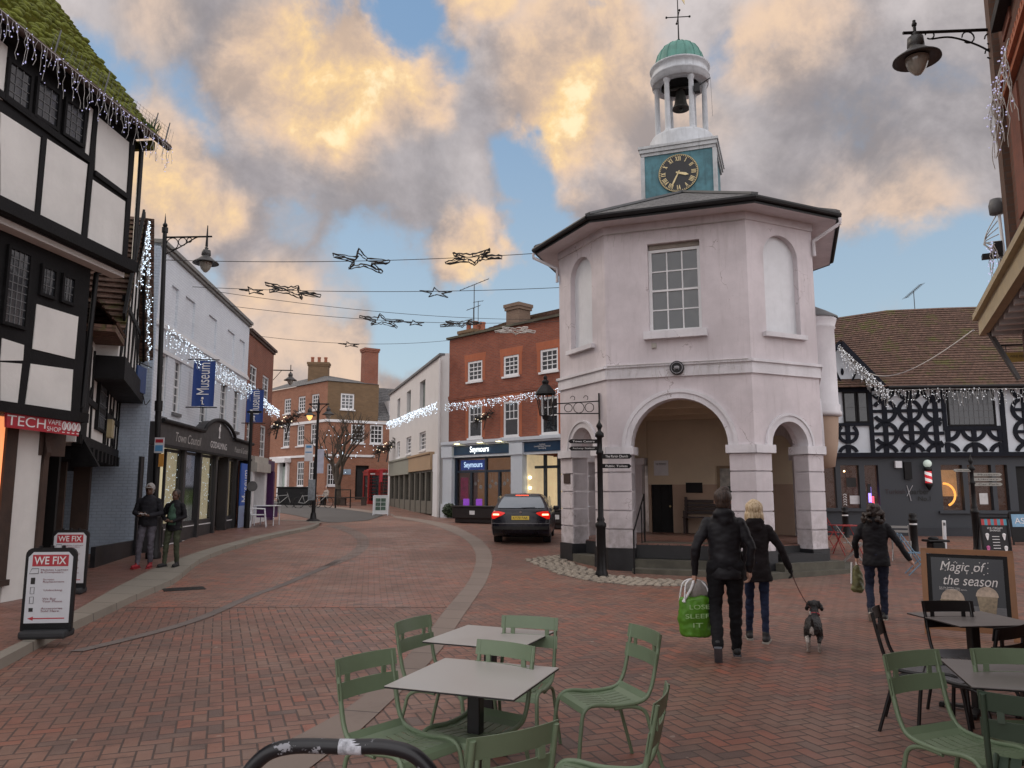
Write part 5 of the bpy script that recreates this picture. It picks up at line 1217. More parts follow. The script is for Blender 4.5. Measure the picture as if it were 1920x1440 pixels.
m = MB(); m.bx(5.45, 8.9, 1.6, 1.65, .45, 3.3); m.bx(5.45, 5.5, -.1, 1.6, .45, 3.35); m.build('entrance_interior', mat('cream lit hall', (.6, .5, .33), .7, .35, 2.0, 0, emit=(1, .8, .5), es=.35), rs)  # hall light is put into the walls as emission
m = MB(); m.bx(.84, 4.75, -.1, -.09, .95, 3.3); m.build('pane', M_glassc, rs)
m = MB(); m.bx(.95, 2.6, -.02, .02, 2.75, 3.22); s3_ = m.build('lit_sign', emit_mat('blue lit sign', (.02, .06, .28), .8), rs); text('Seymours', 1.3, .34, (1.85, -.03, 2.97), X3, Z3, emit_mat('pale blue lit lettering', (.6, .8, 1.0), 2.2), s3_, bold=.012)
m = MB(); m.bx(9.6, 13.2, -.2, -.1, 2.7, 3.3); s4_ = m.build('lit_sign', emit_mat('blue lit sign', (.02, .08, .35), .8), rs); text('Seymours', 2.0, .42, (11.5, -.21, 3.0), X3, Z3, emit_mat('pale blue lit lettering', (.6, .8, 1.0), 2.2), s4_, bold=.012)
m = MB(); m.bx(9.5, 13.3, -.05, 0, .5, 2.7); m.build('pane', M_glassd, rs)
M_pk = mat('pink poster', (.4, .05, .12), .5, .7, 5, emit=(.8, .1, .3), es=.12); m = MB(); m.bx(1.0, 1.55, -.06, -.05, 1.35, 2.4); m.build('poster', M_pk, rs)
for x in (1.2, 2.1): m = MB(); m.bx(x, x + .42, -.065, -.05, 1.0, 1.4); m.build('screen', mat('violet screen', (.25, .05, .5), .4, .6, 9, emit=(.5, .12, .95), es=.8), rs)
for x, z, r_ in ((2.05, 2.1, .08), (2.25, 2.25, .06), (2.42, 1.95, .1), (3.05, 1.98, .1), (3.2, 2.22, .07), (3.45, 2.1, .09), (4.0, 2.1, .1), (4.2, 2.25, .07), (4.45, 2.0, .11)):
    m = MB(); m.tube([(x, -.06, z), (x, -.05, z)], r_, 14); m.tube([(x, -.055, z + r_), (x, -.055, 2.6)], .006, 4); m.build('bauble', M_txtw, rs)
for z in (1.9, 2.35):
    m = MB(); m.ball((5.6, -.05, z), .07, 8, 6); m.build('wall_light', emit_mat('wall light', (1, .85, .5), 5), rs)
icicles('cool white icicle lights across the red brick front', [(0, -.2, 6.0), (2, -.2, 5.98), (4.5, -.2, 6.0), (7.6, -.2, 6.1)], .36, .1, M_bulb, FS, .018, bulbs=3, double=2)
icicles('dense blue white icicle lights across the white rendered wall', [(.2, -.2, 6.55), (5, -.2, 6.35), (10, -.2, 6.3), (14, -.2, 6.15), (17, -.2, 6.1)], .5, .16, M_bulb, FF, .022, bulbs=3, double=2)
# aerials
def aerial(label, base, h, yagi=6, L=.9, rz=.5, tilt=.0, r=.014):
    t_ = thing('tv_aerial', label, 'aerial', base, rz); m = MB(); m.tube([(0, 0, 0), (0, 0, h)], r, 5); m.build('mast', M_wired, t_)
    m = MB(); m.tube([(-L / 2, 0, h - tilt), (L / 2, 0, h + tilt)], r * .8, 4)
    for k in range(yagi): x = -L / 2 + L * k / (yagi - 1); z = h + tilt * 2 * x / L; m.tube([(x, -.16, z), (x, .16, z)], r * .55, 3); 
    m.build('antenna', M_wired, t_)
p = FF.w(15.6, 2, 8.5); aerial('tall thin television aerial over the white rendered roof', p, 2.9, 3, .7, .3, .15, .022)
p = FS.w(.15, 1.5, 9.4); aerial('tallest television aerial on the red brick house chimney', p, 3.0, 8, 1.5, .2, .35, .022)
p = FS.w(-.3, 2.2, 9.0); aerial('short plain aerial mast between the two chimneys', p, 2.7, 3, .5, .2, .05, .018)
p = FS.w(6.7, 2, 10.1); aerial('small tilted aerial on the tiled roof near the pink tower', p, .9, 5, .5, .2, .15)
# ---------------------------------------------------------------- G: quatrefoil timber framed building on the right
FG = Fr((12.6, 25.0), (1, -.12)); rg = thing('quatrefoil_timber_building', 'timber framed building with black quatrefoil panels over a dark grey barber shop', 'building', frame=FG)
M_gpl = mat('blue white plaster', (.62, .67, .72), .8, .05, 2.5, .15, 20)
M_gtim = mat('blue black timber', (.008, .010, .017), .65, .3, 3, .3, 22, spec=.2)
M_grey = mat('slate grey shop paint', (.045, .052, .062), .6, .1, 1.2, .1, 30)
g0, g1 = -2.6, 9.5
m = MB(); m.bx(g0, g1, 0, 3, 2.95, 5.2); m.build('plaster_wall', M_gpl, rg)
m = MB(); q_ = .60; x = -.62; zt0 = 2.98
def ringq(m, cx, cz, r, a0, a1, w_=.115, y0=-.04):
    n = 14; m.prism([((r) * math.cos(a0 + (a1 - a0) * k / n) + cx, (r) * math.sin(a0 + (a1 - a0) * k / n) + cz) for k in range(n + 1)] + [((r - w_) * math.cos(a1 - (a1 - a0) * k / n) + cx, (r - w_) * math.sin(a1 - (a1 - a0) * k / n) + cz) for k in range(n + 1)], (0, y0, 0), X3, Z3, Y3, .06)
sw = 1.19 / 2; zs_ = [3.0, 3.545, 4.09, 4.63, 5.17]
cols = [-2.55, -1.98, -1.42, -.86, -.3, .26, .82, 1.38]
wx0, wx1 = 1.42, 3.12
import itertools
def zone(x0, x1, z0, z1, nx, nz):
    cw = (x1 - x0) / nx; chh = (z1 - z0) / nz
    for i in range(nx):
        for j in range(nz):
            cx, cz = x0 + cw * (i + .5), z0 + chh * (j + .5); r = min(cw, chh) / 2 * 1.0
            ringq(m, cx, cz, r, 0, math.pi * 2, .105, -.041 - .0007 * ((i + j) % 2))
            m.bx(cx - .045, cx + .045, -.055, .0, cz - chh / 2, cz + chh / 2); m.bx(cx - cw / 2, cx + cw / 2, -.052, 0, cz - .045, cz + .045)
def quat(cx, cz, r, w_, x0, x1, z0, z1, vb=.15, hb=.1):
    n = 36
    for k in range(n):
        a0, a1 = 2 * math.pi * k / n, 2 * math.pi * (k + 1) / n; P = [(cx + q * math.cos(a), cz + q * math.sin(a)) for q, a in ((r, a0), (r, a1), (r - w_, a1), (r - w_, a0))]
        if all(x0 - .01 <= p[0] <= x1 + .01 and z0 - .01 <= p[1] <= z1 + .01 for p in P): m.poly(P, -.045, .06)
    m.bx(max(cx - vb / 2, x0), min(cx + vb / 2, x1), -.055, 0, max(cz - r, z0), min(cz + r, z1)); m.bx(max(cx - r, x0), min(cx + r, x1), -.05, 0, max(cz - hb / 2, z0), min(cz + hb / 2, z1))
q_ = random.Random(9)
def jit(): return q_.uniform(-.02, .02)
for cx in (-.45, .36, 1.13):
    for cz in (5.08, 4.37, 3.63, 2.92): quat(cx + jit(), cz + jit(), .40 + jit() * .5, .125, -.80, 1.36, 2.99, 5.12)
for cx in (1.45, 2.26, 3.06):
    for cz in (3.74, 2.92): quat(cx + jit(), cz, .40, .125, 1.36, 3.2, 2.99, 3.74)
for cx in (-2.35, -1.62):
    for cz in (3.62, 2.95): quat(cx + jit(), cz + jit(), .34, .11, -2.6, -.93, 2.99, 3.9)
for i in range(4):
    for cz in (5.08, 4.37, 3.63, 2.92): quat(3.85 + i * .84 + jit(), cz + jit(), .41, .125, 3.24, 7.3, 2.99, 5.12)
m.bx(-.93, -.80, -.06, 0, 2.95, 5.2); m.bx(1.34, 1.46, -.06, 0, 3.7, 5.2); m.bx(3.1, 3.24, -.06, 0, 2.95, 5.2); m.bx(1.4, 3.15, -.061, 0, 3.72, 3.84)
m.bx(g0, g1, -.12, 0, 2.86, 3.0); m.bx(g0, -.9, -.065, 0, 3.88, 3.98); m.bx(g0, g1, -.07, 0, 5.08, 5.2); m.bx(g0, -.9, -.066, 0, 5.0, 5.1)
tr_ = m.build('quatrefoil_timbers', M_gtim, rg)
leadedr(rg, 1.5, 2.95, 3.84, 5.05, -.02, 9, 5); 
w1 = leadedr(rg, -1.72, -1.3, 3.98, 5.0, -.02, 1, 2, 'window', M_glassd); leadedr(rg, -1.28, -.93, 3.98, 5.0, -.02, 1, 2, 'window', M_glassd)
# gabled wing
m = MB(); m.poly([(-2.6, 5.0), (-.75, 5.2), (-.75, 5.25), (-1.78, 6.55), (-2.6, 5.5)], -.01, .3); m.build('gable_wall', M_gpl, rg)
m = MB(); m.beam((-1.75, -.3, 6.62), (-.35, -.3, 4.98), .15, .06, up=(0, 1, 0)); m.beam((-1.75, -.3, 6.62), (-3.0, -.3, 5.2), .15, .06, up=(0, 1, 0))
for a, b in (((-1.5, 5.15), (-1.2, 5.75)), ((-1.65, 5.1), (-1.9, 5.7)), ((-1.2, 5.74), (-.95, 5.9))): m.beam((a[0], -.03, a[1]), (b[0], -.03, b[1]), .05, .09, up=(0, 1, 0))
m.build('barge_board', M_gtim, rg)
m = MB(); m.ball((-1.68, -.03, 5.68), (.05, .03, .12)); m.build('finial', M_gtim, rg)
m = MB(); n_ = 40; xs_ = [-3.2, -1, 1, 3, 5, 9.5]
def ridge(x): return 8.25 + .12 * min(max(x + 1.5, 0), 3) / 3 * 2 + (.0 if x > -1 else -.1)
for a, b in zip(xs_, xs_[1:]):
    tiled(m, (a, -.35, 5.12), (b, -.35, 5.12), (b, 3.2, ridge(b)), (a, 3.2, ridge(a)), 34, .03)
m.add([(-3.2, 3.2, ridge(-3.2)), (9.5, 3.2, ridge(9.5)), (9.5, 7, 5), (-3.2, 7, 5)], [(0, 1, 2, 3)])
tiled(m, (-.35, -.32, 5.0), (-.35, 2.5, 5.0), (-1.75, 2.5, 6.7), (-1.75, -.32, 6.7), 16, .03); rfo = m.build('roof', M_tile, rg)
m = MB(); m.tube([(-.4, -.42, 5.08), (9.5, -.42, 5.06)], .06, 8); m.build('gutter', M_black, rg)
# shop storey
hol = [(-2.45, -2.05, 1.22, 2.6), (-1.9, -1.32, 1.22, 2.6), (-1.15, -.72, 1.22, 2.6), (1.2, 1.85, 1.16, 2.6), (2.0, 2.72, 1.16, 2.6), (2.85, 3.2, 1.16, 2.6), (3.45, 4.3, .35, 2.55)]
m = MB(); facade(m, g0, g1, .1, 2.86, hol, .05, .2); m.build('shop_wall', M_grey, rg)
m = MB(); m.bx(g0, g1, .0, .06, .1, .62); m.build('plinth', mat('navy plinth', (.03, .034, .042), .6, .2), rg)
m = MB(); m.bx(-2.5, -.6, -.04, .06, 1.12, 1.2); m.bx(1.05, 3.35, -.04, .06, 1.06, 1.14); m.parts('sill', M_grey, rg)
m = MB(); m.bx(g0, g1, .9, 1, .1, 2.9); m.bx(g0, g1, .25, 1, 2.84, 2.86); m.build('shop_interior', mat('dim salon', (.05, .035, .032), .7, .9, 4.0, 0, emit=(1, .5, .35), es=.05), rg)  # faint emission on the walls stands in for salon lighting
for h in hol[:-1]: m = MB(); m.bx(h[0], h[1], .2, .21, h[2], h[3]); o = m.build('pane', M_glassc, rg)
m = MB(); m.bx(3.45, 4.3, .15, .2, .35, 2.55); m.build('door', M_blackp, rg)
for (a, b, c_, d_, col, e) in ((-1.62, -1.3, 1.35, 1.62, (.7, .7, .72), .1), (2.35, 2.6, 1.35, 1.7, (.7, .7, .7), .1), (-1.7, -1.4, 1.9, 2.2, (.02, .02, .02), 0), (-1.05, -.95, 1.7, 2.0, (.02, .02, .02), 0)):
    m = MB(); m.bx(a, b, .16, .17, c_, d_); m.build('window_notice', mat('notice card', col, .6), rg)
m = MB(); m.bx(1.25, 1.84, .5, .52, 1.6, 2.45); m.build('warm_mirror', mat('warm wall', (.45, .25, .12), .6, .5, 3, 0, emit=(1, .5, .2), es=.3), rg)
m = MB(); m.tube([(1.35 + .33 * math.cos(a * .2), .3, 1.65 + .36 * math.sin(a * .2)) for a in range(-6, 9)], .035, 8); m.build('glowing_ring', emit_mat('orange glow', (1, .42, .08), 1.6), rg)
m = MB(); m.bx(-.98, -.9, .3, .34, 1.25, 1.9); m.build('neon', emit_mat('violet neon', (.35, .25, 1.0), 3.0), rg)
m = MB(); m.bx(-.88, -.82, .3, .34, 1.3, 1.6); m.build('neon', emit_mat('red neon', (1, .1, .15), 2.0), rg)
for x, z in ((-1.62, 2.42), (1.45, 2.42), (2.15, 2.45), (2.95, 2.45)): m = MB(); m.ball((x, .6, z), .03, 6, 5); m.build('spotlight', emit_mat('warm spot', (1, .7, .35), 8), rg)
m = MB()
for cx in (-1.78, 2.15):
    for k in range(5): m.tube([(cx + .05 * math.cos(a), .15, 1.3 + k * .08 + .05 * math.sin(a)) for a in [math.pi * j / 5 for j in range(6)]], .014, 4)
m.build('barber_decal', M_txtw, rg)
text('Turkish', .62, .15, (-.25, .035, 1.75), X3, Z3, mat('black red lettering', (.03, .012, .014), .4), rg); text('barber', .58, .17, (.5, .035, 1.75), X3, Z3, M_txtk, rg, bold=.01); text('No.1', .38, .14, (.63, .035, 1.53), X3, Z3, M_txtk, rg, bold=.01)
m = MB(); m.beam((.12, .03, 1.95), (.22, .03, 1.45), .02, .02, up=(0, 1, 0)); m.beam((.3, .03, 1.95), (.1, .03, 1.6), .015, .015, up=(0, 1, 0)); m.build('scissors_emblem', mat('silver', (.4, .4, .42), .4), rg)
m = MB(); m.box((-.12, -.02, 2.62), (.2, .12, .22)); m.build('alarm_box', M_white, rg); m = MB(); m.bx(.06, .28, -.05, .05, 2.15, 2.7); m.build('wall_cabinet', M_blackp, rg)
# barber pole
bp = thing('barber_pole', 'red and white striped barber pole with a pale globe on the grey wall', 'barber pole', FG.w(.74, -.12, 0), FG.ang())
m, t, b = new_mat('barber stripes'); x, y, z = t.sep(t.obj()); st = t.m('FRACT', t.m('ADD', t.m('MULTIPLY', z, 5), t.m('MULTIPLY', t.m('ARCTAN2', y, x), .159))); cc = t.mix(t.mr(st, .48, .52), (.75, .7, .7), (.6, .03, .04)); t.put(b.inputs['Base Color'], cc); t.put(b.inputs['Emission Color'], cc); b.inputs['Emission Strength'].default_value = .5
q = MB(); q.lathe([(.1, 2.02), (.1, 2.4)], seg=18); q.build('striped_cylinder', m, bp); q = MB(); q.lathe([(0, 1.78), (.03, 1.8), (.11, 1.95), (.12, 2.02), (.1, 2.02)], seg=16); q.lathe([(.1, 2.4), (.12, 2.4), (.11, 2.5), (.05, 2.54)], seg=16); q.bx(-.02, .02, 0, .15, 2.1, 2.14); q.build('cap', M_black, bp)
q = MB(); q.ball((0, 0, 2.64), .125, 16, 10); q.build('globe', mat('milky globe', (.6, .68, .62), .3, .05, emit=(.8, 1, .9), es=.2), bp)
icicles('white icicle lights under the long gutter of the quatrefoil building', [(-.45, -.44, 4.98), (1, -.44, 5.0), (1.3, -.44, 5.0), (3.2, -.44, 4.98), (6, -.44, 4.98)], .55, .075, emit_mat('dim white bulb', (.8, .82, .86), .75), FG, .014, bulbs=3)
icicles('white icicle lights along the sloping gable verge of the quatrefoil building', [(-1.85, -.4, 6.5), (-.4, -.4, 4.95)], .6, .05, emit_mat('dim white bulb', (.8, .82, .86), .75), FG, .014, bulbs=3, double=2)
p = FG.w(2.0, 3.2, 8.4); aerial('bushy television aerial on the long tiled roof at right', p, .75, 12, .8, .3, .3, .014)
# ---------------------------------------------------------------- H: brick house at the right edge with shop canopy
FH = Fr((5.6, 8.3), (-.474, -1)); rh = thing('brick_corner_house', 'dark red brick corner house at the right edge of the street', 'house', frame=FH)
M_hbr = brick_mat('near brown brick', (.15, .062, .04), (.12, .05, .035), (.12, .085, .065), .225, .075, .009, dark=.5)
m = MB(); m.bx(.0, 9, 0, 6, 0, 9.5); m.build('wall', M_hbr, rh)
m = MB(); m.bx(-.002, .28, -.07, .1, 3.9, 9.5); m.build('corner_pilaster', brick_mat('brown pilaster brick', (.13, .07, .045), (.105, .058, .04), (.1, .075, .06), dark=.6), rh)
m = MB()
m.bx(.3, 9, -.06, 0, 5.98, 6.06); m.bx(.3, 9, -.10, 0, 6.06, 6.1); m.bx(.3, 9, -.06, 0, 6.22, 6.26)
for k in range(40): m.bx(.32 + k * .11, .38 + k * .11, -.08, 0, 6.10, 6.22)
m.build('brick_string_course', mat('orange moulded brick', (.36, .12, .06), .8, .2, 8, .3), rh)
m = MB(); m.bx(.6, 1.1, -.02, .0, 4.6, 5.9); m.bx(.6, 1.1, -.02, 0, 6.6, 8.6); m.parts('brick_panel', mat('orange rubbed brick plain', (.19, .07, .045), .8, .25, 8, .3), rh)
m = MB(); m.bx(.62, 2.2, -.12, .05, 6.72, 6.84); m.bx(.7, .8, -.05, .05, 6.84, 8.4); m.build('window_frame', M_blackp, rh)
# canopy
m = MB(); m.prism([(-.05, 3.75), (-.42, 3.68), (-.42, 3.8), (.0, 4.12)], (-.02, 0, 0), Y3, Z3, X3, 5); m.build('canopy_roof', M_lead, rh)
m = MB(); m.bx(.0, 4.7, -.40, -.32, 3.5, 3.68); m.bx(-.02, 4.7, -.45, -.30, 3.68, 3.74); m.build('canopy_fascia', mat('cream paint', (.42, .35, .22), .6, .15), rh)
m = MB(); m.bx(.05, 4.7, -.3, 0, 3.62, 3.66); m.build('canopy_soffit', M_timb, rh)
m = MB()
for k in range(10): m.bx(.1 + k * .32, .18 + k * .32, -.3, -.02, 3.46, 3.6)
m.parts('dentil', M_frame, rh)
m = MB(); m.beam((-.1, -.05, 3.0), (.15, -.34, 3.55), .03, .05); m.build('stay', M_lead, rh)
t_ = thing('utility_box', 'grey wall light and tangled cables above the canopy at the right edge', 'wall fittings', frame=FH)
m = MB(); m.lathe([(0, 5.08), (.06, 5.07), (.08, 5.0), (.075, 4.9), (0, 4.88)], (-.06, -.12, 0), 12); m.build('dome_light', M_lead, t_)
m = MB(); m.tube([(-.06, -.1, 4.9), (-.05, -.09, 4.5), (-.04, -.08, 4.15)], .018, 6); m.build('conduit', M_frame, t_)
m = MB(); m.box((-.08, -.2, 4.42), (.1, .2, .05)); m.box((-.06, -.14, 4.5), (.08, .08, .14)); m.build('bracket', M_black, t_)
m = MB(); rr2 = random.Random(3)
for k in range(6):
    m.tube(bezier([(-.06, -.12, 4.9 - .08 * k), (-.1 - .04 * k * rr2.random(), -.26, 4.6), (-.06, -.12, 4.35 + .02 * k), (-.05, -.2, 4.15)], 6), .006, 4)
m.build('cable', M_wire, t_)
# bracket lamp
t_ = thing('wall_lamp', 'large bell shaped lamp on a long scrolled bracket at the top right', 'lamp', (0, 0, 0))
rp = onY(1872, 55, 8.25); ep = onY(1693, 62, 8.25); hd = onY(1720, 100, 8.25)
ax = (ep - rp); ax.z = 0; ax.normalize()
m = MB(); zt_ = (rp.z + ep.z) / 2; r0 = V((rp.x, rp.y, rp.z)); e0 = V((ep.x, ep.y, ep.z)); m.tube([r0, e0], .018, 6); dn = V((0, 0, -1))
m.beam(r0 + dn * .38 - ax * .02, r0 + V((0, 0, .16)) - ax * .02, .03, .05, up=(0, 1, 0))
m.tube(bezier([r0 + dn * .36, r0 + ax * .25 + dn * .2, r0 + ax * .55 + dn * .1, r0 + ax * .78 + dn * .12], 6), .011, 5)
for cc, rr in ((r0 + ax * .36 + dn * .1, .07), (r0 + ax * .1 + dn * .12, .07), (r0 + ax * .12 + dn * .3, .06), (r0 + ax * .8 + dn * .07, .05)):
    m.tube([cc + ax * (rr * math.cos(a)) + V((0, 0, rr * math.sin(a))) for a in [j * .45 for j in range(13)]], .009, 5)
m.build('bracket', M_black, t_)
lp = V((hd.x, hd.y, hd.z - .0)); ptop = e0 + (r0 - e0) * ((hd - e0).dot(r0 - e0) / (r0 - e0).length_squared)
sL_ = .84; pL = V((ptop.x, ptop.y, ptop.z - .42 * sL_ + .06)); m = MB(); m.tube([ptop + V((0, 0, .15)), pL + V((0, 0, .3 * sL_))], .018, 6); m.ball(ptop + V((0, 0, .1)), .03, 8, 6); m.build('stem', M_black, t_)
bell_lamp(t_, pL, sL_, seg=28)
icicles('violet tinged icicle lights on the brick corner house at the right edge', [(.35, -.14, 6.0), (.9, -.16, 6.0), (1.8, -.16, 6.0)], .8, .05, mat('cold bulb dim', (.6, .6, .75), .3, 0, 1, 0, emit=(.6, .6, 1), es=.5), FH, .01, bulbs=3)
icicles('short icicle lights hanging over the cables above the canopy', [(-.1, -.22, 4.45), (.15, -.2, 4.5)], .45, .03, mat('cold bulb dim', (.6, .6, .75), .3, 0, 1, 0, emit=(.6, .6, 1), es=.6), FH, .01, bulbs=3)
t_ = thing('hanging_sign', 'small mustard yellow scroll shaped sign hanging at the right edge', 'sign', onY(1905, 668, 9.2), -.2)
m = MB(); m.prism([(-.14, -.05), (-.1, -.075), (.3, -.05), (.3, .05), (-.1, .05), (-.14, .06)], (0, 0, 0), X3, Z3, Y3, .02); m.build('board', mat('mustard board', (.30, .20, .05), .6, .15), t_); m = MB(); m.bx(-.16, .3, 0, .02, .13, .15); m.tube([(-.1, .01, .05), (-.1, .01, .14)], .005, 4); m.build('bracket', M_black, t_)
text('WINE MERCHANTS', .3, .03, (.08, -.003, .0), X3, Z3, M_txtk, t_)
# white cable from the canopy to the gable
a = FH.w(-.3, -.42, 3.62); b = FG.w(-.95, -.45, 5.55); m = MB(); m.tube([a.lerp(b, k / 16) + V((0, 0, -.9 * (k / 16) * (1 - k / 16) * 1.2)) for k in range(17)], .013, 5)
tag(m.build('cable', M_wire), 'pale sagging cable crossing in front of the long tiled roof', 'cable')
icicles('faint unlit icicle lights under the eaves of the pink tower', [(-1.5, -.03, 7.57), (1.5, -.03, 7.57)], .3, .13, M_bulb_off, K, .006, bulbs=1)
icicles('faint unlit icicle lights along the white band of the pink tower', [(-1.5, -.1, 4.52), (1.5, -.1, 4.52)], .42, .1, M_bulb_off, K, .007, bulbs=2)
# ---------------------------------------------------------------- cafe tables and chairs
def olive(name, c): return mat(name, c, .42, .08, 5, .04, 60)
M_sage = olive('sage green enamel', (.168, .228, .142)); M_sage_shade = olive('shaded sage enamel', (.05, .08, .055)); M_blk = olive('black enamel', (.008, .008, .009)); M_slate2 = olive('grey seat', (.16, .16, .17))  # dark green is the sage enamel with shade put into its colour
M_lam = mat('pale laminate', (.47, .455, .43), .38, .05, 2, .02); M_lamd = mat('reflection toned laminate', (.19, .175, .17), .38, .06, 2, .02)  # second laminate is the same top, darkened to paint in its reflection
def make_chair(mt, seatm, label, group):
    t_ = thing('cafe_chair', label, 'chair', group=group)
    for sx in (-1, 1):
        m = MB(); x = sx * .195
        m.tube(bezier([(x, -.315, .855), (x, -.275, .66), (x, -.235, .52), (x, -.17, .455), (x, 0, .44), (x, .15, .455), (x * 1.02, .225, .43), (x * 1.06, .255, .33), (x * 1.12, .29, 0)], 5), .0135, 8); m.build('side_rail', mt, t_)
        m = MB(); m.tube(bezier([(x, .02, .425), (x, -.10, .428), (x * 1.03, -.19, .39), (x * 1.06, -.225, .28), (x * 1.14, -.31, 0)], 5), .0125, 8); m.build('leg', mt, t_)
    m = MB(); nseg = 7; wseat = .385
    prof = [(-.215, .495), (-.19, .462), (-.15, .442), (-.05, .43), (.05, .434), (.14, .447), (.19, .45), (.225, .436), (.24, .41)]
    for k in range(nseg):
        a = -wseat / 2 + wseat * k / nseg + .0045; b = a + wseat / nseg - .009
        for (y0, z0), (y1, z1) in zip(prof, prof[1:]):
            aa, bb = (a, b) if -.12 < (y0 + y1) / 2 < .17 else (a - .0046, b + .0046)
            m.add([(aa, y0, z0), (bb, y0, z0), (bb, y1, z1), (aa, y1, z1), (aa, y0, z0 - .004), (bb, y0, z0 - .004), (bb, y1, z1 - .004), (aa, y1, z1 - .004)], [(0, 1, 2, 3), (7, 6, 5, 4), (0, 3, 7, 4), (1, 5, 6, 2)])
    m.build('seat', seatm, t_)
    for z0, z1 in ((.778, .865), (.655, .740)):
        m = MB(); n_ = 12; vs = []
        for k in range(n_ + 1):
            x = -.215 + .43 * k / n_; c = -.03 * (1 - (x / .215) ** 2)
            for z in (z0, z1):
                y = -.315 + (.855 - z) * .19 + c; vs += [(x, y + .010, z), (x, y + .016, z)]
        fs = []
        for k in range(n_):
            o = 4 * k; p = o + 4; fs += [(o, p, p + 2, o + 2), (o + 1, o + 3, p + 3, p + 1), (o, o + 1, p + 1, p), (o + 2, p + 2, p + 3, o + 3)]
        fs += [(0, 2, 3, 1), (4 * n_, 4 * n_ + 1, 4 * n_ + 3, 4 * n_ + 2)]
        m.add(vs, fs, 0, False); m.build('back_slat', mt, t_)
    m = MB()
    for x in (-.13, .13): m.box((x, -.305, .757), (.03, .012, .05))
    m.parts('spacer', mt, t_); m = MB()
    m.tube([(-.195, -.0, .425), (.195, 0, .425)], .011, 6); m.build('cross_bar', mt, t_)
    return t_
def put_chair(proto, p0, p1, face, label, first=False, ang=None):
    a, b = onz(*p0, .86), onz(*p1, .86); mid = (a + b) / 2; d = (b - a); d.z = 0; d.normalize(); f = V((-d.y, d.x, 0))
    if f.dot(V(face + (0,))) < 0: f = -f
    if ang is not None: f = V((math.cos(R(ang)), math.sin(R(ang)), 0))
    loc = mid + f * .30; loc.z = terr(loc.y) ; rz = math.atan2(f.y, f.x) - math.pi / 2
    if first: proto.location = loc; proto.rotation_euler = (0, 0, rz); proto['label'] = label; return proto
    return dup(proto, loc, rz, label)
G1 = 'cafe chairs set round the outdoor tables'
pc = make_chair(M_sage, M_sage, 'x', G1)
put_chair(pc, (640, 1237), (733, 1218), (1, 0), 'sage green slatted chair left of the nearest pale table', True)
put_chair(pc, (747, 1168), (804, 1154), (1, 0), 'sage green slatted chair left of the second pale table')
put_chair(pc, (944, 1155), (1043, 1160), (0, -1), 'sage green chair on the far side of the second pale table')
put_chair(pc, (890, 1199), (1008, 1215), (0, -1), 'sage green chair standing between the two pale tables')
put_chair(pc, (1178, 1169), (1238, 1190), (-1, 0), 'sage green chair standing alone to the right of the pale tables')
put_chair(pc, (1248, 1275), (1222, 1325), (-1, 0), 'sage green chair cut off at the bottom, right of the nearest table')
put_chair(pc, (892, 1383), (1030, 1354), (0, 1), 'sage green chair seen from behind at the near side of the nearest table')
put_chair(pc, (1652, 1222), (1769, 1226), (0, -1), 'sage green chair in front at right with both back slats showing', ang=-68)
put_chair(pc, (1838, 1218), (1945, 1220), (0, -1), 'sage green chair half hidden behind the lower darker table')
pd = make_chair(M_sage_shade, M_sage_shade, 'x', G1)
put_chair(pd, (1868, 1300), (2010, 1318), (0, 1), 'shaded sage green chair seen from behind at the bottom right corner', True)
pk = make_chair(M_blk, M_slate2, 'x', G1)
put_chair(pk, (1635, 1152), (1652, 1132), (1, 0), 'black chair with pale seat left of the darker table', True)
put_chair(pk, (1735, 1128), (1817, 1128), (0, -1), 'black chair between the season board and the darker table')
put_chair(pk, (1850, 1172), (1940, 1176), (0, 1), 'black chair with two slats at the right end of the darker table', ang=120)
def make_table(label, c, rz, sz, top, group='square outdoor cafe tables'):
    t_ = thing('cafe_table', label, 'table', (c[0], c[1], terr(c[1])), rz, group)
    m = MB(); h = sz / 2; m.rbox((0, 0, .7355), (sz, sz, .005), .002); m.build('table_top', top, t_)
    m = MB(); m.rbox((0, 0, .7285), (sz + .001, sz + .001, .008), .003); m.bx(-.2, .2, -.2, .2, .718, .724); m.build('table_edge', M_blk, t_)
    m = MB(); m.rbox((0, 0, .37), (.075, .075, .7), .008); m.build('column', M_blk, t_)
    m = MB()
    for a in (0, math.pi / 2): m.box((0, 0, .03), (.56, .055, .022), Matrix.Rotation(a + .785, 3, 'Z'))
    for a in range(4): m.tube([(.27 * math.cos(a * math.pi / 2 + .785), .27 * math.sin(a * math.pi / 2 + .785), 0), (.27 * math.cos(a * math.pi / 2 + .785), .27 * math.sin(a * math.pi / 2 + .785), .03)], .022, 8)
    m.build('base', M_blk, t_); return t_
make_table('nearest square pale grey cafe table on a black column', (-.205, 4.55), R(-21), .75, M_lam)
make_table('second square pale grey cafe table behind the nearest one', (-.155, 5.77), R(-23), .72, M_lam)
make_table('darker square cafe table in front of the season board', (3.79, 6.55), R(6), .69, M_lamd)
make_table('lower darker cafe table cut off by the right edge', (2.93, 4.56), R(-17), .74, M_lamd)
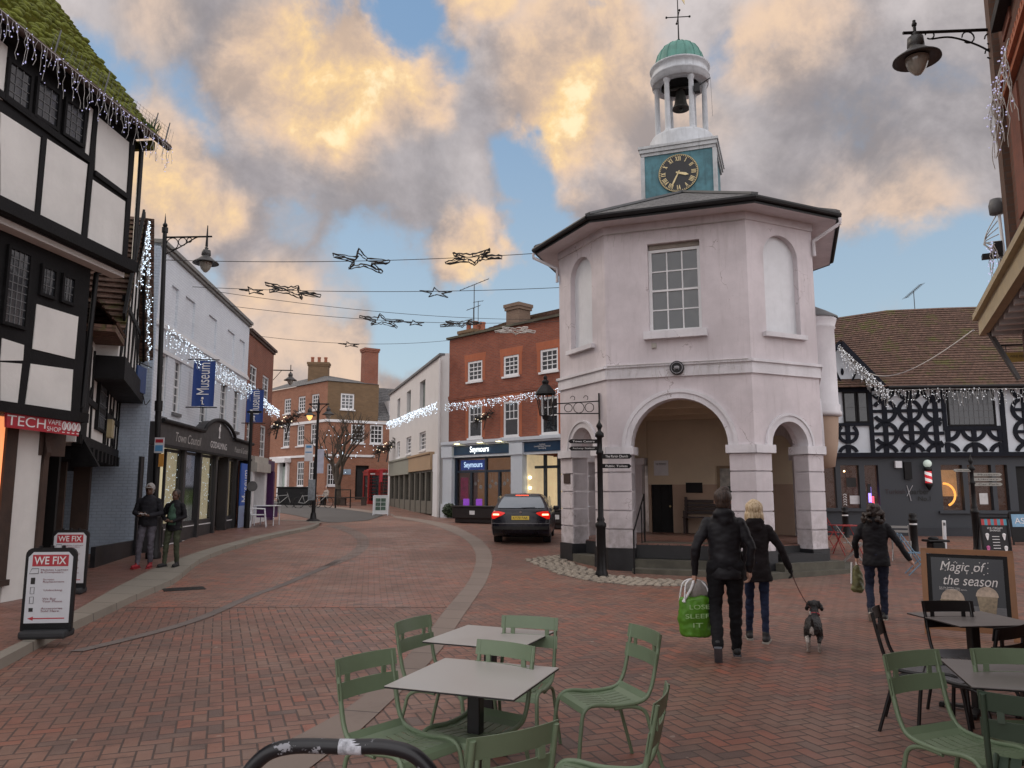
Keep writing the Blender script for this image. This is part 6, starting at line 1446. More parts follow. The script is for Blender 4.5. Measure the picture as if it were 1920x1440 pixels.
# ---------------------------------------------------------------- cycle hoop in the foreground
m, t, b = new_mat('chipped black paint'); o = t.obj(); n = t.noise(o, 7, 6, .7); n2 = t.noise(o, 40, 3)
k = t.mr(t.m('ADD', n, t.m('MULTIPLY', n2, .15)), .66, .68); t.put(b.inputs['Base Color'], t.mix(k, (.012, .013, .016), (.30, .31, .34))); t.put(b.inputs['Roughness'], t.mr(k, 0, 1, .32, .6)); t.put(b.inputs['Normal'], t.bump(k, .3, .003))
hp = thing('cycle_stand', 'chipped black tubular cycle stand arching at the bottom of the view', 'cycle stand', (-.60, 2.92, 0), R(-3))
q = MB(); q.tube(bezier([(-.40, 0, 0), (-.40, 0, .5), (-.385, 0, .70), (-.31, 0, .82), (-.2, 0, .865), (0, 0, .868), (.16, 0, .868), (.27, 0, .83), (.345, 0, .72), (.375, 0, .5), (.375, 0, 0)], 7), .0265, 18); q.build('hoop', m, hp)
q = MB(); q.tube([(-.02 + k * .012, 0, .868) for k in range(8)], .0272, 18); q.build('sticker', mat('torn paper sticker', (.42, .44, .48), .7, .5, 60, .2), hp)
# ---------------------------------------------------------------- boards
def letters(parent, lines, x, z, w, h, gap, y, mt, rot=None):
    for i, s_ in enumerate(lines): text(s_, w * (len(s_) / max(len(q) for q in lines)), h, (x if True else 0, y, z - i * gap), X3, Z3, mt, parent, name='lettering')
def we_fix(label, loc, rz, sc_):
    t_ = thing('pavement_sign', label, 'A-board', loc, rz, 'WE FIX pavement signs'); M4 = Matrix.Rotation(R(-6), 4, 'X')
    m = MB(); w_, h = .27, .98
    pts = [(-w_, .08), (w_, .08), (w_, h - .08)] + [(w_ - .08 + .08 * math.cos(a), h - .08 + .08 * math.sin(a)) for a in (0.4, .8, 1.2, 1.57)] + [(-w_ + .08 - .08 * math.sin(a), h - .08 + .08 * math.cos(a)) for a in (0, .4, .8, 1.2)] + [(-w_, h - .08)]
    m.poly(pts, 0, .035); fr = m.build('frame', M_black, t_)
    m = MB(); w2 = .235; m.poly([(-w2, .165), (w2, .165), (w2, h - .1), (w2 - .05, h - .045), (-w2 + .05, h - .045), (-w2, h - .1)], -.006, .005); bo = m.build('panel', mat('white sign face', (.60, .63, .67), .4, .03), t_)
    m = MB(); m.bx(-.19, .19, -.009, -.006, h - .20, h - .075); m.build('title_panel', M_red, bo); text('WE FIX', .34, .085, (0, -.011, h - .137), X3, Z3, M_txtw, bo, bold=.015)
    for i, (l, ic) in enumerate((('Mobiles Laptops\n& Computers', 0), ('Screen\nReplacement', 1), ('Unlocking', 2), ('We Buy\nYour Phone', 3), ('Accessories\nSold Here', 4))):
        z = .725 - i * .104; text(l, .05 + .016 * max(len(q) for q in l.split('\n')), .05 if '\n' in l else .025, (.05, -.008, z), X3, Z3, mat('maroon ink', (.18, .03, .05), .5) if i == 0 else bpy.data.materials['maroon ink'], bo, align='L')
        m = MB(); c = (-.17, -.007, z)
        if ic in (2, 3): m.tube([(c[0] - .02, -.008, z - .035), (c[0] + .02, -.008, z - .035), (c[0] + .02, -.008, z + .035), (c[0] - .02, -.008, z + .035)], .003, 4, closed=True)
        elif ic == 0: m.tube([(c[0] - .045, -.008, z - .025), (c[0] + .05, -.008, z - .025), (c[0] + .05, -.008, z + .03), (c[0] - .02, -.008, z + .03)], .003, 4, closed=True)
        else: m.bx(c[0] - .022, c[0] + .022, -.009, -.006, z - (.035 if ic == 1 else .02), z + (.035 if ic == 1 else .02))
        m.build('symbol', M_txtk, bo)
    m = MB(); m.prism([(-.2, 0), (-.14, .022), (-.14, .006), (.19, .006), (.19, -.006), (-.14, -.006), (-.14, -.022)], (0, -.008, .215), X3, Z3, Y3, .003); m.build('arrow', M_red, bo)
    m = MB(); m.rbox((0, .03, .05), (.50, .26, .09), .03); m.bx(-.26, .26, -.0, .04, .08, .15); m.build('base', mat('rubber base', (.025, .027, .03), .7, .2, 5, .1), t_)
    m = MB()
    for x in (-.12, .0, .12): m.tube([(x, .01, h - .01), (x, .01, h + .025)], .02, 8)
    m.parts('clip', M_black, t_); t_.scale = (sc_,) * 3; return t_
p = gr(84, 1197, .1); we_fix('nearer white WE FIX pavement sign with black frame and red arrow', p, R(6), 1.04)
p = gr(124, 1114, .1); we_fix('farther white WE FIX pavement sign standing behind the nearer one', p, R(8), 1.06)
# season board
mg = thing('menu_board', 'wooden framed Magic of the season board standing by the darker table', 'A-board', (5.6, 9.72, 0), R(-35)); mg.scale = (1.0,) * 3
M_wood = mat('orange pine', (.30, .15, .07), .5, .18, 3, .1); M_pin = mat('printed poster', (.03, .036, .045), .35, .3, 1.5, 0)
m = MB(); w_, h = .47, 1.02
for a, b in (((-w_, 0, 0), (-w_, .12, h)), ((w_, 0, 0), (w_, .12, h))): m.beam(a, b, .065, .03, up=(0, 1, 0))
m.beam((-w_ - .03, .12, h), (w_ + .03, .12, h), .065, .03, up=(0, 1, 0)); m.beam((-w_, .022, .1), (w_, .022, .1), .065, .028, up=(0, 1, 0)); m.build('frame', M_wood, mg)
m = MB()
for x in (-w_, w_): m.beam((x * .98, .15, h - .05), (x, .5, 0), .03, .045, up=(0, 1, 0))
m.parts('rear_leg', M_blackp, mg)
dz = V((0, .12, h)).normalized()
m = MB(); m.prism([(-w_ + .03, .12), (w_ - .03, .12), (w_ - .03, h - .03), (-w_ + .03, h - .03)], (0, -.004, 0), X3, dz, (0, 1, 0), .02); pb = m.build('panel', M_blackp, mg)
m = MB(); m.prism([(-w_ + .08, .16), (w_ - .08, .16), (w_ - .08, h - .07), (-w_ + .08, h - .07)], (0, -.008, 0), X3, dz, (0, 1, 0), .003); m.build('poster', M_pin, pb)
def on_b(x, z, o=.012): return V((x, -o, 0)) + dz * z
text('Magic of', .5, .15, on_b(-.04, .83), X3, dz, M_txtw, pb, shear=.3); text('the season', .58, .12, on_b(.03, .68), X3, dz, M_txtw, pb, shear=.3); text('Let the holiday cheer\nstart with our festive drinks', .3, .035, on_b(-.16, .575), X3, dz, M_txtw, pb, align='L')
m = MB()
for k in range(26):
    c = on_b(rnd.uniform(-.36, .36), rnd.uniform(.76, .93)); m.ball(c, (.007, .003, .007), 5, 4)
m.build('confetti', M_txtw, pb)
M_tan = mat('milky coffee', (.30, .25, .17), .5, .35, 30, 0); M_foam = mat('cream topping', (.5, .42, .34), .6, .3, 30, 0)
m = MB(); m.prism([(.12, .28), (.28, .28), (.31, .50), (.09, .50)], (0, -.012, 0), X3, dz, (0, 1, 0), .002); m.prism([(-.28, .34), (-.06, .34), (-.03, .44), (-.31, .44)], (0, -.012, 0), X3, dz, (0, 1, 0), .002); m.parts('printed_cup', M_tan, pb)
m = MB(); m.prism(arc(.2, .5, .12, math.pi, 0, 10), (0, -.013, 0), X3, dz, (0, 1, 0), .002); m.prism(arc(-.17, .44, .13, math.pi, 0, 10), (0, -.013, 0), X3, dz, (0, 1, 0), .002); m.parts('printed_cream', M_foam, pb)
m = MB(); m.prism([(-.39, .18), (.39, .18), (.39, .38), (-.39, .38)], (0, -.010, 0), X3, dz, (0, 1, 0), .002); m.build('printed_counter', mat('pale printed boards', (.14, .15, .165), .5, .4, 9, 0), pb)
def a_board(label, loc, rz, w_, h, frm, face, lines=None, extra=None):
    t_ = thing('pavement_sign', label, 'A-board', loc, rz)
    m = MB()
    for x in (-w_ / 2, w_ / 2): m.beam((x, 0, 0), (x, .1, h), .04, .03, up=(0, 1, 0))
    m.beam((-w_ / 2, .1, h), (w_ / 2, .1, h), .05, .03, up=(0, 1, 0)); m.beam((-w_ / 2, .01, .1), (w_ / 2, .01, .1), .04, .03, up=(0, 1, 0)); m.build('frame', frm, t_)
    m = MB(); d = V((0, .1, h)).normalized(); m.prism([(-w_ / 2, .1), (w_ / 2, .1), (w_ / 2, h), (-w_ / 2, h)], (0, .004, 0), X3, d, Y3, .01); f = m.build('panel', face, t_)
    m = MB()
    for x in (-w_ / 2, w_ / 2): m.beam((x, .12, h - .03), (x, .45, 0), .025, .04, up=(0, 1, 0))
    m.parts('rear_leg', frm, t_)
    return t_, f, d
t_, f, d = a_board('white framed pavement sign with green pictures in the street', gr(713, 967), 0, .75, 1.0, M_white, mat('white board', (.6, .62, .62), .5, .03))
m = MB()
for i in range(2):
    for j in range(3): m.prism([(-.26 + i * .27, .28 + j * .21), (-.02 + i * .27, .28 + j * .21), (-.02 + i * .27, .46 + j * .21), (-.26 + i * .27, .46 + j * .21)], (0, -.008, 0), X3, d, Y3, .005)
m.build('picture', mat('green photograph', (.06, .11, .08), .5, .6, 8, 0), f)
t_, f, d = a_board('black ice cream price board outside the barber shop', gr(1872, 1046), R(-8), .62, .95, M_blackp, mat('chalk black', (.015, .015, .018), .6, .2))
m = MB()
for k in range(8): m.prism([(-.29 + k * .0725, .78), (-.29 + (k + 1) * .0725, .78), (-.29 + (k + 1) * .0725, .93), (-.29 + k * .0725, .93)], (0, -.008, 0), X3, d, Y3, .004, k % 2)
m.build('striped_heading', [mat('red stripe', (.5, .05, .05), .5), mat('turquoise stripe', (.08, .3, .4), .5)], f)
text('ICE CREAM\nSHAKES', .34, .1, V((0, -.01, 0)) + d * .68, X3, d, M_txtw, f)
m = MB()
for x, z, c in ((-.19, .55, 0), (.19, .55, 0), (-.2, .25, 1), (.2, .25, 0)):
    o_ = V((x, -.012, 0)) + d * z; m.ball(o_, (.045, .008, .04), 8, 6, c); m.prism([(-.04, -.02), (.04, -.02), (.01, -.13), (-.01, -.13)], o_, X3, d, Y3, .003, c)
for k in range(5): m.prism([(-.08, .22 + k * .07), (.08, .22 + k * .07), (.08, .235 + k * .07), (-.08, .235 + k * .07)], (0, -.009, 0), X3, d, Y3, .003)
m.build('ice_cream_picture', [M_txtw, mat('pink ice', (.6, .15, .35), .5)], f)
t_, f, d = a_board('low black framed board with pale blue face at the right edge', gr(1925, 1022), 0, .7, .9, M_blackp, M_blackp); m = MB(); m.prism([(-.31, .5), (.31, .5), (.31, .85), (-.31, .85)], (0, -.006, 0), X3, d, Y3, .006); m.build('poster', mat('sky blue board', (.2, .38, .55), .5, .2), f); text('AS', .28, .16, V((-.1, -.012, 0)) + d * .67, X3, d, M_txtw, f)
t_, f, d = a_board('grey blackboard sign far off by the town house door', gr(518, 934), R(10), 1.05, 1.75, mat('grey wood', (.16, .18, .19), .6), mat('grey board', (.15, .17, .18), .6, .2))
# ---------------------------------------------------------------- posts
def street_lamp(label, foot, top, h, arm=1.1, s=1.2):
    t_ = thing('street_lamp', label, 'street lamp', foot); m = MB(); tp = V((top[0] - foot.x, top[1] - foot.y, h)); 
    def at(k): return V((tp.x * k, tp.y * k, h * k))
    m.lathe([(.17, 0), (.17, .12), (.14, .16), (.13, .9), (.15, .96), (.09, 1.06), (.08, 1.1)], seg=16)
    m.tube([at(.1), at(.42)], .07, 12); m.tube([at(.42), at(.45)], .09, 12); m.tube([at(.45), at(.965)], [.06, .05], 12); m.tube([at(.96), at(.975)], .075, 10); m.ball(at(.983), .06, 8, 6); m.tube([at(.98), at(1.02)], [.03, .003], 6); m.build('post', M_black, t_)
    a = at(.945); m = MB(); X = V((1, -.05, 0)).normalized(); m.tube([a, a + X * (arm + .12)], .022, 6); m.tube(bezier([a + V((0, 0, -.45)), a + X * .35 + V((0, 0, -.28)), a + X * .75 + V((0, 0, -.04)), a + X * .9], 5), .016, 5)
    for k, (u, rr) in enumerate(((.2, .15), (.45, .1), (.62, .06))):
        c = a + X * u + V((0, 0, -rr - .02)); m.tube([c + X * (rr * math.cos(g_)) + V((0, 0, rr * math.sin(g_))) for g_ in [j * math.pi / 6 for j in range(12)]], .012, 5, closed=True)
    e = a + X * arm; m.tube([e + V((0, 0, -.25)), e + V((0, 0, .28))], [.035, .012], 6); m.build('bracket', M_black, t_)
    bell_lamp(t_, e + V((0, 0, -.62)), s); return t_
ft = gr(287, 1047, .1); tp_ = onY(310, 412, ft.y); street_lamp('tall black street lamp with one bell lamp on the left pavement', ft, (tp_.x, tp_.y), tp_.z - ft.z, 1.06, 1.0)
t_ = thing('parking_sign', 'small white parking sign with orange tag fixed to the tall lamp post', 'sign', ft + V((0.02, -.12, 0)))
m = MB(); m.bx(-.1, .12, 0, .02, 2.42, 2.78); m.build('board', mat('white reflective sign', (.6, .62, .66), .4, .03), t_); m = MB(); m.bx(-.08, .1, -.004, 0, 2.66, 2.74); m.build('heading', M_red, t_); m = MB(); m.bx(-.08, .1, -.004, 0, 2.46, 2.6); m.build('panel', mat('blue print', (.1, .3, .55), .5), t_)
m = MB(); m.bx(.02, .13, .0, .02, 2.1, 2.4); m.build('tag', mat('orange tag', (.55, .27, .06), .5), t_)
f2 = gr(587, 977, .1); t_ = thing('street_lamp', 'distant twin lamp post with warm lit lantern and bus stop boards', 'street lamp', f2); tp_ = onY(598, 742, f2.y); h2 = tp_.z - f2.z; dx = tp_.x - f2.x
m = MB(); m.lathe([(.3, 0), (.26, .05), (.14, .1), (.11, .3), (.09, .35)], seg=14); m.tube([(0, 0, .3), (dx * .5, 0, h2 * .5)], .08, 10); m.tube([(dx * .5, 0, h2 * .5), (dx, 0, h2 - .3)], .055, 10); m.tube([(dx, 0, h2 - .3), (dx, 0, h2)], [.04, .005], 6); m.build('post', M_black, t_)
m = MB(); zt = h2 - .35; m.tube([(dx - .4, 0, zt), (dx + .45, 0, zt)], .03, 6); m.tube(bezier([(dx, 0, zt - .5), (dx + .15, 0, zt - .2), (dx + .4, 0, zt)], 5), .018, 5); m.tube(bezier([(dx, 0, zt - .5), (dx - .15, 0, zt - .2), (dx - .4, 0, zt)], 5), .018, 5); m.build('bracket', M_black, t_)
bell_lamp(t_, (dx - .36, 0, zt - .45), .85, True, 12); bell_lamp(t_, (dx + .42, 0, zt - .4), .85, False, 12)
b_ = thing('bus_stop_flag', 'white and blue bus stop boards on the distant lamp post', 'bus stop sign', f2 + V((0, -.12, 0)))
for nm, x0_, x1_, z0_, z1_, mt_ in (('flag', -.42, -.08, 2.45, 3.15, M_white), ('timetable_case', .12, .38, 1.95, 2.95, mat('lilac timetable', (.5, .52, .62), .5)), ('notice_case', -.22, .06, .85, 1.7, mat('grey timetable', (.25, .28, .3), .5, .4, 9))):
    m = MB(); m.bx(x0_, x1_, 0, .04, z0_, z1_); o = m.build(nm, mt_, b_)
    if nm == 'flag': m = MB(); m.bx(x0_ + .03, x1_ - .03, -.004, 0, 2.8, 2.84); m.bx(x0_ + .06, x1_ - .06, -.004, 0, 3.0, 3.1); m.build('print', mat('blue print', (.1, .3, .55), .5), o)
f3 = gr(462, 990, .1); t_ = thing('signal_post', 'black post with round disc standing by the white and blue banner', 'post', f3)
m = MB(); m.tube([(0, 0, 0), (0, 0, 4.1)], .06, 10); m.tube([(0, 0, 0), (0, 0, 1.3)], .1, 10); m.bx(-.15, .35, -.05, .05, 4.05, 4.12); m.build('post', M_black, t_); m = MB(); m.tube([(.18, -.1, 1.45), (.18, -.14, 1.45)], .18, 16); m.build('disc', M_lead, t_)
def finger_post(label, foot, h, r, fingers, group=None, fin=M_black, plain=M_black, arms=1.0):
    t_ = thing('finger_post', label, 'signpost', foot); m = MB()
    m.lathe([(r * 2.2, 0), (r * 2.2, .06), (r * 1.9, .1), (r * 1.7, .14), (r * 1.5, .5), (r * 1.6, .52), (r * 1.6, .98), (r * 1.9, 1.0), (r * 1.9, 1.06), (r * 1.2, 1.1), (r * 1.4, 1.14), (r, 1.2), (r * .95, h - .5), (r * 1.3, h - .48), (r * 1.3, h - .44), (r * .9, h - .4), (r * .9, h - .15), (r * 1.6, h - .12), (r * 1.5, h - .05), (r * .6, h), (r * .7, h + .05), (r * 1.2, h + .1), (r * .5, h + .17), (0, h + .3)], seg=14); m.build('post', fin, t_)
    for side, z, L, hh, txt, ang in fingers:
        o = bpy.data.objects.new('finger', None)
        m = MB(); d = side; e = L * d
        pts = [(0, -hh / 2), (e * .93, -hh / 2), (e, 0), (e * .93, hh / 2), (0, hh / 2)]
        m.prism(pts, (0, -.018, 0), X3, Z3, Y3, .036); o = m.build('finger', plain, t_)
        o.location = (0, -.02 if d > 0 else -.01, z); o.rotation_euler = (0, 0, ang)
        if txt:
            tx = text(txt, L * .7, hh * .5, (e * .52, -.021, 0), X3, Z3, M_txtw if plain is M_black else M_txtk, o)
    return t_
k_ = 1.0; ff = V((1.83, 16.1, terr(16.1)))
def zat(v, Y=16.1): return onY(1127, v, Y).z
finger_post('black fingerpost with four fingers in front of the left tower pier', ff, zat(812), .06, [(-1, zat(832), .66, .085, 'Town Centre', .1), (-1, zat(845), .64, .085, 'Railway Station', -.12), (1, zat(860), .66, .1, 'The Parish Church', -.1), (1, zat(878), .66, .09, 'Public Toilets', .08)])
fg = gr(1834, 1036); zb = lambda v: onY(1826, v, fg.y).z
M_fing = mat('cream finger board', (.33, .33, .30), .5, .1)
finger_post('black fingerpost with pale finger boards in front of the barber shop', fg, zb(872) - fg.z, .055, [(-1, zb(882) - fg.z, .5, .07, 'Town Centre', .1)] + [(1, zb(v) - fg.z, .72, .085, s_, -.1) for v, s_ in ((890, 'Museum'), (899, 'Library'), (908, 'Car Park'))], plain=M_fing)
# bollards
M_bol = M_black
def bollard(label, loc, r=.09, h=.95):
    t_ = thing('bollard', label, 'bollard', loc, group='black bollards by the barber shop'); m = MB(); m.lathe([(r * 1.15, 0), (r, .05), (r, h * .78), (r * 1.2, h * .8), (r * 1.2, h * .84), (r * .85, h * .87), (r * 1.1, h * .93), (r * .9, h * .99), (0, h)], seg=14); m.build('shaft', M_black, t_); m = MB(); m.lathe([(r * 1.02, h * .7), (r * 1.02, h * .74)], seg=14); m.build('reflective_ring', M_frame, t_); return t_
bollard('black bollard behind the red folding table', gr(1587, 1008)); bollard('black bollard between the woman and the white marker post', gr(1716, 1036), .09, 1.0)
t_ = thing('litter_bin', 'squat black bin behind the wooden season board', 'bin', gr(1757, 1052)); m = MB(); m.rbox((0, 0, .22), (.3, .3, .44), .03); m.build('body', M_black, t_); m = MB(); m.rbox((0, 0, .47), (.5, .36, .05), .02); m.ball((-.05, 0, .52), (.12, .1, .05)); m.build('lid', M_black, t_)
t_ = thing('marker_post', 'slim white marker post in front of the grey shop wall', 'post', gr(1773, 1030)); m = MB(); m.rbox((0, 0, .38), (.09, .06, .76), .02, M=Matrix.Rotation(.03, 3, 'Y')); m.build('post', M_white, t_); m = MB(); m.bx(-.03, .03, -.033, -.03, .62, .7); m.build('reflector', M_lead, t_)
# folding bistro furniture
def folding_chair(label, loc, rz, mt, table=False):
    t_ = thing('folding_table' if table else 'folding_chair', label, 'table' if table else 'chair', loc, rz, None if table else 'folding bistro chairs by the barber shop')
    hz, w_ = (.72, .5) if table else (.45, .38)
    for x in (-w_ / 2, w_ / 2):
        for s_ in (-1, 1):
            m = MB(); top = hz if (table or s_ > 0) else .84
            m.tube([(x, .22 * s_, 0), (x, -.22 * s_ if (table or s_ > 0) else .02 + .3, top)] if not table else [(x, .25 * s_, 0), (x, -.25 * s_, hz)], .012, 5); m.build('leg', mt, t_)
    m = MB()
    if table: m.rbox((0, 0, hz), (.62, .62, .02), .008)
    else:
        for k in range(5): m.box((0, -.16 + k * .08, hz), (w_, .055, .012))
    m.build('table_top' if table else 'seat', mt, t_)
    if not table:
        for z in (.7, .8): m = MB(); m.box((0, .29 + (z - .7) * .3, z), (w_, .012, .055)); m.build('back_slat', mt, t_)
    return t_
M_rd = mat('red enamel', (.35, .02, .02), .4, .1); M_gy = mat('pale grey enamel', (.33, .33, .32), .4, .1); M_bl = mat('sky blue enamel', (.17, .30, .42), .4, .1)
folding_chair('red folding table by the right leg of the pink tower', gr(1590, 1040), .2, M_rd, True); folding_chair('grey folding chair with crossed legs by the red table', gr(1600, 1055), 1.2, M_gy); folding_chair('red folding chair half hidden beside the tower pier', gr(1562, 1030), 1.9, M_rd)
folding_chair('grey folding chair behind the woman with the bag', gr(1692, 1052), 2.6, M_gy); folding_chair('sky blue folding chair right of the woman in black', gr(1722, 1078), 1.3, M_bl)
# ---------------------------------------------------------------- planters
def planter(label, loc, L, rz, plants=True):
    t_ = thing('planter', label, 'planter', loc, rz); m = MB(); m.rbox((0, 0, .12), (L * .9, .6, .2), .03); m.rbox((0, 0, .42), (L, .75, .46), .05); m.rbox((0, 0, .68), (L + .08, .82, .07), .02); m.build('trough', mat('dark planter', (.022, .018, .018), .5, .2), t_)
    m = MB(); m.bx(-.12, .12, -.385, -.375, .36, .52); m.build('plaque', M_frame, t_); return t_
planter('long dark trough planter left of the car by the lit shop', gr(893, 981), 1.9, R(-25)); planter('dark trough planter between the car and the pink tower', onY(1050, 1000, 28.5).xy.to_3d() + V((0, 0, terr(28.5))), 1.9, R(-25))
def leafmass(name, mt, parent, c, r, n, sz, seed=1, shape=None):
    q = random.Random(seed); m = MB()
    for k in range(n):
        while True:
            d = V((q.uniform(-1, 1), q.uniform(-1, 1), q.uniform(-1, 1)))
            if .35 < d.length < 1: break
        p = V((c[0] + d.x * r[0], c[1] + d.y * r[1], c[2] + d.z * r[2])); a = V((q.uniform(-1, 1), q.uniform(-1, 1), q.uniform(-1, 1))).normalized(); b = a.orthogonal().normalized()
        m.add([p - a * sz, p + b * sz * .5, p + a * sz, p - b * sz * .5], [(0, 1, 2, 3)], 0)
    return m.build(name, mt, parent)
M_leaf = mat('evergreen leaf', (.03, .055, .02), .6, .5, 6, 0)
pb_ = thing('box_shrub', 'clipped green shrub beside the white pilaster of the lit shop', 'shrub', FS.w(.95, -.7, .45)); leafmass('foliage', M_leaf, pb_, (0, 0, .4), (.35, .35, .35), 900, .05); m = MB(); m.ball((0, 0, .38), (.26, .26, .28)); m.build('core', mat('deep foliage', (.01, .02, .008), .9), pb_)
# ---------------------------------------------------------------- overhead wires and stars
M_star = mat('dark star lights', (.03, .028, .025), .6, .3, 20, 0)
def wire(label, a, b, sag=.25):
    m = MB(); P = [V(a).lerp(V(b), k / 20) + V((0, 0, -4 * sag * (k / 20) * (1 - k / 20))) for k in range(21)]; m.tube(P, .009, 4)
    tag(m.build('overhead_wire', M_wired), label, 'cable', 'steel wires slung across the street'); return P
def on_wire(P, u):
    for a, b in zip(P, P[1:]):
        for k in range(20):
            p = a.lerp(b, k / 20); d = p.y * CP + (p.z - EYE) * SP; uu = 960 + FPX * p.x / d
            if uu >= u: return p
    return P[-1]
def star(label, c, r, rz, tilt=-.22, roll=.1, mt=None, thick=.026, dep=.07):
    t_ = thing('star_light', label, 'star decoration', c, 0, 'star decorations hung over the street'); t_.rotation_euler = (tilt, roll, rz)
    def pts(z, s=1.0): return [V((r * s * (1 if k % 2 == 0 else .31) * math.cos(k * math.pi / 5), r * s * (1 if k % 2 == 0 else .31) * math.sin(k * math.pi / 5), z)) for k in range(10)]
    m = MB(); a, b = pts(dep / 2), pts(-dep / 2, .97)
    q_ = random.Random(int(c[0] * 100))
    for P in (a, b):
        W = [P[i].lerp(P[(i + 1) % 10], k / 6) + V((q_.uniform(-.02, .02), q_.uniform(-.02, .02), q_.uniform(-.02, .02))) * (thick > .02) for i in range(10) for k in range(6)]; m.tube(W, [thick * q_.uniform(.4, 1.0) for _ in W], 4, closed=True, sm=False)
    for p, q in zip(a, b): m.tube([p, q], thick * .5, 4)
    m.build('frame', mt or M_star, t_)
    return t_
eL = K.w(-3.67, 1.27, 7.78)
wA = wire('uppermost wire from the white building corner to the tower eaves', (-9.07, 19.3, 7.7), (eL.x, eL.y, 7.75), .12)
wB = wire('second wire from the white building to the back of the tower', FC.w(2.8, 0, 7.7), K.w(-3.3, 4.6, 7.7), .15)
wC = wire('third wire from the white building to the red brick house', FC.w(6.8, 0, 8.1), FS.w(9, 0, 8.9), .35)
wD = wire('fourth wire from the narrow brick house to the red brick roof', FC.w(11, 0, 7.9), FS.w(1.0, 0, 9.2), .3)
wE = wire('fifth faint wire further up the street', FC.w(4.8, 0, 8.1), FS.w(6.5, 0, 9.3), .25)
for P, u, r, rz, rl, lb in ((wA, 679, .76, 1.0, .16, 'dark star at upper left of the two on the nearest wire'), (wA, 886, .78, .3, -.16, 'dark star nearest the tower eaves'), (wB, 545, .85, .2, .16, 'dark star furthest left over the street'), (wC, 715, .86, 1.0, .14, 'dark star in the middle of the street below the others'), (wC, 862, .86, .3, -.12, 'dark star in front of the tall aerials')):
    p = on_wire(P, u); star(lb, p - V((0, 0, .02)), r, rz, .04, rl * .8)
p = onY(966, 620, 30); star('pale lit star hanging in front of the red brick parapet', p, .85, .3, .03, 0, mat('pale star', (.5, .48, .45), .6, .2, 20, 0), .03)  # pale colour stands in for the star being lit
for P, u, r, lb in ((wB, 473, .38, 'small outline star near the white parapet'), (wD, 655, .5, 'small outline star low over the far street'), (wC, 777, .42, 'small outline star between the middle pair'), (wB, 818, .5, 'small outline star just left of the tower side star')):
    p = on_wire(P, u); star(lb, p - V((0, 0, .05)), r, .9, .0, .08, None, .014, .02)
def wreath(label, c, s=1.0, lit=True):
    t_ = thing('reindeer_wreath', label, 'christmas decoration', c); q_ = random.Random(5); m = MB(); pts = [(-.45, -.15), (-.2, .1), (0, .12), (.2, .2), (.45, .45)]
    for k in range(170):
        i = q_.randrange(4); a, b = pts[i], pts[i + 1]; f = q_.random(); x = a[0] + (b[0] - a[0]) * f; z = a[1] + (b[1] - a[1]) * f
        p = V((x + q_.gauss(0, .07), q_.gauss(0, .06), z + q_.gauss(0, .08))) * s; d = V((q_.uniform(-1, 1), q_.uniform(-1, 1), q_.uniform(-1, 1))).normalized() * .1 * s; m.tube([p - d, p + d], .012 * s, 3)
    for x in (-.2, .15): m.tube([(x * s, 0, .1 * s), ((x - .1) * s, 0, -.45 * s)], .03 * s, 4)
    m.build('garland', M_star, t_); m = MB()
    for k in range(8): m.ball((q_.uniform(-.4, .4) * s, -.12 * s, q_.uniform(-.1, .35) * s), .02 * s, 5, 4)
    m.build('bulb', emit_mat('warm white bulb', (1, .85, .6), 1.3), t_)
wreath('dark reindeer garland with warm bulbs on the narrow brick house', FC.w(14.2, -.7, 4.55), 1.25)
wreath('dark reindeer garland between the windows of the red brick house', FS.w(2.95, -.45, 5.0), .95)
wreath('dark reindeer garland at the far end of the white rendered wall', FF.w(2.5, -.6, 4.4), 1.6)
# ---------------------------------------------------------------- far street
def phone_box(label, loc):
    t_ = thing('phone_box', label, 'phone box', loc, R(35), 'red phone boxes by the town house'); M_ = bpy.data.materials.get('pillar box red') or mat('pillar box red', (.33, .02, .018), .4, .15, 3, .05)
    m = MB(); m.bx(-.46, .46, -.46, .46, 0, .25); m.bx(-.46, .46, -.46, .46, 2.05, 2.3)
    for x in (-.41, .41):
        for y in (-.41, .41): m.bx(x - .05, x + .05, y - .05, y + .05, .25, 2.05)
    m.bx(-.5, .5, -.5, .5, 2.27, 2.33); m.bx(-.42, .42, -.42, .42, 2.33, 2.45); m.ball((0, 0, 2.42), (.42, .42, .14)); m.build('body', M_, t_)
    m = MB()
    for k in range(1, 8): z = .25 + k * 1.8 / 8; m.bx(-.37, .37, -.435, -.415, z - .015, z + .015)
    for x in (-.22, .22): m.bx(x - .012, x + .012, -.44, -.41, .25, 2.05)
    m.build('glazing_bar', M_, t_); m = MB(); m.bx(-.37, .37, -.41, -.39, .25, 2.05); m.bx(-.39, -.37, -.37, .37, .25, 2.05); m.build('pane', M_glassd, t_); m = MB(); m.bx(-.32, .32, -.47, -.46, 2.1, 2.22); m.build('name_panel', M_txtw, t_)
phone_box('left one of the two red phone boxes', (-10.2, 56.3, .82)); phone_box('right one of the two red phone boxes', (-9.35, 56.0, .82))
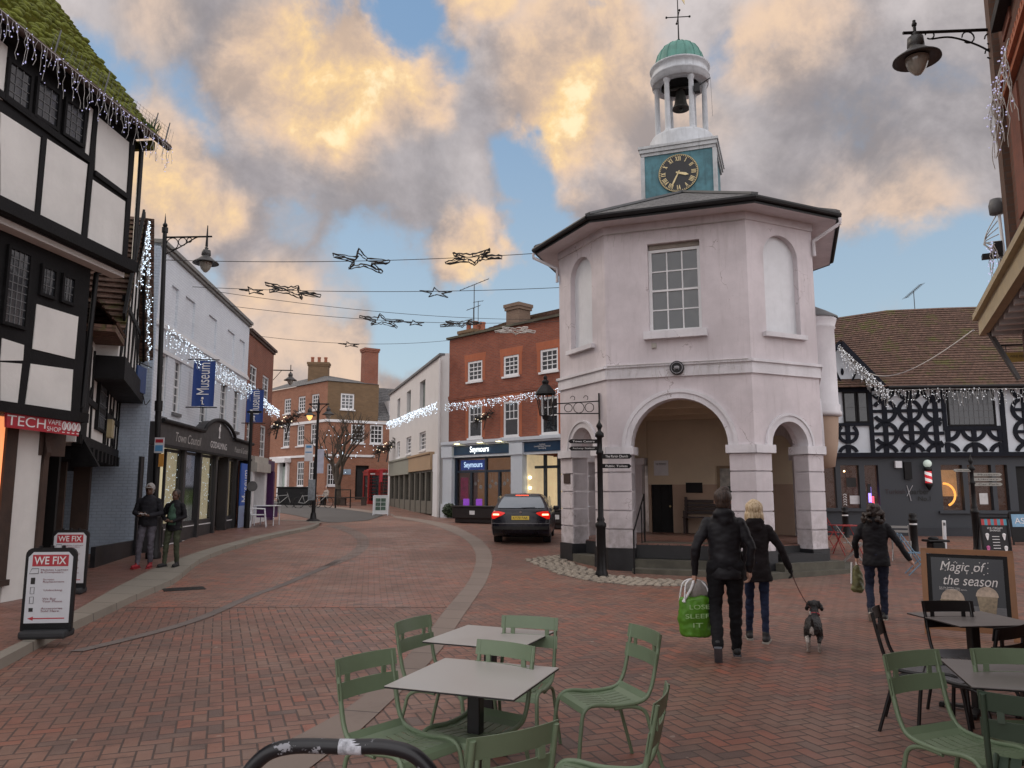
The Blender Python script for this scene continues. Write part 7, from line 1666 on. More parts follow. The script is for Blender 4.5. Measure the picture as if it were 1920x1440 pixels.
# bare tree
M_bark = mat('bare bark', (.075, .06, .045), .9, .3, 5, .4)
tr = thing('bare_tree', 'bare winter tree with fairy lights in front of the town house', 'tree', (-12.2, 54.5, terr(54.5))); tr.scale = (1.15, 1.15, 1.15)
q_ = random.Random(11); tm = MB(); cm = MB(); tips = []
def branch(p, d, L, r, lv):
    pts = [V(p)]; dd = V(d); n = 4
    for k in range(n):
        dd = (dd + V((q_.uniform(-.16, .16), q_.uniform(-.16, .16), q_.uniform(-.03, .13)))).normalized(); pts.append(pts[-1] + dd * L / n)
    (tm if lv < 1 else cm).tube(pts, [r * (1 - .13 * k) for k in range(n + 1)], 6 if lv < 2 else 3)
    if lv >= 5: tips.append(pts[-1]); return
    for k in range(3 if lv < 4 else 3):
        a = pts[q_.choice((2, 3, 4, 4))]; s_ = q_.uniform(.35, .95); az_ = q_.uniform(0, 6.28)
        branch(a, (dd + V((math.cos(az_) * s_, math.sin(az_) * s_, q_.uniform(-.15, .35)))).normalized(), L * q_.uniform(.6, .82), max(r * .58, .009), lv + 1)
branch((0, 0, 0), (0, 0, 1), 2.3, .26, 0); tm.build('trunk', M_bark, tr); cm.build('crown', M_bark, tr)
m = MB(); pl_ = [V(p) for p in tips]
for k in range(45):
    p = q_.choice(pl_) * .8 + V((q_.gauss(0, .5), q_.gauss(0, .5), q_.gauss(0, .5) - .3)); m.ball(p, .024, 5, 4)
m.build('fairy_lights', M_bulb, tr)['kind'] = 'stuff'
t_ = thing('tree_bench', 'long dark bench beneath the bare tree', 'bench', (-11.6, 53.6, terr(53.6))); m = MB(); m.bx(-1.6, 1.6, -.3, .3, .5, .58); m.build('seat', M_timb, t_)
for x in (-1.4, 0, 1.4): m = MB(); m.bx(x - .15, x + .15, -.25, .25, 0, .5); m.build('leg', M_timb, t_)
for lb, x, y, w_, mt_ in (('dark rectangular planter left of the bicycles', -18.3, 53, 2.2, M_blackp), ('dark bin store behind the bicycles', -15.0, 54, 2.4, M_blackp)):
    t_ = thing('planter', lb, 'planter', (x, y, terr(y))); m = MB(); m.rbox((0, 0, .6), (w_, .8, 1.2), .08); m.rbox((0, 0, 1.22), (w_ + .1, .9, .1), .03); m.build('box', mt_, t_)
def bicycle(label, loc, rz):
    t_ = thing('bicycle', label, 'bicycle', loc, rz, 'bicycles parked by the rail')
    for x in (-.52, .52):
        m = MB(); m.tube([(x + .34 * math.cos(a * .3142), 0, .34 + .34 * math.sin(a * .3142)) for a in range(20)], .022, 5, closed=True)
        for a in range(6): m.tube([(x - .34 * math.cos(a * .52), 0, .34 - .34 * math.sin(a * .52)), (x + .34 * math.cos(a * .52), 0, .34 + .34 * math.sin(a * .52))], .004, 3)
        m.build('wheel', M_black, t_)
    m = MB()
    for a, b in (((-.52, .34), (-.15, .3)), ((-.15, .3), (-.28, .82)), ((-.28, .8), (-.52, .34)), ((-.28, .75), (.33, .8)), ((-.15, .3), (.35, .72)), ((.32, .92), (.52, .34))): m.tube([(a[0], 0, a[1]), (b[0], 0, b[1])], .02, 5)
    m.build('frame', M_gy, t_); m = MB(); m.ball((-.3, 0, .92), (.13, .07, .03)); m.build('saddle', M_black, t_); m = MB(); m.tube([(.3, -.28, .98), (.32, 0, .98), (.3, .28, .98)], .016, 5); m.build('handlebar', M_black, t_)
bicycle('pale framed bicycle leaning by the distant rail', (-12.9, 49.0, terr(49)), .2); bicycle('darker bicycle behind the pale one', (-12.2, 49.6, terr(49.6)), -.2); bicycle('bicycle on the left of the parked group', (-14.6, 49.4, terr(49.4)), .5)
t_ = thing('cycle_rail', 'low dark rail at the right of the parked bicycles', 'railing', (-11.0, 48.5, terr(48.5))); m = MB(); m.tube([(0, 0, 0), (0, 0, 1.2)], .05, 6); m.tube([(0, 0, 1.15), (.8, .6, 1.15), (.8, .6, 0)], .04, 6); m.build('rail', M_black, t_)
t_ = thing('street_banner', 'red and brown pole leaning by the far corner of the rendered building', 'banner', FF.w(-.2, -.4, terr(54)), 0); m = MB(); m.tube([(0, 0, 0), (.3, 0, 2.4)], .03, 5); m.build('pole', M_timb, t_); m = MB(); m.prism([(.1, 1.6), (.3, 1.6), (.35, 2.4), (.15, 2.4)], (-.3, 0, 0), X3, Z3, Y3, .02); m.build('flag', M_red, t_)
# plastic chair and table
t_ = thing('plastic_chair', 'white moulded plastic armchair outside the narrow brick house', 'chair', gr(484, 988, .1), R(-75)); m = MB()
for x in (-.24, .24):
    for y in (-.22, .22): m.tube([(x * 1.2, y * 1.25, 0), (x, y, .42)], .022, 6)
m.parts('leg', M_white, t_); m = MB(); m.rbox((0, 0, .43), (.5, .48, .03), .012); m.build('seat', M_white, t_); m = MB()
for k in range(5): m.tube(bezier([(-.18 + k * .09, -.23, .43), (-.19 + k * .095, -.3, .7), (-.17 + k * .085, -.34, .86)], 4), .018, 5)
m.tube([(-.26, -.26, .45), (-.22, -.33, .8), (0, -.36, .9), (.22, -.33, .8), (.26, -.26, .45)], .022, 6)
for x in (-.27, .27): m.tube([(x, -.27, .66), (x, .2, .64), (x * .95, .22, .43)], .02, 6)
m.build('backrest', M_white, t_)
t_ = thing('plastic_table', 'white plastic table with a purple cloth beside the plastic chair', 'table', gr(500, 985, .1)); m = MB(); m.rbox((0, 0, .72), (.8, .8, .03), .01); m.build('table_top', M_white, t_); m = MB(); m.bx(-.3, .3, -.3, .3, .3, .70); m.build('cloth', M_pur, t_); m = MB()
for x in (-.35, .35): m.tube([(x, -.35, 0), (x, -.35, .7)], .02, 5); m.tube([(x, .35, 0), (x, .35, .7)], .02, 5)
m.parts('leg', M_white, t_)
# drain and litter on the road
t_ = tag(MB().bx(-.35, .35, -.22, .22, 0, .012).build('drain_cover', M_black), 'small dark drain cover beside the kerb', 'drain cover'); p = gr(345, 1105); t_.location = (p.x, p.y, terr(p.y)); t_.rotation_euler = (0, 0, .5)
# ---------------------------------------------------------------- car
cr = thing('parked_car', 'dark navy hatchback seen from behind with glowing red tail lights', 'car')
ZT = [(0, .62), (.03, .74), (.06, .84), (.10, .93), (.16, 1.0), (.24, 1.045), (.34, 1.13), (.55, 1.29), (.72, 1.40), (.82, 1.445), (1.2, 1.475), (1.8, 1.485), (2.5, 1.46), (3.0, 1.37), (3.75, 1.0), (4.3, .9), (4.62, .72), (4.72, .55)]
ZB = [(0, .44), (.05, .34), (.15, .27), (.4, .2), (4.2, .2), (4.6, .27), (4.72, .4)]
WZ = [(.18, .80), (.3, .87), (.45, .905), (.62, .912), (.8, .90), (.95, .865), (1.04, .82), (1.2, .74), (1.35, .66), (1.44, .58), (1.475, .50), (1.5, .42)]
def ip(T, x):
    if x <= T[0][0]: return T[0][1]
    for (a, fa), (b, fb) in zip(T, T[1:]):
        if x <= b: return fa + (fb - fa) * (x - a) / (b - a)
    return T[-1][1]
def warp(x, y): return y + .16 * abs(x / .91) ** 3.2 * (1 - y / 2.36)
def ws(y): return 1 - .07 * max(0, 1 - y / .35) ** 2 - .12 * max(0, (y - 3.9) / .8) ** 2
YS = [0, .015, .03, .045, .06, .08, .10, .13, .16, .2, .24, .29, .34, .44, .55, .65, .72, .82, 1, 1.2, 1.5, 1.8, 2.2, 2.5, 2.8, 3, 3.3, 3.75, 4, 4.3, 4.5, 4.62, 4.72]
NZ = 14; vs = []; m = MB()
for y in YS:
    zt, zb = ip(ZT, y), ip(ZB, y); half_ = []
    for j in range(NZ + 1): z = zb + (zt - zb) * j / NZ; half_.append((ip(WZ, z) * ws(y), z))
    wt = half_[-1][0]; top = [(wt * k / 5, zt + .012 * (1 - (k / 5) ** 2) * (y > .3)) for k in (4, 3, 2, 1, 0)]
    sec = [(0, zb)] + half_ + top
    loop = sec + [(-x, z) for x, z in reversed(sec[1:-1])]
    vs += [(x, warp(x, y), z) for x, z in loop]
n_ = len(loop); fs = [(i * n_ + k, i * n_ + (k + 1) % n_, (i + 1) * n_ + (k + 1) % n_, (i + 1) * n_ + k) for i in range(len(YS) - 1) for k in range(n_)]
m.add(vs, fs, 0, True)
# rear face: rows between matching left and right points of the first section
for j in range(1, NZ + 1):
    a = j; b = j + 1; ra_, rb_ = n_ - j, n_ - j - 1
    P = [vs[a], vs[b], vs[rb_], vs[ra_]]; 
    nx = 8
    for k in range(nx):
        f0, f1 = k / nx, (k + 1) / nx
        def L_(p, q, f): x = p[0] + (q[0] - p[0]) * f; return (x, warp(x, 0), p[2])
        m.add([L_(P[0], P[3], f0), L_(P[0], P[3], f1), L_(P[1], P[2], f1), L_(P[1], P[2], f0)], [(0, 1, 2, 3)], 0, True)
M_car = mat('navy car paint', (.006, .007, .015), .3, .15, 3, 0, spec=.35, coat=.25); m.build('body', M_car, cr)
def yz(z):
    for (y0, z0), (y1, z1) in zip(ZT, ZT[1:]):
        if z <= z1: return y0 + (y1 - y0) * max(0, z - z0) / (z1 - z0)
    return .8
def skin(name, rows, mt, off=.008, nx=10, parent=None):  # rows: (z, x0, x1)
    m = MB(); vs = []
    for z, x0, x1 in rows:
        for k in range(nx + 1): x = x0 + (x1 - x0) * k / nx; vs.append((x, warp(x, yz(z)) - off - .02 * 0, z + off * .6))
    m.add(vs, [(i * (nx + 1) + k, i * (nx + 1) + k + 1, (i + 1) * (nx + 1) + k + 1, (i + 1) * (nx + 1) + k) for i in range(len(rows) - 1) for k in range(nx)], 0, True); return m.build(name, mt, parent or cr)
skin('rear_window', [(1.06, -.70, .70), (1.12, -.695, .695), (1.2, -.66, .66), (1.28, -.62, .62), (1.36, -.57, .57), (1.41, -.53, .53)], glass_mat('rear screen', (.22, .26, .30), rough=.08), .012)
M_tl = mat('red lens', (.35, .008, .006), .15, .1, 9, 0, emit=(1, .02, .01), es=.5)
for s_ in (-1, 1):
    tl = skin('tail_light', [(.74, s_ * .78, s_ * .85), (.78, s_ * .70, s_ * .868), (.84, s_ * .56, s_ * .874), (.90, s_ * .46, s_ * .862), (.93, s_ * .48, s_ * .83), (.965, s_ * .66, s_ * .82)], M_tl, .016, 8)
    skin('lit_lamp', [(.84, s_ * .64, s_ * .83), (.865, s_ * .64, s_ * .83), (.885, s_ * .65, s_ * .82)], emit_mat('brake light', (1, .22, .12), 7), .026, 6, tl)
skin('high_brake_light', [(1.425, -.2, .2), (1.438, -.2, .2)], emit_mat('brake light bar', (1, .08, .03), 6), .02); skin('spoiler', [(1.415, -.55, .55), (1.43, -.54, .54), (1.444, -.52, .52)], M_car, .05)
skin('number_plate', [(.715, -.26, .26), (.77, -.26, .26), (.825, -.26, .26)], mat('yellow plate', (.55, .38, .03), .5, .05, emit=(1, .7, .1), es=.12), .022, 4); text('KY70 FAR', .44, .07, (0, yz(.77) - .034, .785), X3, (0, .25, .97), M_txtk, cr, bold=.01)
skin('lower_bumper', [(.44, -.80, .80), (.5, -.83, .83), (.53, -.84, .84)], mat('black trim', (.012, .012, .012), .55, .1), .01); skin('crease_trim', [(.60, -.86, .86), (.625, -.865, .865)], mat('satin trim', (.12, .12, .13), .3, .1), .012)
m = MB(); m.tube([(0, yz(.93) - .03, .945), (0, yz(.93) - .005, .95)], .035, 14); m.build('badge', mat('chrome', (.6, .62, .66), .15, .05, 5, 0, metal=1), cr)
m = MB(); m.tube([(.0, .27, 1.075), (.1, .255, 1.07), (.42, .275, 1.085)], .012, 6); m.build('wiper', M_black, cr)
for s_ in (-1, 1):
    m = MB(); m.rbox((s_ * .97, 3.0, 1.02), (.2, .1, .14), .04); m.build('wing_mirror', M_car, cr)
    for y in (.95, 3.65):
        m = MB(); m.tube([(s_ * .64, y, .32), (s_ * .86, y, .32)], .32, 28); wh = m.build('wheel', mat('tyre', (.014, .014, .014), .8, .2), cr); m = MB(); m.tube([(s_ * .855, y, .32), (s_ * .87, y, .32)], .21, 16); m.build('rim', M_lead, wh)
    m = MB(); m.prism([(1.0, 1.02), (3.4, 1.04), (2.9, 1.36), (1.9, 1.42), (1.1, 1.38)], (s_ * .79, 0, 0), Y3, Z3, X3, .004); o = m.build('side_window', M_glassd, cr); o.rotation_euler = (0, 0, 0)
pc_ = (gr(938, 1010) + gr(1012, 1012)) / 2; cy = 21.9; cx = (972 - 960) / FPX * cy; cr.location = (cx + .05, cy, terr(cy) - .0); cr.rotation_euler = (0, 0, R(-5)); cr.scale = (.95, .95, .95)
# ---------------------------------------------------------------- people and the dog
def organic(name, mb, mt, parent, voxel=.012, smooth=4, fold=0, fscale=9, seed=0, paint=None, aniso=(1, 1, 1)):
    me = mb.mesh(name); o = bpy.data.objects.new(name, me); COL.objects.link(o)
    r = o.modifiers.new('r', 'REMESH'); r.mode = 'VOXEL'; r.voxel_size = voxel; r.use_smooth_shade = True
    s_ = o.modifiers.new('s', 'SMOOTH'); s_.factor = .5; s_.iterations = smooth
    dg = bpy.context.evaluated_depsgraph_get(); me2 = bpy.data.meshes.new_from_object(o.evaluated_get(dg)); bpy.data.objects.remove(o); bpy.data.meshes.remove(me)
    me2.name = name
    if fold:
        nrm = [v.normal.copy() for v in me2.vertices]
        for v, n in zip(me2.vertices, nrm):
            p = V((v.co.x * aniso[0], v.co.y * aniso[1], v.co.z * aniso[2])) * fscale + V((seed, seed * 2.3, 0))
            v.co += n * (fold * (noise.noise(p) + .5 * noise.noise(p * 2.3)))
    me2.materials.clear()
    for q in (mt if isinstance(mt, (list, tuple)) else [mt]): me2.materials.append(q)
    if paint:
        for f in me2.polygons: f.material_index = paint(f.center)
    me2.polygons.foreach_set('use_smooth', [True] * len(me2.polygons)); me2.update()
    o = bpy.data.objects.new(name, me2); COL.objects.link(o); o.parent = parent; return o
def hand(m, w_, d, side, curl=.5, back=None):
    w_, d = V(w_), V(d).normalized(); a = V((0, 1, 0)) if abs(d.y) < .8 else V((0, 0, 1)); f = (a - d * a.dot(d)).normalized(); pn = d.cross(f)
    m.cap(w_, w_ + d * .045, .026, .03, 10); 
    for k in range(4):
        o_ = f * (.034 - .022 * k); b = w_ + d * .075 + o_; L = (.068, .076, .070, .055)[k]
        m.cap(w_ + d * .03 + o_ * .8, b, .0145, .0115, 8); j = b + (d * math.cos(curl * .6) - pn * side * math.sin(curl * .6)) * L * .5; m.cap(b, j, .0105, .0095, 8)
        e = j + (d * math.cos(curl * 1.5) - pn * side * math.sin(curl * 1.5)) * L * .5; m.cap(j, e, .0095, .008, 8)
    t0 = w_ + d * .02 + f * .03; t1 = t0 + (d * .6 + f * .7).normalized() * .035; t2 = t1 + (d * .9 + f * .25 - pn * side * .3).normalized() * .032; m.cap(t0, t1, .014, .012, 8); m.cap(t1, t2, .0115, .009, 8)
def fabric(name, c, rough=.85, var=.3):
    m, t, b = new_mat(name); o = t.obj(); n = t.noise(o, 5, 4, .6); n2 = t.noise(o, 220, 2)
    t.put(b.inputs['Base Color'], t.mix(t.mr(n, .3, .7), c3(c, 1 - var), c3(c, 1 + var))); b.inputs['Roughness'].default_value = rough; b.inputs['Specular IOR Level'].default_value = .25
    t.put(b.inputs['Normal'], t.bump(t.m('ADD', n2, t.m('MULTIPLY', n, 2)), .25, .004)); return m
def hairm(name, c1, c2):
    m, t, b = new_mat(name); o = t.obj(); n = t.noise(t.vm('MULTIPLY', o, (60, 60, 9)), 1.5, 4, .6); t.put(b.inputs['Base Color'], t.mix(t.mr(n, .35, .65), c1, c2)); b.inputs['Roughness'].default_value = .5; t.put(b.inputs['Normal'], t.bump(n, .8, .01)); return m
SK1 = mat('fair skin', (.45, .26, .19), .55, .08, 9, .05); SK2 = mat('brown skin', (.10, .052, .034), .5, .1, 9, .05)
def person(label, loc, rz, h, P, group=None):
    g_ = dict(hem=.86, bw=1.0, head=(0, 0), skin=SK1, shw=.19, cd=.125, voxel=.011, hair='short', stoop=0, coat_flare=0); g_.update(P); P = g_
    t_ = thing('person', label, 'person', loc, rz, group); s_ = h / 1.75; t_.scale = (s_,) * 3
    bw, st = P['bw'], P['stoop']; hx, hy = P['head']; HZ = 1.605; hc = V((hx, hy + st, HZ)); sh = [V((-P['shw'] * bw, st * .7, 1.40)), V((P['shw'] * bw, st * .7, 1.40))]
    b = MB(); b.ball(hc + V((0, -.006, .02)), (.078, .098, .105), 20, 14); b.ball(hc + V((0, .03, -.05)), (.058, .062, .07), 16, 10); b.cap((0, st * .8 - .01, 1.40), hc - V((0, .02, .06)), .062, .052)
    b.ball(hc + V((0, .095, -.012)), (.014, .022, .026)); b.ball(hc + V((0, .085, -.055)), (.028, .015, .008)); b.ball(hc + V((0, .08, .02)), (.06, .02, .012))
    for sx in (-1, 1): b.ball(hc + V((sx * .08, -.008, -.005)), (.012, .024, .034)); b.ball(hc + V((sx * .032, .082, .008)), (.016, .012, .012))
    b.loft([(0, st * .5, .95, .13 * bw, .09), (0, st * .5, 1.15, .12 * bw, .085), (0, st * .7, 1.38, .15 * bw, .08), (0, st * .8, 1.45, .07, .06)])
    for i in (0, 1):
        e, w_ = V(P['arms'][i][0]), V(P['arms'][i][1]); b.cap(sh[i] * .85 + V((0, 0, .18)), e, .03, .032); b.cap(e, w_, .035, .024); hd_ = V(P['arms'][i][2]) if len(P['arms'][i]) > 2 else (w_ - e).normalized()
        hand(b, w_, hd_, (-1, 1)[i], P.get('curl', .8)); hp_, k_, a_ = [V(q) for q in P['legs'][i][:3]]; b.cap(hp_, k_, .05, .032); b.cap(k_, a_, .032, .022)
    organic('body', b, [P['skin'], P['hand'] if 'hand' in P else P['skin']], t_, .0075, 2, paint=(lambda c: 1 if (c.z < 1.1 and c.x > .25) else 0) if 'hand' in P else None)
    m = MB()
    for sx in (-1, 1): m.ball(hc + V((sx * .032, .094, .01)), (.009, .005, .006), 8, 6)
    m.build('eye', M_txtk, t_)
    j = MB(); hem = P['hem']; fl = P['coat_flare']; y0 = P.get('by', 0)
    j.loft([(0, y0, hem, (.175 + fl) * bw, .125 + fl), (0, y0, hem + .06, (.178 + fl * .7) * bw, .13 + fl * .7), (0, st * .4, 1.05, .163 * bw, .12), (0, st * .6, 1.2, .175 * bw, .128), (0, st * .7, 1.33, .192 * bw, .122), (0, st * .8 - .01, 1.42, .15 * bw, .10), (0, st * .9 - .015, 1.485, .075, .072)], 28)
    for i in (0, 1):
        e, w_ = V(P['arms'][i][0]), V(P['arms'][i][1]); wc = e.lerp(w_, .96); j.cap(sh[i] - V((sh[i].x * .12, 0, .025)), e, .064, .051); j.cap(e, wc, .050, .037)
    if P.get('hood'): j.ball((0, st - .075, 1.46), (.115, .075, .075)); j.ball((0, st - .02, 1.49), (.095, .085, .04)); j.ball((0, st - .105, 1.41), (.08, .045, .07))
    else: j.ball((0, st - .01, 1.475), (.078, .075, .04))
    organic('jacket', j, P['jacket'], t_, P['voxel'], 3, .012, 6.5, P.get('seed', 0), aniso=(1, 1, 1.8))
    tr_ = MB(); hp0, hp1 = V(P['legs'][0][0]), V(P['legs'][1][0]); tr_.ball((0, -.01, .93), (.158 * bw, .118, .13), 20, 12)
    for i in (0, 1):
        hp_, k_, a_ = [V(q) for q in P['legs'][i][:3]]; lw_ = P.get('lw', 1); tr_.cap(hp_, k_, .094 * lw_, .062 * lw_); tr_.cap(k_, a_, .063 * lw_, .05 * lw_)
    organic('trousers', tr_, P['trousers'], t_, P['voxel'], 3, .012, 8, 3, aniso=(1, 1, 2.0))
    for i in (0, 1):
        a_ = V(P['legs'][i][2]); td = V(P['legs'][i][3]).normalized(); sd = MB(); heel = a_ - V((0, 0, .045)) - td * .035; toe = heel + td * .2
        sd.cap(heel, heel + td * .1, .042, .043); sd.cap(heel + td * .1, toe, .044, .034); sd.cap(a_ + V((0, 0, .02)), heel + td * .02, .046, .04)
        so_ = organic('shoe', sd, P['shoes'], t_, .009, 3); upn = (V((0, 0, 1)) - td * td.z).normalized(); q = MB(); q.beam(heel - td * .045 - upn * .036, toe + td * .025 - upn * .036, .078, .024, up=upn); q.build('sole', P['sole'], so_)
    hr_ = MB(); ht = P['hair']; q = random.Random(4)
    if ht in ('short', 'cap'):
        hr_.ball(hc + V((0, -.022, .035)), (.094, .105, .108), 20, 14); hr_.ball(hc + V((0, -.045, -.02)), (.082, .07, .085)); 
        if ht == 'short': hr_.ball(hc + V((.02, -.02, .12)), (.06, .07, .04))
    elif ht == 'bob':
        hr_.ball(hc + V((0, -.02, .03)), (.108, .115, .112), 20, 14); hr_.ball(hc + V((0, -.05, -.07)), (.112, .078, .115)); hr_.ball(hc + V((.075, -.01, -.08)), (.045, .06, .10)); hr_.ball(hc + V((-.075, -.01, -.07)), (.045, .06, .1))
    elif ht == 'curly':
        for k in range(46):
            a = q.uniform(0, 6.28); z = q.uniform(-.17, .11); r_ = .10 + (.03 if z < 0 else 0) - max(0, z) * .5; hr_.ball(hc + V((r_ * math.cos(a), -.035 + min(r_ * math.sin(a), .05), z)), q.uniform(.03, .045), 8, 6)
        hr_.ball(hc + V((0, -.03, -.0)), (.105, .1, .13))
    elif ht == 'tied': hr_.ball(hc + V((0, -.022, .03)), (.09, .104, .106), 20, 14); hr_.cap(hc + V((.02, -.1, .02)), hc + V((.07, -.11, -.16)), .04, .03)
    def fnt(c): return 0
    if P.get('hair_turn'): hr_.xf(Matrix.Translation(hc) @ Matrix.Rotation(P['hair_turn'], 4, 'Z') @ Matrix.Translation(-hc))
    organic('hair', hr_, P['hairm'], t_, .009, 2, .007 if ht != 'curly' else .012, 26, 1, aniso=(1, 1, .5))
    return t_
JB = fabric('black shell fabric', (.013, .013, .016), .55); JB2 = fabric('dark plum tweed', (.015, .012, .014), .85); JB3 = fabric('black quilted fabric', (.010, .010, .013), .7); TB = fabric('black trouser cloth', (.008, .008, .010), .85); TN = fabric('navy denim', (.022, .032, .07), .85)
TG = fabric('grey jogging cloth', (.10, .095, .115)); TO = fabric('olive cloth', (.055, .065, .04)); JC = fabric('charcoal jacket cloth', (.018, .018, .023)); SB = mat('black trainer', (.02, .02, .022), .6, .2); SW = mat('off white sole', (.4, .38, .34), .6, .1); SD = mat('dark sole', (.08, .085, .1), .6, .2); SR = mat('red trainer', (.3, .02, .03), .5, .2)
pm_ = gr(1366, 1233)
person('tall man in a black hooded jacket walking away with a green shopping bag', pm_, R(-10), 1.82, dict(hem=.80, bw=1.0, shw=.19, hood=True, hair='short', hairm=hairm('dark brown hair', (.022, .013, .01), (.06, .035, .024)), jacket=JB, trousers=TB, lw=1.14, shoes=SB, sole=SD, stoop=.03,
    arms=(((-.30, -.06, 1.12), (-.315, .03, .84), (-.02, .06, -1)), ((.27, -.02, 1.12), (.25, .07, .87), (0, .1, -1))), legs=(((-.09, 0, .92), (-.115, .02, .50), (-.125, -.30, .17), (.05, .62, -.8)), ((.09, 0, .92), (.10, .12, .50), (.10, .13, .085), (.05, 1, 0)))))
person('blonde woman in a dark coat walking away beside the man, holding the leash', gr(1424, 1204), R(-12), 1.68, dict(hem=.74, bw=.93, coat_flare=.03, hair='bob', hairm=hairm('blonde hair', (.36, .24, .12), (.75, .62, .42)), jacket=JB2, trousers=TN, lw=.85, shoes=SB, sole=SW, hood=True, hand=fabric('black glove', (.01, .01, .011)),
    arms=(((-.23, -.03, 1.12), (-.19, .03, .87), (.1, .05, -1)), ((.30, .0, 1.14), (.40, .05, .90), (.35, .1, -1))), legs=(((-.085, 0, .92), (-.09, .08, .5), (-.10, .16, .09), (0, 1, 0)), ((.085, 0, .92), (.085, .02, .5), (.075, -.05, .09), (.25, 1, .0)))))
person('curly haired woman in a black jacket walking away alone at right', gr(1650, 1163), R(-22), 1.62, dict(hem=.80, bw=1.04, coat_flare=.015, hair='curly', hairm=hairm('dark curly hair', (.015, .01, .009), (.04, .026, .02)), jacket=JB3, trousers=fabric('dark denim', (.016, .02, .04)), shoes=SB, sole=SW, hood=True,
    arms=(((-.28, .02, 1.14), (-.26, .16, .90), (0, .2, -1)), ((.31, -.02, 1.15), (.46, -.03, .90), (.5, -.05, -.8))), legs=(((-.09, 0, .92), (-.11, .06, .5), (-.12, -.18, .15), (0, .7, -.7)), ((.09, 0, .92), (.085, .1, .5), (.075, .08, .085), (.1, 1, 0)))))
person('man in a pale cap and charcoal jacket walking down the left pavement with a phone', gr(272, 1064, .1), R(186), 1.78, dict(hem=.84, bw=1.08, hair='cap', skin=SK2, hairm=mat('grey cap cloth', (.30, .29, .28), .8, .2), jacket=JC, trousers=TG, shoes=SR, sole=SR, curl=1.2,
    arms=(((-.27, .03, 1.12), (-.10, .26, 1.07), (.7, .5, .15)), ((.27, .03, 1.12), (.10, .26, 1.07), (-.7, .5, .15))), legs=(((-.09, 0, .92), (-.10, .06, .5), (-.10, .02, .085), (-.1, 1, 0)), ((.09, 0, .92), (.11, .10, .5), (.12, .12, .085), (.2, 1, 0)))))
person('woman in olive trousers and open black jacket beside the man with the cap', gr(322, 1062, .1), R(172), 1.64, dict(hem=.80, bw=1.06, hair='tied', skin=SK2, hairm=hairm('black hair', (.008, .007, .007), (.03, .02, .018)), hair_turn=.0, jacket=JB3, trousers=TO, shoes=SB, sole=SB, curl=1.2,
    arms=(((-.27, .02, 1.13), (-.09, .2, 1.02), (.6, .4, -.1)), ((.27, .02, 1.13), (.09, .2, 1.03), (-.6, .4, -.1))), legs=(((-.09, 0, .92), (-.11, .05, .5), (-.12, .0, .085), (-.1, 1, 0)), ((.09, 0, .92), (.12, .08, .5), (.13, .1, .085), (.2, 1, 0)))))
pw = [o for o in bpy.data.objects if o.get('label', '').startswith('woman in olive')][0]; m = MB(); m.loft([(0, .095, .93, .1, .05), (0, .10, 1.1, .1, .055), (0, .095, 1.3, .09, .052), (0, .05, 1.42, .05, .05)]); organic('shirt', m, fabric('green patterned shirt', (.05, .10, .07), .8, .6), pw, .011, 3, .006, 9)
pw = [o for o in bpy.data.objects if o.get('label', '').startswith('man in a pale cap')][0]; m = MB(); m.ball((0, .115, 1.645), (.075, .065, .012), 14, 8); m.build('cap_peak', mat('grey cap cloth', (.30, .29, .28), .8, .2), pw)
t_ = thing('mobile_phone', 'pale phone held in both hands by the man in the cap', 'phone', pw.matrix_basis @ V((0, .32, 1.10)), R(186)); m = MB(); m.rbox((0, 0, 0), (.15, .08, .01), .004, Matrix.Rotation(.5, 3, 'X')); m.build('case', M_frame, t_)
# far figures
q = dict(bw=1, hair='tied', hairm=hairm('black hair', (.008, .007, .007), (.03, .02, .018)), jacket=fabric('beige coat', (.36, .31, .27)), trousers=TB, shoes=SB, sole=SB, voxel=.02, arms=(((-.24, .1, 1.1), (-.08, .3, 1.0)), ((.24, .1, 1.1), (.08, .3, 1.0))), legs=(((-.09, 0, .92), (-.1, .42, .88), (-.1, .42, .5), (0, 1, 0)), ((.09, 0, .92), (.1, .42, .88), (.1, .42, .5), (0, 1, 0))))
person('seated figure in a beige coat on the bench under the bare tree', (-12.75, 53.45, terr(53.5) - .33), R(150), 1.65, q)
q = dict(q); q.update(jacket=JB, arms=(((-.26, 0, 1.12), (-.25, .05, .86)), ((.26, 0, 1.12), (.25, .05, .86))), legs=(((-.09, 0, .92), (-.1, .03, .5), (-.1, 0, .085), (0, 1, 0)), ((.09, 0, .92), (.1, .03, .5), (.1, 0, .085), (0, 1, 0))))
person('distant standing figure in black beside the grey blackboard', gr(509, 935), 0, 1.75, q)
# shopping bags
def wmat(o): bpy.context.view_layer.update(); return o.matrix_world
man = [o for o in bpy.data.objects if o.get('label', '').startswith('tall man')][0]; hp_ = wmat(man) @ V((-.32, .045, .77))
bg_ = thing('shopping_bag', 'bright green shopping bag with pale lettering held by the man', 'bag', hp_, R(8)); bg_.scale = (1.12,) * 3; M_gbag = mat('green woven plastic', (.085, .24, .018), .45, .18, 6, .25, 14)
m = MB(); m.loft([(.0, 0, -.54, .14, .075), (0, 0, -.52, .165, .09), (0, 0, -.3, .175, .10), (0.01, 0, -.17, .165, .095), (.01, 0, -.155, .14, .07)], 28); organic('bag', m, M_gbag, bg_, .011, 2, .02, 8, 2)
m = MB(); m.ball((.03, 0, -.09), (.115, .07, .10), 16, 10); m.ball((.08, .01, -.13), (.07, .06, .06)); organic('contents', m, mat('grey knitwear', (.25, .235, .22), .9, .2, 12, .5), bg_, .010, 2, .012, 12, 4)
m = MB()
for y in (-.07, .07): m.tube(bezier([(-.13, y, -.2), (-.10, y * .6, -.03), (0, 0, .01), (.1, y * .6, -.05), (.14, y, -.2)], 5), .009, 6)
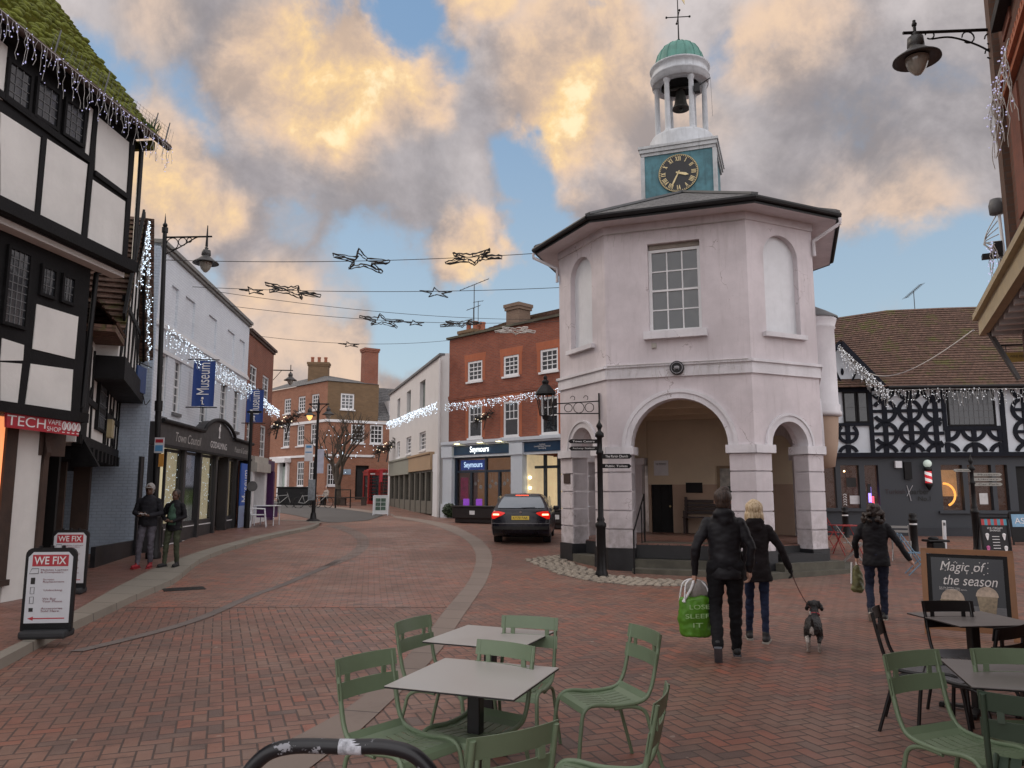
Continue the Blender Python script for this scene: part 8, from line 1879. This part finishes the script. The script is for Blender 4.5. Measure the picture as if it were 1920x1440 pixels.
m.tube(bezier([(-.14, -.05, -.2), (-.06, -.06, -.08), (-.02, -.04, 0)], 5), .014, 6); m.build('handle', M_frame, bg_)
for k, s_ in enumerate(('LOSE', 'SLEEP', 'IT')): text(s_, .05 * len(s_), .042, (-.02 if k else .0, -.115, -.24 - k * .085), X3, Z3, mat('pale green print', (.4, .6, .3), .5), bg_, name='lettering')
wm_ = [o for o in bpy.data.objects if o.get('label', '').startswith('curly')][0]; hp_ = wmat(wm_) @ V((-.27, .18, .83))
b2 = thing('shopping_bag', 'small olive bag of greens held by the curly haired woman', 'bag', hp_, 0); m = MB(); m.loft([(0, 0, -.42, .07, .04), (0, 0, -.38, .10, .06), (.0, 0, -.15, .07, .05), (0, 0, -.05, .03, .03)]); organic('bag', m, mat('olive translucent bag', (.12, .12, .05), .5, .6, 12, .2), b2, .011, 2, .02, 9, 5); m = MB(); m.tube([(0, 0, -.06), (0, 0, .01)], .012, 6); m.tube([(-.07, 0, 0), (-.09, 0, -.3)], .012, 6); m.build('handle', M_frame, b2)
# dog
dp = gr(1527, 1220); dg_ = thing('dog', 'small black and white dog trotting away on a leash', 'dog', dp, R(-22)); dg_.scale = (.8, .8, .84)
m = MB(); m.cap((0, -.10, .325), (0, .14, .32), .105, .12); m.cap((0, .1, .31), (.01, .23, .36), .115, .09); m.ball((0, -.16, .315), (.095, .08, .10)); m.cap((.01, .22, .38), (.02, .30, .50), .075, .06)
m.ball((.02, .33, .55), (.075, .085, .07)); m.cap((.02, .38, .54), (.02, .47, .515), .042, .028)
for sx in (-1, 1): m.cap((.02 + sx * .06, .32, .585), (.02 + sx * .105, .33, .50), .03, .025); m.ball((.02 + sx * .10, .33, .52), (.02, .035, .05))
for sx, hk, pw_ in ((-1, (-.075, -.26, .15), (-.075, -.19, .02)), (1, (.07, -.20, .15), (.07, -.13, .02))):
    m.cap((sx * .06, -.13, .29), (sx * .085, -.06, .20), .068, .045); m.cap((sx * .085, -.06, .20), hk, .043, .024); m.cap(hk, pw_, .023, .02); m.cap(pw_, V(pw_) + V((0, .045, 0)), .022, .02)
for sx, kn, pw_ in ((-1, (-.07, .22, .15), (-.07, .28, .02)), (1, (.075, .17, .16), (.07, .10, .03))): m.cap((sx * .07, .17, .28), kn, .048, .028); m.cap(kn, pw_, .025, .02); m.cap(pw_, V(pw_) + V((0, .04, 0)), .022, .02)
m.cap((0, -.23, .37), (-.01, -.27, .44), .022, .018); m.cap((-.01, -.27, .44), (-.03, -.235, .53), .018, .012)
def dpaint(c):
    if c.z < .13: return 1
    if c.y < -.2 and ((c.x + .015) / .03) ** 2 + ((c.z - .26) / .085) ** 2 < 1: return 1
    if c.z > .5 and c.y < -.2: return 1
    if c.z < .22 and c.x < 0 and c.y < -.15: return 1
    return 0
organic('body', m, [hairm('black fur', (.008, .008, .009), (.022, .02, .02)), hairm('white fur', (.30, .27, .25), (.5, .46, .42))], dg_, .008, 3, .008, 30, 1, dpaint)
m = MB(); m.tube([(.02 + .068 * math.cos(a * .45), .255 + .05 * math.sin(a * .45), .435 - .03 * math.sin(a * .45)) for a in range(14)], .01, 6, closed=True); m.build('collar', M_red, dg_)
wb = [o for o in bpy.data.objects if o.get('label', '').startswith('blonde woman')][0]; a = wmat(wb) @ V((.43, .06, .82)); b = wmat(dg_) @ V((.02, .22, .48)); m = MB(); m.tube([a + V((0, 0, .03))] + [a.lerp(b, k / 10) + V((0, 0, -.06 * 4 * (k / 10) * (1 - k / 10))) for k in range(11)], .006, 5)
tag(m.build('leash', mat('dark red leash', (.08, .02, .015), .6)), 'thin dark leash running from the gloved hand to the dog', 'leash')
